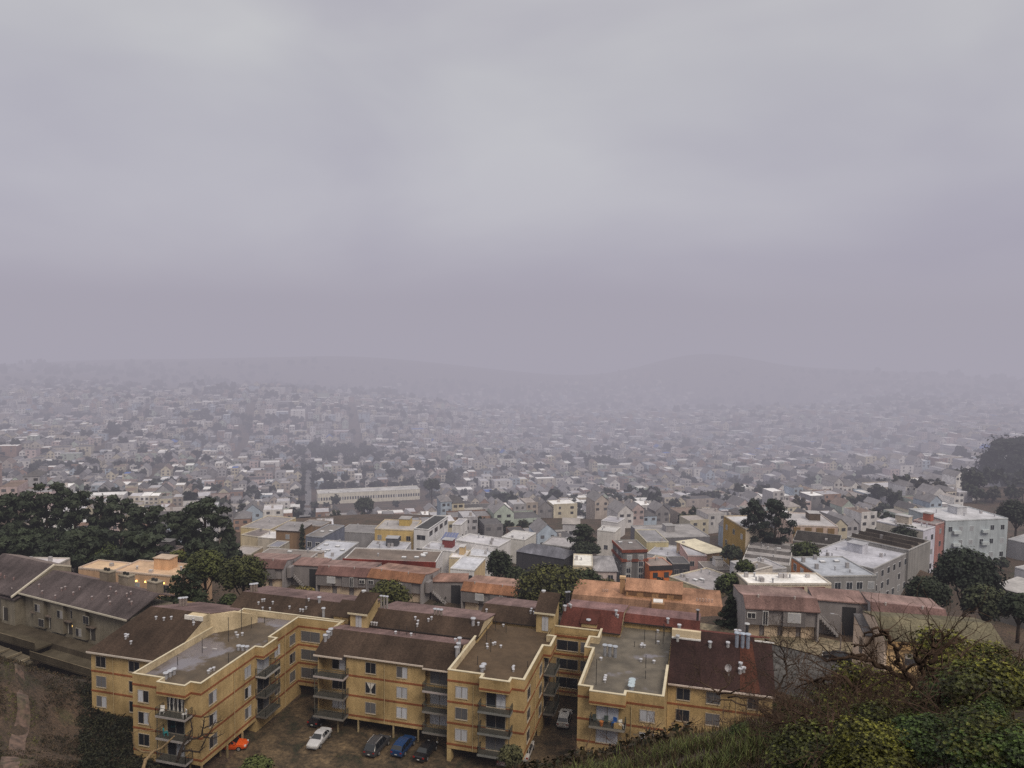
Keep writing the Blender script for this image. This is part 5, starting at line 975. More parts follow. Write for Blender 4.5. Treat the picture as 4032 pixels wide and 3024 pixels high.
# ================================================================== vehicles
def make_car(label, loc, rz, col, style='sedan', group=None, plate=True, lite=False):
    """local frame: x across, front towards +y, wheels on z=0"""
    t = thing('parked_car', label, 'car', loc, rz, group); ORG[t.name] = Vector((0, 0, 0))
    Lh, hw = (2.3, .88) if style != 'suv' else (2.4, .95)
    hb = .95 if style != 'suv' else 1.05; hr = 1.42 if style == 'sedan' else (1.36 if style == 'coupe' else (1.75 if style == 'suv' else 1.58))
    # y, half width, belt z, roof half width, roof z, bottom z
    if style in ('sedan', 'coupe'): S = [(-Lh, .72, .72, .66, .80, .42), (-Lh + .12, .82, .92, .72, .97, .3), (-1.45, hw, hb, .74, 1.02, .25), (-.85, hw, hb, .60, hr - .04, .25), (-.1, hw, hb, .62, hr, .25), (.35, hw, hb, .61, hr - .05, .25), (1.1, hw, hb - .02, .74, .98, .25), (1.9, .84, .82, .68, .86, .28), (Lh - .05, .76, .62, .6, .68, .35), (Lh, .66, .55, .5, .58, .42)]; rw, ws, cab = 2, 5, (2, 6)
    else: S = [(-Lh, .8, .82, .72, 1.02, .42), (-Lh + .06, .88, hb, .74, 1.12, .3), (-Lh + .55, hw, hb, .66, hr - .08, .25), (-1.0, hw, hb, .68, hr, .25), (-.1, hw, hb, .68, hr, .25), (.45, hw, hb, .66, hr - .07, .25), (1.2, hw, hb, .76, 1.06, .25), (2.0, .88, .9, .72, .95, .28), (Lh - .05, .8, .7, .66, .76, .35), (Lh, .7, .6, .55, .64, .42)]; rw, ws, cab = 1, 5, (1, 6)
    def sec(s): y, w_, b, rwid, rz_, bt = s; m = (bt + b) / 2; return [(-w_ * .9, y, bt), (-w_, y, m), (-w_ * .97, y, b), (-rwid, y, rz_), (-rwid * .5, y, rz_ + .035), (rwid * .5, y, rz_ + .035), (rwid, y, rz_), (w_ * .97, y, b), (w_, y, m), (w_ * .9, y, bt)]
    mb = MB(); P = [sec(s) for s in S]
    for i in range(len(P) - 1):
        for k in range(9): mb.face([P[i][k], P[i][k + 1], P[i + 1][k + 1], P[i + 1][k]][::-1], col)
    mb.face(P[0], col); mb.face(P[-1][::-1], col); body = mb.build('body', M_CAR, t, smooth=True, local=True)
    gl = (.012, .014, .017)
    def inset(q, f=.1, out=.012):
        q = [Vector(p) for p in q]; c = sum(q, Vector()) / len(q); nrm_ = (q[1] - q[0]).cross(q[2] - q[0]).normalized()
        if nrm_.dot(c - Vector((0, c.y * .7, .6))) < 0: nrm_ = -nrm_
        return [tuple(p + (c - p) * f + nrm_ * out) for p in q]
    if lite: gsets = (('windshield', [(P[ws][3], P[ws][6], P[ws + 1][6], P[ws + 1][3])]), ('rear_window', [(P[rw][3], P[rw][6], P[rw + 1][6], P[rw + 1][3])]))
    else: gsets = (('windshield', [(P[ws][3], P[ws][6], P[ws + 1][6], P[ws + 1][3])]), ('rear_window', [(P[rw][3], P[rw][6], P[rw + 1][6], P[rw + 1][3])]))
    for nm, qs in gsets:
        mb = MB()
        for q in qs: mb.face(inset(q, .07, .045), gl)
        mb.build(nm, M_GLASS, t, local=True)
    for sd_ in ((2, 3), (7, 6)):
        mb = MB()
        for i in range(cab[0], cab[1]): mb.face(inset((P[i][sd_[0]], P[i][sd_[1]], P[i + 1][sd_[1]], P[i + 1][sd_[0]]), .1, .012), gl)
        mb.build('side_window', M_GLASS, t, local=True)
    for sx in (-1, 1):
        for y_ in (-1.35, 1.4):
            def rot(mb_, r, wd, c, off=0):
                A = [(sx * (hw - .2) + sx * off, y_ + r * math.cos(a * math.pi / 6), .32 + r * math.sin(a * math.pi / 6)) for a in range(12)]; Bb = [(p[0] + sx * wd, p[1], p[2]) for p in A]
                for a in range(12): mb_.face([A[a], A[(a + 1) % 12], Bb[(a + 1) % 12], Bb[a]], c)
                mb_.face(Bb, c); mb_.face(A[::-1], c)
            w1 = MB(); rot(w1, .32, .22, (.012, .012, .012)); wo = w1.build('wheel', M_TYRE, t, local=True)
            w2 = MB(); rot(w2, .2, .03, (.30, .30, .31), .215); w2.build('rim', M_METAL, wo, local=True)
        mb = MB(); mb.box(sx * .62 - .16, sx * .62 + .16, Lh - .2, Lh + .01, .6, .74, (.6, .6, .6)); mb.build('headlight', M_GLASS, t, local=True)
        mb = MB(); mb.box(sx * .66 - .13, sx * .66 + .13, -Lh - .015, -Lh + .15, .72, .9, (.25, .015, .012)); mb.build('tail_light', M_GLASS, t, local=True)
        mb = MB(); mb.box(sx * (hw + .02) - .1, sx * (hw + .02) + .1, .75, .92, .95, 1.08, col); mb.build('mirror', M_CAR, t, local=True)
    mb = MB(); mb.box(-.78, .78, -Lh - .05, -Lh + .25, .38, .55, mixc(col, (.03, .03, .03), .5)); mb.build('rear_bumper', M_CAR, t, local=True)
    mb = MB(); mb.box(-.74, .74, Lh - .2, Lh + .04, .34, .5, mixc(col, (.03, .03, .03), .5)); mb.build('front_bumper', M_CAR, t, local=True)
    if plate:
        for y_ in ((-Lh - .065, -Lh - .055), (Lh + .045, Lh + .055)): mb = MB(); mb.box(-.17, .17, y_[0], y_[1], .52, .64, (.6, .6, .58)); mb.build('licence_plate', M_TRIM, t, local=True)
    if style == 'suv':
        for sx in (-1, 1): mb = MB(); mb.tube([(sx * .6, -1.7, hr + .06), (sx * .62, .2, hr + .1)], .03, 5, (.45, .45, .46)); mb.build('roof_rail', M_METAL, t, local=True)
    if style == 'wagon':
        mb = MB(); mb.box(-.3, .3, -.25, .1, hr + .036, hr + .06, (.02, .02, .022)); mb.build('sunroof', M_GLASS, t, local=True)
    return t
BLK = (.012, .012, .014)
make_car('silver sedan facing out of the carport on the stained yard', (-50.3, 91.4, .03), math.radians(180 + 3), (.48, .48, .50), 'sedan')
make_car('dark grey people carrier with silver roof rails backed towards the yard', (-42.0, 92.0, .03), math.radians(-3), (.055, .056, .062), 'suv')
make_car('blue hatchback parked between the grey people carrier and a black sedan', (-38.6, 92.9, .03), math.radians(-3), (.012, .042, .125), 'hatch')
make_car('black sedan parked right of the blue hatchback under the carport', (-35.3, 92.6, .03), math.radians(-4), BLK, 'sedan')
make_car('black car half hidden under the lowest left balcony', (-52.9, 96.6, .03), math.radians(-4), (.014, .014, .018), 'sedan')
make_car('bright orange coupe nosing out between carport posts', (-61.0, 86.7, .03), math.radians(-72), (.60, .085, .012), 'coupe')
make_car('white wagon with sunroof in the shaded gap between two towers', (-19.2, 106.3, .03), math.radians(3), (.62, .61, .60), 'wagon')
make_car('pale car mostly hidden beside the right tower, next to the white wagon', (-16.3, 107.0, .03), math.radians(2), (.35, .36, .38), 'sedan')
make_car('white car under the middle tower, partly behind scrub', (-22.6, 96.4, .03), math.radians(2), (.45, .43, .42), 'sedan')
make_car('red-tinted silver car in the dark garage below the middle tower', (-24.7, 94.6, .03), math.radians(1), (.34, .25, .25), 'sedan')
def oncurb(p, d_, dz=.3): q = pd(p, d_); q.z = base_z(q.x, q.y) + dz; return q
q = oncurb((3300, 2590), 116); make_car('black sedan parked on the street by the lamp post', tuple(q), math.radians(78), BLK, 'sedan')
q = oncurb((3385, 2585), 115); make_car('dark car behind the black sedan, cut off by the peach house', tuple(q + Vector((1.5, .4, 0))), math.radians(78), (.03, .03, .034), 'sedan')
q = oncurb((3365, 2700), 104); make_car('navy blue car on the near side of the street, behind the bushes', tuple(q), math.radians(80), (.014, .022, .06), 'hatch')
q = oncurb(c7(1112, 838), 200, .2); make_car('bright blue car on the street by the dark grey corner block', tuple(q), math.radians(75), (.02, .16, .50), 'hatch')
q = oncurb(c7(900, 855), 195, .2); make_car('white car parked under the trees right of the big round tree', tuple(q), math.radians(60), (.55, .55, .57), 'sedan')
# bicycle frame / motorbike left out of shade: small scooter under the left balcony
t = thing('motor_scooter', 'dark motor scooter in the shade behind the silver sedan', 'scooter', (-48.9, 97.0, .03))
for y_ in (-.65, .65):
    mb = MB(); mb.tube([(-48.9 + .05 * k_, 97 + y_, .31) for k_ in (-1, 1)], .3, 12, (.015, .015, .016)); mb.build('wheel', M_TYRE, t)
mb = MB(); mb.tube([(-48.9, 96.4, .35), (-48.9, 96.6, .45), (-48.9, 97.2, .42), (-48.9, 97.55, .95)], [.12, .16, .1, .05], 8, (.05, .05, .055)); mb.build('body', M_CAR, t, smooth=True)
mb = MB(); mb.box(-49.03, -48.77, 96.3, 96.95, .72, .82, (.02, .02, .02)); mb.build('seat', M_TYRE, t)
mb = MB(); mb.tube([(-49.2, 97.5, 1.0), (-48.6, 97.5, 1.0)], .025, 6, (.3, .3, .3)); mb.build('handlebar', M_METAL, t)
# street lamp
q = pd(c4(797, 725), 116); q.z = base_z(q.x, q.y) + .2
t = thing('street_lamp', 'tall grey street lamp with curved arm on the pavement', 'street lamp', tuple(q))
mb = MB(); mb.tube([(q.x, q.y, q.z), (q.x, q.y, q.z + 4), (q.x, q.y, q.z + 6.2)], [.11, .09, .07], 8, (.26, .22, .2)); mb.build('pole', M_METAL, t)
mb = MB(); mb.tube([(q.x, q.y, q.z + 6.2), (q.x - .15, q.y - .1, q.z + 7), (q.x - .6, q.y - .3, q.z + 7.5), (q.x - 1.3, q.y - .6, q.z + 7.6)], .05, 6, (.32, .3, .3)); mb.build('arm', M_METAL, t)
mb = MB(); mb.box(q.x - 1.75, q.x - 1.2, q.y - .8, q.y - .5, q.z + 7.52, q.z + 7.7, (.4, .39, .4)); mb.build('lamp_head', M_METAL, t)
# ================================================================== trees
def leafcard(mb, p, nrm_, s, col, r, elong=1.0):
    a = nrm_.orthogonal().normalized(); b = nrm_.cross(a); th = r.uniform(0, 6.28); u = a * math.cos(th) + b * math.sin(th); v = nrm_.cross(u)
    u = u * s * elong; v = v * s; k = r.uniform(.55, 1)
    mb.face([p - u, p - v * .7 + u * .1, p + u * k, p + v * .8 + u * .15], col)
def rdir(r):
    while True:
        v = Vector((r.uniform(-1, 1), r.uniform(-1, 1), r.uniform(-1, 1)))
        if .05 < v.length < 1: return v.normalized()
def crown(clumps, n, s, ca, cb, seed, elong=1.3, up=.4, fill=.35, core=True):
    """clumps: [(centre, (rx, ry, rz))]; n cards in all, card half size s; shade put into the card colours, darker low and inside"""
    r = random.Random(seed); mb = MB(); vol = [c[1][0] * c[1][1] + c[1][0] * c[1][2] for c in clumps]; tot = sum(vol)
    zs = [c[0][2] for c in clumps]; zlo, zhi = min(zs) - .1, max(z + c[1][2] for z, c in zip(zs, clumps))
    for (c, rad), vv in zip(clumps, vol):
        c = Vector(c); tint = r.uniform(-.2, .25)
        for _ in range(max(6, int(n * vv / tot))):
            d = rdir(r); q = r.uniform(fill, 1.0) ** .6 * r.uniform(.88, 1.1)
            if d.z < -.3 and r.random() < .5: d.z = -d.z
            p = c + Vector((d.x * rad[0], d.y * rad[1], d.z * rad[2])) * q
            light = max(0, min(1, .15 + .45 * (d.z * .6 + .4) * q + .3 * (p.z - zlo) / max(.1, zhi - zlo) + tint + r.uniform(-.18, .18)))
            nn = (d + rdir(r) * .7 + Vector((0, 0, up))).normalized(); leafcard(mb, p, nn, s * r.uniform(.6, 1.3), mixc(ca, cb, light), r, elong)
        if core:  # inner shell coloured darker still, as shade within the crown
            for k in range(6):
                for j in range(3):
                    a0, a1 = k * math.pi / 3, (k + 1) * math.pi / 3; b0, b1 = -1.2 + j * .8, -1.2 + (j + 1) * .8
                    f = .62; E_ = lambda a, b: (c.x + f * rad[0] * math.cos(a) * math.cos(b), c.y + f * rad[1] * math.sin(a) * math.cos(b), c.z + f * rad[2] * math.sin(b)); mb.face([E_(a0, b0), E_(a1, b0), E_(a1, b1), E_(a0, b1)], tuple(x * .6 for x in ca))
    return mb
def trunkmb(h, r0, seed, limbs=(), col=(.055, .042, .032), lean=0.0):
    r = random.Random(seed); mb = MB(); mb.tube([(0, 0, -.8), (lean * .2, 0, h * .35), (lean, r.uniform(-.1, .1), h)], [r0 * 1.25, r0, r0 * .55], 8, col)
    for (z0, tip, rr) in limbs: mb.tube([(lean * z0 / h, 0, z0), (tip[0] * .5, tip[1] * .5, z0 + (tip[2] - z0) * .35), tip], [rr, rr * .75, rr * .35], 6, col)
    return mb
def tree_proto(name, label, cat, loc, cr, tk, group=None, rz=0):
    t = thing(name, label, cat, loc, rz, group); ORG[t.name] = Vector((0, 0, 0))
    tk.build('trunk', M_BARK, t, smooth=True, local=True); cr.build('crown', M_LEAF, t, local=True); return t
DKA, DKB = (.008, .012, .008), (.040, .052, .026)
GRA, GRB = (.010, .014, .006), (.062, .078, .024)
OLA, OLB = (.016, .017, .007), (.10, .098, .028)
def round_clumps(R, Hh, n, seed, flat=1.0, core_r=.55):
    r = random.Random(seed); out = [((0, 0, Hh), (R * core_r, R * core_r, R * core_r * flat))]
    for k in range(n):
        a = k * 2.399 + r.uniform(-.3, .3); e = math.asin(min(.98, -.35 + 1.3 * (k + .5) / n)); rr = R * r.uniform(.30, .44)
        out.append(((math.cos(a) * math.cos(e) * R * .68, math.sin(a) * math.cos(e) * R * .68, Hh + math.sin(e) * R * .68 * flat), (rr, rr, rr * .8 * flat)))
    return out
def place(p, d_, dz=0):
    q = pd(p, d_); return (q.x, q.y, ground_z(q.x, q.y) + dz)
def sized(p_top, p_side, d_):  # height/width helper
    return pd(p_top, d_)
def tree_at(label, base_uv, top_v, d_, rpx, kind, seed, flat=.85, n=3200, s=.28, cols=(GRA, GRB), name='tree', cat='tree', group=None, ncl=26):
    """round-crowned tree: crown radius in image columns at distance d_, top at row top_v"""
    k = d_ / FPX; R = rpx * k; top = pd((base_uv[0], top_v), d_).z; q = pd(base_uv, d_); gz = ground_z(q.x, q.y); gz = min(gz, top - R * 1.2); Hc = top - gz - R * flat * .98
    cl = round_clumps(R, Hc, ncl, seed, flat)
    lim = [(Hc * .5, (R * .5 * math.cos(a), R * .5 * math.sin(a), Hc + R * .2), .12 + R * .015) for a in (.3, 2.2, 4.1, 5.2)]
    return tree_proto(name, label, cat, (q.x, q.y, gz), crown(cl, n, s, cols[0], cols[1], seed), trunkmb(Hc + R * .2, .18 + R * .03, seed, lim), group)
tree_at('small round olive green tree before the orange-roofed grey townhouse', (1532, 2400), 2282, 158, 90, 'r', 1, .9, 3600, .25, (OLA, (.085, .088, .022)))
tree_at('big domed dark olive tree behind the second stair tower', (2170, 2420), 2212, 160, 152, 'r', 2, .85, 6500, .27, (OLA, (.080, .082, .022)), ncl=44)
tree_at('dark leafy tree right of the big domed olive tree', (2300, 2400), 2235, 172, 85, 'r', 3, 1.0, 2800, .28, (DKA, (.04, .05, .02)))
tree_at('yellowish scrubby tree right of the dark leafy tree', (2385, 2440), 2275, 178, 55, 'r', 4, 1.0, 1500, .26, ((.03, .028, .01), (.12, .10, .035)))
tree_at('tall leafy olive tree left of a pair beside the leftmost townhouse', (810, 2420), 2155, 163, 85, 'r', 5, 1.15, 4200, .26, (GRA, (.085, .095, .025)))
tree_at('dense round green tree right of a pair beside the leftmost townhouse', (960, 2420), 2180, 158, 100, 'r', 6, .95, 4500, .26, (GRA, (.070, .075, .022)))
tree_at('low dark shrub tree at the foot of the leafy pair', (900, 2450), 2335, 150, 42, 'r', 7, 1.0, 1200, .22, (DKA, GRB))
tree_at('small golden bush before the grey stair link', (1190, 2390), 2310, 172, 55, 'r', 8, .6, 1300, .2, ((.05, .04, .012), (.20, .16, .045)), name='bush', cat='bush')
tree_at('dark tree with open airy top left of the big domed olive tree', (1965, 2330), 2155, 200, 55, 'r', 9, 1.5, 1900, .3, (DKA, (.036, .046, .022)))
tree_at('lower dark bushy tree beside the open airy tree', (2030, 2350), 2225, 196, 50, 'r', 10, 1.1, 1700, .3, (DKA, (.045, .055, .022)))
tree_at('rounded green tree between rambling house and glossy white roof', (2880, 2360), 2250, 168, 70, 'r', 12, .95, 2200, .27, (DKA, GRB))
tree_at('small dark tree tucked behind the glossy white roof', (2930, 2290), 2200, 178, 40, 'r', 13, 1.0, 1000, .27, (DKA, GRB))
tree_at('round dark tree behind the tan house', (2880, 2220), 2140, 250, 45, 'r', 14, 1.0, 1200, .35, (DKA, (.04, .05, .025)))
tree_at('leafy tree on the street edge before the grey apartment rear part', (3170, 2230), 2130, 215, 60, 'r', 15, .8, 1600, .32, (DKA, GRB))
tree_at('yellow green bush beside the dark red brick house', (700, 2215), 2165, 195, 35, 'r', 16, .8, 800, .26, ((.03, .035, .01), (.12, .13, .03)), name='bush', cat='bush')
tree_at('bright green tree under the cypress grove left of the brick house', (380, 2240), 2135, 210, 90, 'r', 17, .7, 2600, .3, ((.015, .022, .008), (.075, .095, .028)))
# right-hand dark masses
tree_at('tall dark pine mass beside the grey apartments, largest at right', (3800, 2360), 2150, 165, 130, 'r', 18, 1.0, 5200, .33, ((.005, .008, .006), (.028, .038, .022)), ncl=34)
tree_at('dark tree sloping below the tall dark pine mass', (3650, 2420), 2265, 150, 90, 'r', 19, .9, 2800, .3, ((.006, .009, .006), (.032, .042, .022)))
tree_at('grey green rounded tree right of the dark pine mass', (3880, 2430), 2300, 140, 95, 'r', 20, .95, 3200, .27, (DKA, (.06, .068, .032)))
tree_at('dark tree at the right edge below the pale roofs', (4010, 2460), 2330, 130, 75, 'r', 21, 1.0, 2200, .26, (DKA, (.03, .04, .02)))
tree_at('hazy dark tree right of the pale blue apartments', (4000, 2080), 1960, 290, 75, 'r', 22, 1.0, 1800, .45, (DKA, (.03, .038, .024)))
tree_at('broad hazy dark tree on the slope at the right edge', (4015, 1900), 1700, 520, 170, 'r', 23, .85, 3000, .9, (DKA, (.025, .032, .022)), ncl=34)
tree_at('dark scrub tree below the pale blue apartments', (3560, 2150), 2060, 255, 60, 'r', 24, .9, 1400, .4, (DKA, (.03, .038, .022)))
def cypress(label, u, vbase, vtop, d_, wpx, seed, kind='cone', n=3500, s=.3, cols=(DKA, DKB), group=None, name='cypress_tree', trunk_show=.15):
    k = d_ / FPX; q = pd((u, vbase), d_); top = pd((u, vtop), d_).z; gz = min(ground_z(q.x, q.y), top - 5); Hh = top - gz; R = wpx * k / 2; r = random.Random(seed); cl = []; lim = []
    if kind == 'cone':
        for i in range(30):
            f = (i + .5) / 30; z = Hh * (trunk_show + (1 - trunk_show) * f) * .98; rr = R * (1 - f) ** .7 * .95 + R * .08; a = i * 2.4 + r.uniform(-.4, .4); o = rr * r.uniform(.45, .8)
            cl.append(((o * math.cos(a), o * math.sin(a), z), (max(.5, rr * .55), max(.5, rr * .55), Hh * .055)))
            if i % 3 == 0: lim.append((z * .9, (o * math.cos(a), o * math.sin(a), z), .1))
    elif kind == 'spread':
        for i in range(34):
            f = i / 33; z = Hh * (trunk_show + (1 - trunk_show) * (f ** .75)) * .96; rr = R * (.55 + .45 * math.sin(math.pi * min(1, f * .9 + .12))); a = i * 2.4 + r.uniform(-.5, .5); o = rr * r.uniform(.25, .85)
            cl.append(((o * math.cos(a), o * math.sin(a), z + r.uniform(-.04, .04) * Hh), (R * r.uniform(.22, .36), R * r.uniform(.22, .36), Hh * r.uniform(.035, .06))))
            if i % 3 == 0: lim.append((z * .75, (o * math.cos(a) * .9, o * math.sin(a) * .9, z), .14))
    elif kind == 'umbrella':
        for i in range(26):
            f = i / 25; z = Hh * (trunk_show + (1 - trunk_show) * f ** .8) * .95; rr = R * (1.0 if f > .25 else .75) * math.sqrt(max(.08, 1 - max(0, f - .3) ** 2 * 1.9)); a = i * 2.4; o = rr * r.uniform(.3, .85)
            cl.append(((o * math.cos(a), o * math.sin(a), z), (R * .32, R * .32, Hh * .05)))
            if i % 2 == 0: lim.append((Hh * trunk_show * .8, (o * math.cos(a) * .9, o * math.sin(a) * .9, z), .13))
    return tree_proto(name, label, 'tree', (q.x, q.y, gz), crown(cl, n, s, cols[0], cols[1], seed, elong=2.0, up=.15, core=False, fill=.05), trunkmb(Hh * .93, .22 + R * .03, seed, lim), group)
G = 'cypresses of the dark grove on the left'
CY = [(-40, 2230, 1945, 225, 210, 'spread', 'darkest cypress cut by the left frame edge'), (70, 2260, 1935, 235, 220, 'spread', 'second cypress from the left edge, flat feathery top'), (190, 2250, 1915, 240, 190, 'spread', 'tallest pair in the grove, left cypress'), (300, 2240, 1925, 238, 190, 'spread', 'tallest pair in the grove, right cypress'), (400, 2240, 1950, 245, 150, 'cone', 'pointed cypress in the middle of the grove'),
      (480, 2235, 1958, 240, 170, 'spread', 'ragged cypress right of the pointed one'), (590, 2235, 1985, 235, 190, 'spread', 'low spreading cypress above the brick house'), (700, 2220, 2010, 225, 170, 'spread', 'cypress with layered boughs left of the end tree'), (810, 2240, 1968, 222, 230, 'spread', 'big end cypress at the right of the grove, layered boughs'), (905, 2230, 2060, 226, 110, 'cone', 'small cypress drooping at the right end of the grove'),
      (120, 2290, 2090, 205, 220, 'spread', 'lower dark cypress in front at far left'), (330, 2260, 2080, 208, 230, 'spread', 'lower dark cypress in front of the tallest pair'), (560, 2270, 2090, 206, 230, 'spread', 'lower dark cypress left of the brick house'), (800, 2240, 2120, 200, 160, 'spread', 'lower dark cypress right of the brick house'), (-20, 2290, 2100, 200, 190, 'spread', 'lower dark cypress touching the left frame edge'), (230, 2300, 2130, 196, 170, 'spread', 'low bushy cypress behind the pale terrace roof')]
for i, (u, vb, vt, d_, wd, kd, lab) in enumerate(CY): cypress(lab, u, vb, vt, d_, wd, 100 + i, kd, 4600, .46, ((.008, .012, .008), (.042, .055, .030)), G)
cypress('spiky dark cypress with tiered boughs before the dark shingle roof', 725, 2420, 2240, 142, 260, 140, 'cone', 4200, .25, ((.006, .010, .006), (.034, .046, .018)), trunk_show=.08)
cypress('dark upright juniper beside the copper brown townhouse row', 2875, 2490, 2350, 132, 112, 141, 'cone', 3000, .2, ((.005, .009, .006), (.028, .038, .018)), trunk_show=.02, name='juniper_tree')
cypress('left of two dark flat-topped pines before the ochre apartment tower', 2965, 2160, 1962, 252, 120, 142, 'umbrella', 2600, .36, ((.005, .009, .007), (.024, .034, .022)), trunk_show=.48, name='pine_tree')
cypress('right of two dark flat-topped pines, fuller and lower skirted', 3050, 2150, 1962, 250, 150, 143, 'umbrella', 3200, .36, ((.005, .009, .007), (.024, .034, .022)), trunk_show=.3, name='pine_tree')
cypress('umbrella-shaped dark tree rising from low flat roofs', 2293, 2210, 2062, 250, 118, 144, 'umbrella', 2200, .34, ((.006, .010, .006), (.032, .042, .022)), trunk_show=.42, name='umbrella_tree')
tree_at('low spreading dark tree below the umbrella-shaped tree', (2305, 2190), 2133, 244, 62, 'r', 25, .45, 1300, .34, (DKA, (.034, .042, .022)))
cypress('dark tall tree growing left of the brown three-storey block lamp', 1190, 2160, 2065, 280, 30, 145, 'cone', 600, .35, (DKA, DKB), name='pine_tree')
tree_at('big leafy hazy tree in front of the long cream school', (1435, 2070), 1955, 480, 40, 'r', 26, 1.0, 1600, .6, (DKA, (.04, .05, .03)))
tree_at('rounded hazy tree at the right end of the long cream school', (1700, 1945), 1880, 600, 35, 'r', 27, 1.0, 1000, .7, (DKA, (.04, .05, .03)))
# ================================================================== near slope: bushes, dead branches, grass, brush
def P_(u, v, d_): return pd((u, v), d_)
vr = random.Random(77)
def rosettes(n, rad, seed, ca, cb, leaf=.019, flat=.7):
    """many small leaf rosettes spread through an uneven mound"""
    r = random.Random(seed); mb = MB(); lobes = [(Vector((r.uniform(-.6, .6) * rad, r.uniform(-.5, .5) * rad, r.uniform(-.1, .35) * rad)), r.uniform(.3, .6) * rad) for _ in range(9)]
    for _ in range(n):
        c, lrad = r.choice(lobes); d = rdir(r)
        if d.z < -.1: d.z *= -.6
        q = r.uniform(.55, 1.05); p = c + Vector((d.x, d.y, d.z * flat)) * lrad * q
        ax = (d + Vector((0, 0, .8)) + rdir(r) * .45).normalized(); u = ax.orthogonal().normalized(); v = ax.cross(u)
        li = max(0, min(1, (q - .6) * 1.2 + .35 * d.z + r.uniform(-.35, .25))) ** 1.6; base = mixc(ca, cb, li); m = r.randint(5, 8); k = leaf * r.uniform(.75, 1.3)  # shading put into leaf colour: dark interior, bright upper tips
        for j in range(m):
            a = 6.283 * j / m + r.uniform(-.3, .3); o = u * math.cos(a) + v * math.sin(a); tip = p + o * k * 1.9 + ax * k * r.uniform(.3, 1.5); sd2 = ax.cross(o) * k * .5; mid = p + o * k * 1.0 + ax * k * .6
            c2_ = vary(base, .25, r); mb.face([p, mid - sd2, tip, mid + sd2], c2_)
    return mb
def twigs(seed, n, rad, rb=.018, col=(.085, .055, .04), updir=.5, gen=2):
    r = random.Random(seed); mb = MB()
    def grow(p, d, ln, rr, g_):
        pts = [p]; rads = [rr]; q = p; dd = d
        for k in range(4):
            dd = (dd + rdir(r) * .38 + Vector((0, 0, .04 * updir))).normalized(); q = q + dd * ln / 4; pts.append(q); rads.append(rr * (1 - .18 * (k + 1)))
        mb.tube(pts, rads, 5 if rr > .012 else 3, vary(col, .3, r))
        if g_ > 0:
            for k in (1, 2, 3, 4):
                for _ in range(r.randint(1, 2)): grow(pts[k], (dd + rdir(r) * .95).normalized(), ln * r.uniform(.4, .65), rads[k] * .6, g_ - 1)
    for _ in range(n):
        a = r.uniform(0, 6.28); grow(Vector((r.uniform(-.2, .2) * rad, r.uniform(-.2, .2) * rad, -.15 * rad)), Vector((math.cos(a), math.sin(a), r.uniform(.2, 1.0) * (1 + updir))).normalized(), rad * r.uniform(.7, 1.1), rb, gen)
    return mb
YGA, YGB = (.012, .012, .003), (.205, .205, .024); DGA, DGB = (.007, .012, .004), (.070, .115, .018)
def bush_proto(label, seed, rad, n, ca, cb):
    t = thing('bush', label, 'bush', (0, 0, 0)); ORG[t.name] = Vector((0, 0, 0))
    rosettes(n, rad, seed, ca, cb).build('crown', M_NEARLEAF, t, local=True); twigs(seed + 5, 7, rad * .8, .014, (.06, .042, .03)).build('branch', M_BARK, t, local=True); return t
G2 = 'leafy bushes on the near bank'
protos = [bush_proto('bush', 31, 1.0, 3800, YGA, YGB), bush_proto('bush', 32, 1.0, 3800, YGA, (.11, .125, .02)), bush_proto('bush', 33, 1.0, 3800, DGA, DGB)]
BU = [(3880, 2550, 11.5, 1.25, 0, 'lightest yellow-green bush on the crest at the right edge'), (4010, 2480, 12.5, 1.3, 1, 'dark-hearted bush at right edge, topmost on the bank'), (3700, 2540, 12.5, .8, 1, 'small green bush beside the tallest bare fork'), (3500, 2730, 11, .95, 0, 'yellow-green bush beneath the arching bare branch'), (3330, 2740, 12, .7, 1, 'green bush left of the arching branch, over the street'), (3220, 2640, 13.5, .42, 0, 'small tuft of bright leaves in front of the street'), (3080, 2690, 14.5, .45, 1, 'small leafy tuft under the red roof corner'),
      (3300, 2840, 9.5, .75, 0, 'yellow-green bush in the centre of the bank, lower left'), (3560, 2850, 9.2, .8, 1, 'mid green bush at centre of the tangle'), (3750, 2770, 9.8, .95, 2, 'deep green bush right of the tangle'), (3960, 2760, 9.4, 1.0, 1, 'bright-tipped bush on the right edge, mid height'), (3660, 2960, 7.8, .7, 2, 'deep green bush along the bottom edge'), (3850, 2920, 7.8, .8, 2, 'deep green bush in the lower right corner'), (3990, 2960, 7.4, .75, 1, 'bush with light tips in the very corner'), (3420, 2980, 8.2, .55, 0, 'small bush at bottom edge among dry twigs'), (3060, 2900, 10.5, .5, 2, 'dark little bush beside the long grass'), (2940, 2860, 12, .45, 2, 'small dark bush above the long grass'),
      (3140, 2790, 12, .55, 1, 'olive bush under the twiggy shrub'), (2720, 2910, 13, .32, 0, 'tiny bright bush in the long grass'), (3880, 2660, 10.5, .9, 0, 'yellow-green bush below the right edge crest')]
used = set()
for (u, v, d_, sc, k, lab) in BU:
    q = onground((u, v + 30), 3, 60); dg_ = depth(q)
    if dg_ > 1.5 * d_: q = pd((u, v), d_); q.z = ground_z(q.x, q.y); dg_ = d_
    sc = sc * .8 * min(1.2, dg_ / d_); loc = (q.x, q.y, q.z + .02 * sc)
    if k not in used: o = protos[k]; used.add(k); o.location = loc; o.rotation_euler = (0, 0, vr.uniform(0, 6)); o.scale = (sc, sc, sc * .85); o['label'] = lab
    else: o = dup(protos[k], loc, vr.uniform(0, 6), lab, (sc, sc, sc * .85))
    o['group'] = G2
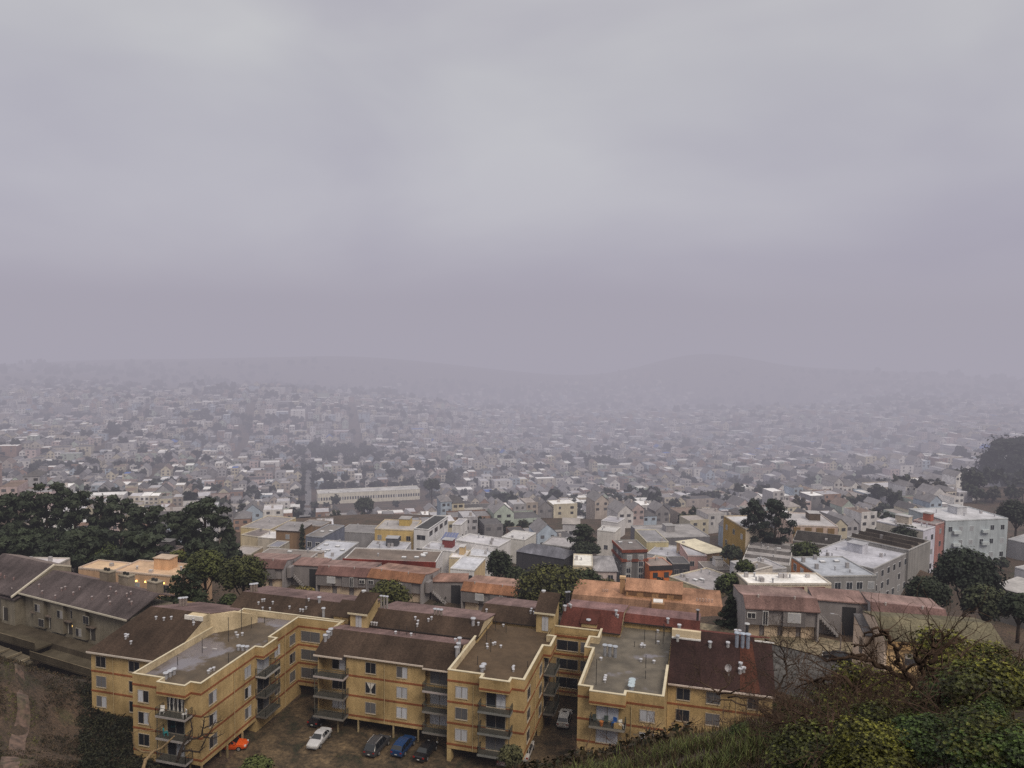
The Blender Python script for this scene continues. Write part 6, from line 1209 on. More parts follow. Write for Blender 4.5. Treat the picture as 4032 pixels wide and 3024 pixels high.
for i in range(46):
    u, v = vr.uniform(3130, 4080), 0; v = vr.uniform(max(2620, 3230 - (u - 2900) * .62), 3040); k = 2 if (u > 3650 and v > 2780 and vr.random() < .7) else vr.choice((0, 1)); sc = vr.uniform(.32, .62)
    q = onground((u, v), 3, 60); o = dup(protos[k], (q.x, q.y, q.z), vr.uniform(0, 6), 'leafy bush in the dense thicket that fills the lower right bank', (sc, sc, sc * vr.uniform(.75, 1.1))); o['group'] = G2
# bare gnarled branches: each shrub from a hand-placed set of limbs
def gnarl(label, limbs, seed, col=(.058, .038, .027), sub=3, tw=.5):
    if seed in (201, 202, 206): sub, tw = 2, .3
    r = random.Random(seed); p0 = Vector(limbs[0][0][0:3]) if len(limbs[0][0]) == 3 and isinstance(limbs[0][0][0], Vector) else None
    ks = [depth(onground((p[0], p[1]), 3, 60)) / p[2] for lp, _ in limbs for p in lp if p[1] > 2600]; ks = [x for x in ks if x * limbs[0][0][0][2] < 45]; kk = min([1.25] + ks) * .96
    thin = {202: .8, 203: .5, 205: .42, 206: .55, 207: .8}.get(seed, .75 if seed < 210 else {210: 1.0}.get(seed, 1.5)); limbs = [([(p[0], p[1], p[2] * kk) for p in lp], rr * kk * thin) for lp, rr in limbs]
    pts0 = [P_(*p) for p in limbs[0][0]]; t = thing('bare_shrub', label, 'bare shrub', tuple(pts0[0])); mb = MB(); tm_ = MB()
    def side(p, d, ln, rr, g_):
        pts = [p]; q = p; dd = d; rads = [rr]
        for k in range(4): dd = (dd + rdir(r) * .42 + Vector((0, 0, .05))).normalized(); q = q + dd * ln / 4; pts.append(q); rads.append(max(.003, rr * (1 - .2 * (k + 1))))
        (tm_ if rr < .014 else mb).tube(pts, rads, 4 if rr < .012 else 5, vary(col, .35, r))
        if g_ > 0:
            for k in (1, 2, 3, 4): 
                if r.random() < .8: side(pts[k], (dd + rdir(r) * .9).normalized(), ln * r.uniform(.4, .7), max(.004, rads[k] * .6), g_ - 1)
    for lp, rr in limbs:
        pts = [P_(*p) for p in lp]; fine = []
        for i in range(len(pts) - 1):
            for k in range(4): fine.append(pts[i].lerp(pts[i + 1], k / 4) + rdir(r) * .03)
        fine.append(pts[-1]); n = len(fine); rads = [rr * (1 - .68 * i / n) * r.uniform(.9, 1.12) for i in range(n)]
        mb.tube(fine, rads, 7, vary(col, .2, r))
        for i in range(3, n):
            if r.random() < tw: side(fine[i], ((fine[i] - fine[i - 1]).normalized() + rdir(r) * .9 + Vector((0, 0, .35))).normalized(), r.uniform(.25, .7), rads[i] * .55, sub - 1)
    mb.build('limb', M_BARK, t, smooth=True); tm_.build('twig', M_BARK, t); return t
def q4(a, b, d_): return (*c4(a, b), d_)
gnarl('tallest bare gnarled shrub, forked limbs against the peach house', [([q4(1440, 1120, 9.5), q4(1435, 980, 9.5), q4(1420, 850, 9.5), q4(1470, 780, 9.4), q4(1520, 690, 9.4), q4(1500, 610, 9.4), q4(1520, 545, 9.4)], .055), ([q4(1470, 790, 9.5), q4(1560, 740, 9.5), q4(1640, 650, 9.6), q4(1770, 600, 9.8)], .04), ([q4(1430, 830, 9.5), q4(1390, 760, 9.4), q4(1370, 730, 9.4)], .05), ([q4(1520, 680, 9.4), q4(1580, 600, 9.4), q4(1560, 555, 9.4)], .028), ([q4(1480, 860, 9.5), q4(1620, 850, 9.5), q4(1830, 830, 9.5), q4(1900, 770, 9.6)], .035), ([q4(1450, 900, 9.5), q4(1700, 880, 9.3), q4(1900, 800, 9.3), q4(2060, 720, 9.4)], .035)], 201, tw=.6)
gnarl('bare arching shrub with curled limb tips before the peach house wall', [([q4(1430, 1090, 9.7), q4(1400, 960, 9.8), q4(1330, 890, 9.8), q4(1250, 830, 9.8), q4(1220, 720, 9.8), q4(1170, 610, 9.8), q4(1140, 550, 9.8), q4(1060, 540, 9.8), q4(980, 600, 9.9)], .048), ([q4(1170, 600, 9.8), q4(1090, 580, 9.8), q4(960, 680, 9.9), q4(880, 660, 9.9)], .03), ([q4(1230, 700, 9.8), q4(1270, 650, 9.8), q4(1330, 640, 9.8)], .03), ([q4(1420, 1060, 9.7), q4(1330, 930, 9.8), q4(1120, 830, 9.8), q4(960, 750, 9.9), q4(830, 770, 9.9), q4(690, 790, 10)], .05), ([q4(1000, 760, 9.9), q4(900, 730, 9.9), q4(780, 800, 10)], .03), ([q4(1150, 840, 9.8), q4(1040, 760, 9.9), q4(1090, 640, 9.8)], .02)], 202, tw=.5)
gnarl('bare shrub with thick fallen trunk curving over the bank', [([q4(960, 1130, 9.5), q4(920, 1000, 9.6), q4(850, 930, 9.7), q4(740, 905, 9.8), q4(620, 950, 10), q4(480, 930, 10.2)], .07), ([q4(880, 950, 9.7), q4(700, 920, 9.8), q4(560, 960, 10), q4(440, 1010, 10.2)], .04), ([q4(960, 1100, 9.5), q4(800, 1060, 9.6), q4(760, 1160, 9.5)], .05), ([q4(940, 1050, 9.5), q4(1150, 930, 9.5), q4(1420, 940, 9.5)], .04)], 203, tw=.55)
gnarl('spindly leafless shrub in front of the red roof corner', [([q4(330, 1000, 13.5), q4(380, 880, 13.5), q4(370, 760, 13.5), q4(340, 690, 13.5), q4(360, 620, 13.5)], .028), ([q4(380, 850, 13.5), q4(450, 790, 13.5), q4(500, 740, 13.5)], .018), ([q4(370, 790, 13.5), q4(290, 720, 13.5), q4(200, 770, 13.5)], .018), ([q4(330, 960, 13.5), q4(230, 890, 13.5), q4(190, 860, 13.5)], .018), ([q4(300, 1010, 13.5), q4(420, 960, 13.2), q4(520, 900, 13.2)], .018)], 204, (.06, .045, .038), 3, .85)
gnarl('tangled brown dry shrub across the middle of the bank', [([q4(700, 1420, 8.5), q4(640, 1290, 8.7), q4(500, 1190, 9), q4(330, 1160, 9.5)], .05), ([q4(760, 1400, 8.5), q4(900, 1260, 8.7), q4(1130, 1250, 8.8), q4(1240, 1310, 8.8)], .045), ([q4(600, 1330, 8.6), q4(440, 1250, 9), q4(180, 1290, 9.6)], .035), ([q4(720, 1350, 8.5), q4(760, 1180, 8.9), q4(700, 1090, 9.2)], .03), ([q4(900, 1380, 8.3), q4(1000, 1500, 8), q4(900, 1560, 7.8)], .04), ([q4(640, 1440, 8.2), q4(780, 1500, 8), q4(550, 1540, 7.9)], .045)], 205, (.062, .040, .029), 3, .8)
gnarl('dry tangle of brown limbs at right under the crest', [([q4(1560, 1150, 9), q4(1640, 1050, 9), q4(1740, 1010, 9), q4(1860, 900, 9.2), q4(2030, 830, 9.4)], .055), ([q4(1560, 1100, 9), q4(1560, 950, 9.1), q4(1500, 900, 9.2)], .045), ([q4(1600, 1140, 9), q4(1480, 1060, 9.1), q4(1330, 1130, 9)], .04), ([q4(1700, 1120, 9), q4(1900, 1000, 9), q4(2140, 960, 9)], .04), ([q4(2212, 980, 8.8), q4(2130, 860, 9), q4(2050, 780, 9.2)], .04), ([q4(1620, 1150, 9), q4(1750, 1170, 8.8), q4(1960, 1080, 8.8)], .035)], 206, (.060, .039, .028), 3, .8)
gnarl('thin dry shrub sprawling before the yellow wing windows', [([q4(-150, 1050, 17), q4(-60, 960, 17), q4(-100, 880, 17)], .03), ([q4(-150, 1050, 17), q4(60, 1000, 16), q4(130, 930, 16)], .025), ([q4(-130, 1040, 17), q4(-260, 960, 17), q4(-330, 930, 17)], .025), ([q4(-60, 1060, 16.5), q4(160, 1080, 15), q4(330, 1040, 14.5)], .025), ([q4(60, 1130, 15), q4(-80, 1080, 15.5), q4(-200, 1110, 16)], .022)], 207, (.07, .048, .035), 3, .9)
# extra dry twig masses that thicken the bank
tp = thing('bare_shrub', 'twiggy', 'bare shrub', (0, 0, 0)); ORG[tp.name] = Vector((0, 0, 0)); twigs(401, 9, 1.0, .016, (.075, .05, .037), .3, 2).build('limb', M_BARK, tp, local=True)
TW = [(2700, 2850, 20, 1.4), (2850, 2830, 18, 1.3), (3000, 2800, 15, 1.1), (3120, 2860, 12, .9), (3240, 2950, 10, .8), (3000, 2930, 11, .7), (3430, 2900, 9.2, .8), (3600, 2780, 10, .9), (3800, 2700, 10.5, 1.0), (2560, 2870, 23, 1.4), (2440, 2930, 23, 1.3), (2300, 2950, 24, 1.4), (3350, 2810, 10.5, .9), (3920, 2620, 11, 1.0), (3700, 2880, 8.6, .7), (3180, 2740, 13, .8), (3040, 2860, 12, .8), (3100, 2920, 11, .7), (3200, 2850, 11, .75), (3290, 2900, 10, .7), (3380, 2860, 10, .7), (3150, 2980, 9.5, .6), (3480, 2820, 10, .7), (3300, 2990, 9, .6), (3550, 2900, 9, .6)]
for i, (u, v, d_, sc) in enumerate(TW):
    q = onground((u, v), 3, 60); sc *= min(1.4, depth(q) / d_); q.z += .22 if u > 2950 else 0; lab = ['low twiggy dead shrub among dry grass, brown', 'twiggy brown dead shrub between leafy bushes'][0 if u < 3050 else 1]
    if i == 0: tp.location = q; tp.scale = (sc, sc, sc * .8); tp['label'] = lab; tp['group'] = 'low twiggy dead shrubs on the near bank'
    else: o = dup(tp, q, vr.uniform(0, 6), lab, (sc, sc, sc * .8))
# long grass on the bank (uncountable)
def blades(name, label, n, sampler, h0, h1, ca, cb, w=.007, seed=1):
    r = random.Random(seed); mb = MB()
    for _ in range(n):
        s = sampler(r)
        if s is None: continue
        p, k = s; a = r.uniform(0, 6.28); d = Vector((math.cos(a), math.sin(a), 0)); hh = r.uniform(h0, h1) * k; be = r.uniform(.15, .75) * hh; ww = w * k * r.uniform(.7, 1.4); sdv = Vector((-d.y, d.x, 0)) * ww
        c = mixc(ca, cb, r.random()); m = p + d * be * .35 + Zv * hh * .6; e_ = p + d * be + Zv * hh * r.uniform(.75, 1.0)
        mb.face([p - sdv, p + sdv, m + sdv * .8, m - sdv * .8], tuple(x * .6 for x in c)); mb.face([m - sdv * .8, m + sdv * .8, e_], c)
    return tag(mb.build(name, M_GRASS), label, kind='stuff')
def sampler_uv(u0, u1, vf, d0, d1, k=1.0, thr=-.3):
    def f(r):
        u = r.uniform(u0, u1); d_ = r.uniform(d0, d1); q = pd((u, 1500), d_); q = Vector((q.x, q.y, 0)); z = ground_z(q.x, q.y); p = Vector((q.x, q.y, z - .03)); v = proj(p)[1]
        return (p, k * (.75 + .5 * abs(mnoise.noise(p * 1.1)))) if vf(u, v) and mnoise.noise(Vector((q.x * .45, q.y * .45, 7))) > thr - r.random() * .25 else None
    return f
blades('long_grass', 'fresh green long grass along the lower edge of the near bank', 12000, sampler_uv(2250, 3250, lambda u, v: 2850 < v < 3130 and v > 3000 - (u - 2250) * .13, 7, 22, 1, .12), .2, .55, (.04, .055, .015), (.15, .17, .055), .008, 3)
blades('dry_grass', 'dry tawny grass and weeds on the shoulder of the near bank', 20000, sampler_uv(1850, 3300, lambda u, v: v < 3150, 10, 30), .12, .42, (.032, .022, .012), (.085, .056, .028), .007, 4)
blades('dry_grass', 'dry brown grass between the bushes at right', 2200, sampler_uv(2950, 4100, lambda u, v: v < 3200, 6, 14), .1, .3, (.04, .026, .014), (.12, .085, .035), .007, 5)
# brush on the slopes (uncountable low scrub)
def brush(name, label, n, sampler, s0, s1, ca, cb, seed):
    r = random.Random(seed); mb = MB()
    for _ in range(n):
        s = sampler(r)
        if s is None: continue
        p, k = s; base = mixc(ca, cb, r.random() ** 1.5); m = r.randint(11, 18); rr = r.uniform(s0, s1) * k
        for j in range(m):
            d = rdir(r); d.z = abs(d.z) * .8; leafcard(mb, p + d * rr * r.uniform(.5, 1.1), (d + rdir(r) * .6).normalized(), rr * r.uniform(.10, .21), vary(base, .45, r), r, 1.5)
    return tag(mb.build(name, M_LEAF), label, kind='stuff')
def offpath(x, y): return all((x - q.x) ** 2 + (y - q.y) ** 2 > 5.0 for q in tr_ + [tr_[i].lerp(tr_[i + 1], .5) for i in range(len(tr_) - 1)])
def left_s(r):
    u = r.uniform(-150, 900); d_ = r.uniform(60, 135); q = pd((u, 1500), d_)
    if -83.5 < q.x < -58 and q.y > 79: return None
    if not offpath(q.x, q.y): return None
    p = Vector((q.x, q.y, ground_z(q.x, q.y))); uv = proj(p)
    if uv[1] < 2520 or uv[0] < -150 or uv[0] > 780 + 0: return None
    if q.x > -58.5: return None
    return (p, 1.0)
brush('brush', 'dark green and rusty brush covering the left hillside', 15000, left_s, .15, .6, (.016, .017, .008), (.090, .060, .034), 6)
def left_d(r):
    u = r.uniform(280, 640); d_ = r.uniform(78, 108); q = pd((u, 1500), d_)
    if -83 < q.x < -58 and q.y > 79.2 and not (q.x < -70 and q.y < 86): return None
    p = Vector((q.x, q.y, ground_z(q.x, q.y))); uv = proj(p)
    return (p, 1.0) if uv[1] > 2700 else None
brush('dark_brush', 'dense dark green thicket at the foot of the left apartment block', 2600, left_d, .45, 1.0, (.008, .010, .005), (.036, .036, .016), 8)
def mid_s(r):
    u = r.uniform(1850, 2760); d_ = r.uniform(24, 92); q = pd((u, 1500), d_)
    if q.y > 91 and not (-21 < q.x < -15.5 and q.y < 98): return None
    p = Vector((q.x, q.y, ground_z(q.x, q.y))); return (p, min(1, .35 + d_ / 130))
brush('brush', 'brown and dark green scrub falling away below the near bank', 5200, mid_s, .35, 1.0, (.016, .017, .008), (.070, .046, .026), 9)
def path_s(r):
    i = r.randint(0, len(tr_) - 2); q = tr_[i].lerp(tr_[i + 1], r.random()); o = r.choice((-1, 1)) * r.uniform(1.0, 2.6); return (Vector((q.x + o, q.y, ground_z(q.x + o, q.y))), .6)
brush('grass_verge', 'yellow green grass along the dirt path on the left slope', 700, path_s, .15, .5, (.03, .035, .010), (.14, .14, .035), 14)
def yard_s(r):
    x, y_ = r.uniform(-58, -26), r.uniform(70, 90)
    return (Vector((x, y_, .02)), .5) if mnoise.noise(Vector((x * .25, y_ * .25, 3))) > .18 else None
brush('weeds', 'green weeds and moss creeping over the stained yard', 900, yard_s, .2, .6, (.02, .026, .008), (.075, .085, .022), 10)
def vale_s(r):
    u = r.uniform(-100, 4100); d_ = r.uniform(150, 330); q = pd((u, 1500), d_)
    if any(-3 < (q - e['p0']).dot(e['u']) < e['w'] + 3 and -16 < (q - e['p0']).dot(e['n']) < e['ln'] + 2 for e in TH + BL) or (u > 2400 and d_ < 200): return None
    return (Vector((q.x, q.y, base_z(q.x, q.y))), 1.0)
brush('undergrowth', 'low garden greenery between the terraces of houses', 2600, vale_s, .7, 1.6, (.012, .016, .008), (.060, .058, .028), 12)
# forked pale tree in front of the left block
def zt(a, b, d_): return (*zA(a, b), d_)
t = gnarl('bare pale forked tree before the front balconies of the left block', [([zt(190, 1560, 72), zt(230, 1400, 73), zt(320, 1300, 74), zt(430, 1250, 74), zt(540, 1150, 74), zt(590, 1100, 74)], .19), ([zt(320, 1300, 74), zt(200, 1300, 74), zt(110, 1250, 74), zt(80, 1180, 74), zt(75, 1100, 74), zt(60, 1060, 74)], .12), ([zt(75, 1060, 74), zt(160, 1020, 74), zt(230, 1040, 74), zt(340, 1030, 74), zt(430, 930, 74)], .06), ([zt(300, 1000, 74), zt(265, 920, 74), zt(260, 830, 74), zt(330, 770, 74)], .06)], 210, (.21, .15, .085), 3, .25); t['category'] = 'bare tree'; t.name = 'bare_tree'
t = gnarl('dark twiggy bare tree against the sunlit side of the left block', [([zt(620, 1420, 73), zt(660, 1280, 74), zt(780, 1280, 74.5), zt(890, 1300, 75), zt(960, 1240, 75)], .09), ([zt(640, 1380, 73), zt(720, 1140, 74), zt(860, 1130, 74.5), zt(950, 1080, 75), zt(1100, 1060, 75)], .08), ([zt(760, 1130, 74), zt(810, 1010, 74.5), zt(790, 900, 75), zt(850, 830, 75)], .06), ([zt(930, 1090, 75), zt(950, 980, 75), zt(960, 870, 75), zt(1080, 830, 75)], .06), ([zt(930, 1240, 75), zt(970, 1160, 75), zt(1060, 1000, 75), zt(1100, 900, 75)], .05), ([zt(960, 1000, 75), zt(1050, 960, 75), zt(1190, 900, 75)], .05), ([zt(950, 1110, 75), zt(1080, 1130, 75), zt(1200, 1070, 75)], .05)], 211, (.035, .027, .022), 3, .95); t['category'] = 'bare tree'; t.name = 'bare_tree'
tree_at('small green tree at the corner below the middle tower', (2010, 3000), 2935, 84, 55, 'r', 41, .9, 1500, .16, ((.02, .022, .010), (.075, .072, .030)))
tree_at('green weed bush at the bottom of the yard', (1010, 3080), 2985, 84, 75, 'r', 42, .6, 1300, .16, ((.02, .028, .008), (.09, .105, .03)), name='bush', cat='bush')
# ================================================================== the city in the haze
M_STREET = lotmat('hazy_asphalt', (.17, .165, .17), (.14, .135, .14), (.11, .105, .11), .2)
cr_ = random.Random(23); TH_ = math.radians(29.3); ET = Vector((-math.sin(TH_), math.cos(TH_), 0)); ES = Vector((math.cos(TH_), math.sin(TH_), 0))
OCC = []
for e in BL + TH:
    for a in (0, .25, .5, .75, 1):
        for b in (0, .5, 1): q = e['p0'] + e['u'] * a * e['w'] + e['n'] * b * e['ln']; OCC.append((q.x, q.y))
def free(x, y, m=9): return all((x - a) ** 2 + (y - b) ** 2 > m * m for a, b in OCC)
def citylim(u): return 1320 + 330 * smooth(1000, 1800, u) - 200 * smooth(2500, 3200, u) + 60 * math.sin(u / 170)
def inframe(q, mu=120):
    u, v = proj(q); return -mu < u < 4032 + mu and 1350 < v < 2500
HCOL = [(.66, .64, .63, 'white'), (.64, .62, .62, 'white'), (.50, .48, .48, 'pale grey'), (.52, .475, .42, 'cream'), (.36, .35, .37, 'grey'), (.22, .21, .22, 'dark grey'), (.38, .33, .30, 'tan'), (.50, .40, .39, 'pale pink'), (.36, .42, .50, 'pale blue'), (.52, .47, .37, 'pale yellow'), (.30, .20, .16, 'brown'), (.40, .45, .40, 'pale green')]
RCOL = [((.46, .45, .48), 6), ((.74, .73, .73), 6), ((.22, .21, .22), 4), ((.10, .095, .10), 4), ((.20, .15, .13), 3), ((.30, .27, .26), 3)]
RC = [c for c, k in RCOL for _ in range(k)]
def house_geo(mb, mr, w, ln, h, zlow, wc, rc, kind):
    """local box house: front along x at y=0; mb walls, mr roof"""
    mb.box(-w / 2, w / 2, 0, ln, zlow, h, wc, skip='bt')
    if kind == 'flat':
        mr.box(-w / 2 + .15, w / 2 - .15, .15, ln - .15, h - .4, h - .15, rc, skip='b'); mb.face([(-w / 2, -.02, h - .15), (w / 2, -.02, h - .15), (w / 2, -.02, h + .5), (-w / 2, -.02, h + .5)], wc); mb.face([(w / 2, -.01, h + .5), (w / 2, .2, h + .5), (-w / 2, .2, h + .5), (-w / 2, -.01, h + .5)], wc)
    elif kind == 'gable':
        r = w * .42; o = .3
        for y_ in (0, ln): mb.face([(-w / 2, y_, h), (w / 2, y_, h), (0, y_, h + r)], wc)
        mr.face([(-w / 2 - o, -o, h - .2), (-w / 2 - o, ln + o, h - .2), (0, ln + o, h + r + .1), (0, -o, h + r + .1)][::-1], rc); mr.face([(w / 2 + o, -o, h - .2), (0, -o, h + r + .1), (0, ln + o, h + r + .1), (w / 2 + o, ln + o, h - .2)][::-1], rc)
    else:
        r = w * .28; o = .3; i = w * .4
        A = [(-w / 2 - o, -o, h), (w / 2 + o, -o, h), (w / 2 + o, ln + o, h), (-w / 2 - o, ln + o, h)]; B_ = [(0, i, h + r), (0, ln - i, h + r)]
        mr.face([A[0], A[1], B_[0]], rc); mr.face([A[1], A[2], B_[1], B_[0]], rc); mr.face([A[2], A[3], B_[1]], rc); mr.face([A[3], A[0], B_[0], B_[1]], rc)
cand = []; tcand = []; far_t = []
school = [e for e in BL if e['name'] == 'school'][0]
o0 = pd((1210, 1900), 560); o0.z = 0     # on the street that runs straight away
SB, TB, ST = 130, 43, 11
for bi in range(-16, 17):
    for bj in range(-11, 46):
        t0_ = bj * (TB + ST) + ST / 2; s0_ = bi * (SB + ST) + ST / 2 + (62 if t0_ > 270 else 0) + (40 if t0_ > 620 else 0); c = o0 + ES * (s0_ + SB / 2) + ET * (t0_ + TB / 2); dc = depth(c)
        if dc < 215 or dc > 2150 or not inframe((c.x, c.y, base_z(c.x, c.y)), 700): continue
        for row in (0, 1):
            s = s0_
            while s < s0_ + SB - 6:
                w = cr_.choice((5.6, 6.2, 6.8, 7.4, 8.2, 9.5)) if cr_.random() < .94 else cr_.uniform(12, 22); ln = cr_.uniform(10, 14.5); h = cr_.choice((4.8, 5.6, 6.4, 7.2, 8.2, 9.5)) * cr_.uniform(.9, 1.1)
                p = o0 + ES * (s + w / 2) + ET * (t0_ + (2 + cr_.uniform(0, 1.5) if row == 0 else TB - 2 - cr_.uniform(0, 1.5))); s += w + (0.05 if cr_.random() < .8 else cr_.uniform(1, 5))
                cand.append((p, w, ln, h, row))
            for k in range(int(SB / 6.5)):
                p = o0 + ES * (s0_ + cr_.uniform(0, SB)) + ET * (t0_ + TB / 2 + cr_.uniform(-5, 5)); tcand.append((p, cr_.uniform(1.9, 3.9)))
        for k in range(int(SB / 22)):
            p = o0 + ES * (s0_ + cr_.uniform(0, SB)) + ET * (t0_ - 3); tcand.append((p, cr_.uniform(1.8, 3.2)))
for k in range(420):
    c = pd((cr_.uniform(-100, 4100), 1500), cr_.uniform(1300, 1660)); n_ = cr_.randint(1, 4)
    for _ in range(n_): far_t.append((Vector((c.x + cr_.gauss(0, 22), c.y + cr_.gauss(0, 12), 0)), cr_.uniform(4, 8)))
# street lined with trees
for k in range(44):
    for sgn in (-1, 1):
        if cr_.random() < .8: tcand.append((o0 + ES * sgn * 5.2 + ET * (-200 + k * 11 + cr_.uniform(-3, 3)), cr_.uniform(2.6, 4.2)))
for k in range(34):
    c = pd((cr_.uniform(0, 4032), 1500), cr_.uniform(420, 1250)); sp = cr_.uniform(10, 26)
    for _ in range(cr_.randint(8, 22)): tcand.append((Vector((c.x + cr_.gauss(0, sp * 1.4), c.y + cr_.gauss(0, sp * .7), 0)), cr_.uniform(3, 5.8)))
# dark wooded patches seen in the photograph
for (u, d_, n, sp) in ((1250, 900, 46, 26), (1340, 880, 90, 30), (1450, 830, 40, 24), (800, 1000, 40, 36), (2050, 900, 14, 30), (2700, 950, 16, 40), (1700, 760, 12, 24), (500, 900, 20, 40), (650, 1280, 40, 60), (1000, 1290, 40, 50), (300, 1250, 30, 60), (1250, 1330, 24, 50), (3500, 1330, 50, 70), (3800, 1340, 40, 70), (3000, 1350, 20, 60), (3250, 850, 20, 40), (1050, 1000, 14, 28), (900, 1180, 36, 60), (1500, 1050, 20, 40), (3350, 1250, 60, 90), (3650, 1200, 60, 80), (2250, 560, 18, 26), (2550, 450, 22, 22), (2480, 520, 16, 20), (700, 780, 16, 26), (250, 720, 26, 40), (3000, 700, 16, 26), (2900, 560, 14, 20), (3900, 620, 60, 60), (4100, 760, 60, 60), (4000, 480, 30, 36), (3700, 640, 16, 24), (2000, 640, 14, 24), (2400, 820, 12, 26), (1850, 470, 10, 18), (400, 1150, 30, 70), (3800, 420, 18, 26), (1900, 560, 6, 14)):
    c = pd((u, 1500), d_)
    for _ in range(n): tcand.append((Vector((c.x + cr_.gauss(0, sp), c.y + cr_.gauss(0, sp * .8), 0)), cr_.uniform(3.2, 6.5)))
houses = []
for p, w, ln, h, row in cand:
    d_ = depth(p)
    if d_ < (300 if 950 < proj(p)[0] < 3500 else 225): continue
    if d_ > citylim(proj(p)[0]) * cr_.uniform(.9, 1.04): continue
    q = (p.x, p.y, base_z(p.x, p.y))
    if not inframe(q): continue
    u, v = proj(q)
    if d_ < 260 and (u < 1000 or u > 3500): continue
    if d_ < 420 and not (free(p.x, p.y, 12) and free(*(p + ET * (ln if row == 0 else -ln)).xy, 9)): continue
    if d_ < 330 and u < 930: continue
    if u > 3500 and d_ < 330: continue
    if u > 3800 and d_ < 640: continue
    if abs((p - school['p0']).dot(school['n']) - 8) < 26 and -15 < (p - school['p0']).dot(school['u']) < school['w'] + 15: continue
    if 300 < d_ < 700 and 1200 < u < 1720 and 1880 < proj((p.x, p.y, q[2] + h * 1.4))[1] < 1992: continue
    houses.append((d_, p, w, ln, h, row, q[2]))
houses.sort(key=lambda x: x[0])
NIND = 290
far_w, far_r = MB(), MB(); meta = []
KN = {'flat': 'flat-roofed', 'gable': 'gabled', 'hip': 'hip-roofed'}
def zone(u, d_):
    z = 'beyond the cypress grove' if u < 960 else 'around the long cream school' if u < 1720 else 'behind the modern white house' if u < 2150 else 'behind the tall blank white house' if u < 2560 else 'behind the bay-window row' if u < 2850 else 'beyond the two dark pines' if u < 3300 else 'beyond the pale blue apartments'
    return z
for i, (d_, p, w, ln, h, row, gz) in enumerate(houses):
    hc = cr_.choice(HCOL); wc = vary(hc[:3], .12, cr_); rc = vary(cr_.choice(RC), .2, cr_); kind = cr_.choices(('flat', 'gable', 'hip'), (.62, .27, .11))[0] if w < 12 else 'flat'
    if kind != 'flat' and sum(rc) > .9: rc = vary((.2, .19, .2), .3, cr_)
    if cr_.random() < .008: rc = (.06, .13, .38)
    rz = TH_ if row == 0 else TH_ + math.pi
    if i < NIND:
        t = thing('city_house', '', 'house', (p.x, p.y, gz), rz); ORG[t.name] = Vector((0, 0, 0)); a, b = MB(), MB(); house_geo(a, b, w, ln, h, -6, wc, rc, kind)
        a.build('wall', M_CITY, t, local=True); r_ = b.build('roof', M_CITY, t, local=True)
        # windows on the long back or front that faces the viewer
        yy = -.03 if row == 0 else ln + .03; nw = 2 if i < 150 else 1
        for c_ in range(2):
            for fl in range(nw if h > 6 else 1):
                f = MB(); x = w * (-.25 + .5 * c_); zc = h - 1.6 - fl * 2.8; y0_, y1_ = (yy - .05, yy) if row == 0 else (yy, yy + .05)
                x += cr_.uniform(-.4, .4); ww_ = cr_.uniform(.5, 1.0); f.box(x - ww_, x + ww_, y0_, y1_, zc - .65, zc + .65, vary((.09, .09, .10), .5, cr_)); f.build('window', M_GLASS, t, local=True)
        if cr_.random() < .5: f = MB(); x, y_ = cr_.uniform(-.3, .3) * w, cr_.uniform(.3, .7) * ln; f.box(x - .5, x + .5, y_ - .5, y_ + .5, h - .5, h + 1.3 + (w * .3 if kind == 'gable' else 0), vary((.4, .36, .34), .3, cr_)); f.build('chimney', M_CITY, r_, local=True)
        meta.append((t, hc[3], kind, zone(proj((p.x, p.y, gz))[0], d_), proj((p.x, p.y, gz + h))[0], d_))
    else:
        ca, sa = math.cos(rz), math.sin(rz); a, b = MB(), MB(); house_geo(a, b, w, ln, h, -5, wc, rc, kind)
        if d_ < 1200:
            yy = -.04 if row == 0 else ln + .04
            for c_ in range(2):
                for fl in range(2): x = w * (-.25 + .5 * c_); zc = h - 1.6 - fl * 2.8; qd = [(x - .8, yy, zc - .8), (x + .8, yy, zc - .8), (x + .8, yy, zc + .8), (x - .8, yy, zc + .8)]; a.face(qd if row == 0 else qd[::-1], (.13, .125, .13))
        for src, dst in ((a, far_w), (b, far_r)):
            n = len(dst.v); dst.v += [(p.x + x * ca - y_ * sa, p.y + x * sa + y_ * ca, gz + z) for x, y_, z in src.v]; dst.f += [tuple(n + k for k in f) for f in src.f]; dst.c += src.c; dst.m += src.m
ORDW = ['first', 'second', 'third', 'fourth', 'fifth', 'sixth', 'seventh', 'eighth', 'ninth', 'tenth', 'eleventh', 'twelfth', 'thirteenth', 'fourteenth', 'fifteenth', 'sixteenth', 'seventeenth', 'eighteenth', 'nineteenth', 'twentieth', 'twenty-first', 'twenty-second', 'twenty-third', 'twenty-fourth', 'twenty-fifth']
def rank_labels(items, noun):
    by = {}
    for t, a, b, z, u, d_ in items: by.setdefault((a, b, z), []).append((u, t))
    for (a, b, z), l in by.items():
        l.sort(key=lambda x: x[0])
        for k, (u, t) in enumerate(l):
            t['label'] = f'{a} {b} {noun} {z}' if len(l) == 1 else f'{ORDW[min(k, 24)]} from left of the {a} {b} {noun}s {z}'
rank_labels([(t, a, KN[k], z, u, d_) for t, a, k, z, u, d_ in meta], 'house')
for t, *_ in meta: t['group'] = 'houses of the hazy valley'
far_w.f += [tuple(len(far_w.v) + k for k in f) for f in far_r.f]; far_w.v += far_r.v; far_w.c += far_r.c; far_w.m += far_r.m
tag(far_w.build('distant_houses', M_CITY), 'thousands of pale houses fading into the fog', kind='stuff')
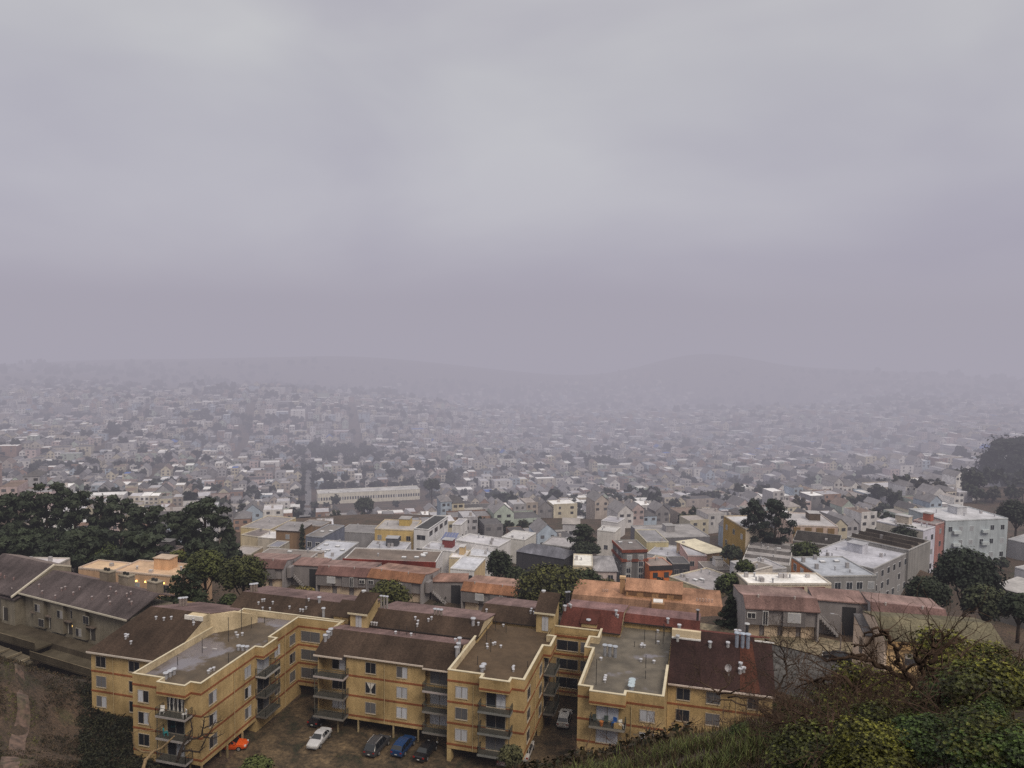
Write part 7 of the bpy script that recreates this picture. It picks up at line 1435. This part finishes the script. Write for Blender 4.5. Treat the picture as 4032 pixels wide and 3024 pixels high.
# trees among the houses
tv = []
for k in range(7):
    r = random.Random(300 + k); cl = round_clumps(1.0, 1.1, 9, 300 + k, r.uniform(.8, 1.3)); m_ = crown(cl, 260, .17, (.007, .010, .007), [(.036, .042, .026), (.050, .052, .026), (.030, .040, .022), (.060, .048, .032), (.036, .046, .030), (.044, .040, .028), (.034, .044, .020)][k], 300 + k); tv.append(m_)
tk_ = MB(); tk_.tube([(0, 0, -1.5), (0, 0, .9)], [.16, .08], 5, (.04, .03, .025))
pr = []
for k in range(7):
    t = thing('city_tree', '', 'tree', (0, 0, 0)); ORG[t.name] = Vector((0, 0, 0)); tk_.build('trunk', M_BARK, t, local=True); tv[k].build('crown', M_LEAF, t, local=True); pr.append(t)
ts = []
for p, rr in tcand:
    d_ = depth(p)
    uu_ = proj(p)[0]
    if d_ < 235 or d_ > citylim(uu_) * cr_.uniform(.92, 1.06): continue
    if d_ < 420 and cr_.random() < (.92 if 940 < uu_ < 1750 else .6): continue
    if 300 < d_ < 660 and 1200 < uu_ < 1720 and cr_.random() < .9: continue
    if d_ < 420 and not free(p.x, p.y, 7): continue
    if abs((p - school['p0']).dot(school['n']) - 6) < 14 and -4 < (p - school['p0']).dot(school['u']) < school['w'] + 4: continue
    q = (p.x, p.y, base_z(p.x, p.y))
    if inframe(q): ts.append((d_, p, rr, q[2]))
ts += [(depth(p), p, rr, base_z(p.x, p.y)) for p, rr in far_t]
ts.sort(key=lambda x: x[0]); tmeta = []; ft = MB(); smallv = [crown(round_clumps(1.0, 1.1, 6, 500 + k, 1.0), 70, .28, (.007, .010, .007), (.034, .040, .026), 500 + k, core=True) for k in range(5)]
seen = set()
for i, (d_, p, rr, gz) in enumerate(ts):
    if i < 230:
        k = i % 7; hgt = cr_.uniform(.85, 1.5)
        if k not in seen: seen.add(k); o = pr[k]; o.location = (p.x, p.y, gz); o.rotation_euler = (0, 0, cr_.uniform(0, 6)); o.scale = (rr, rr, rr * hgt)
        else: o = dup(pr[k], (p.x, p.y, gz), cr_.uniform(0, 6), None, (rr, rr, rr * hgt))
        o['group'] = 'trees among the houses of the valley'; tmeta.append((o, 'tall dark' if hgt > 1.2 else 'small dark' if rr < 3 else 'broad dark', 'leafy', zone(proj(p + Zv * gz)[0], d_), proj(p + Zv * gz)[0], d_))
    else:
        src = smallv[i % 5]; n = len(ft.v); a_ = cr_.uniform(0, 6.28); ca, sa = math.cos(a_) * rr, math.sin(a_) * rr; hh = rr * cr_.uniform(.8, 1.4)
        ft.v += [(p.x + x * ca - y_ * sa, p.y + x * sa + y_ * ca, gz + z * hh) for x, y_, z in src.v]; ft.f += [tuple(n + k for k in f) for f in src.f]; ft.c += src.c; ft.m += src.m
rank_labels(tmeta, 'tree')
tag(ft.build('distant_trees', M_LEAF), 'dark tree clumps scattered through the distant hazy city', kind='stuff')
# the street that runs straight away through the city
strip('city_street', [Vector((*(o0 + ET * k).xy, 0)) for k in (-190, -120, -40, 60, 150, 220, 290)], [2.7] * 7, base_z, M_STREET, .5, 10)
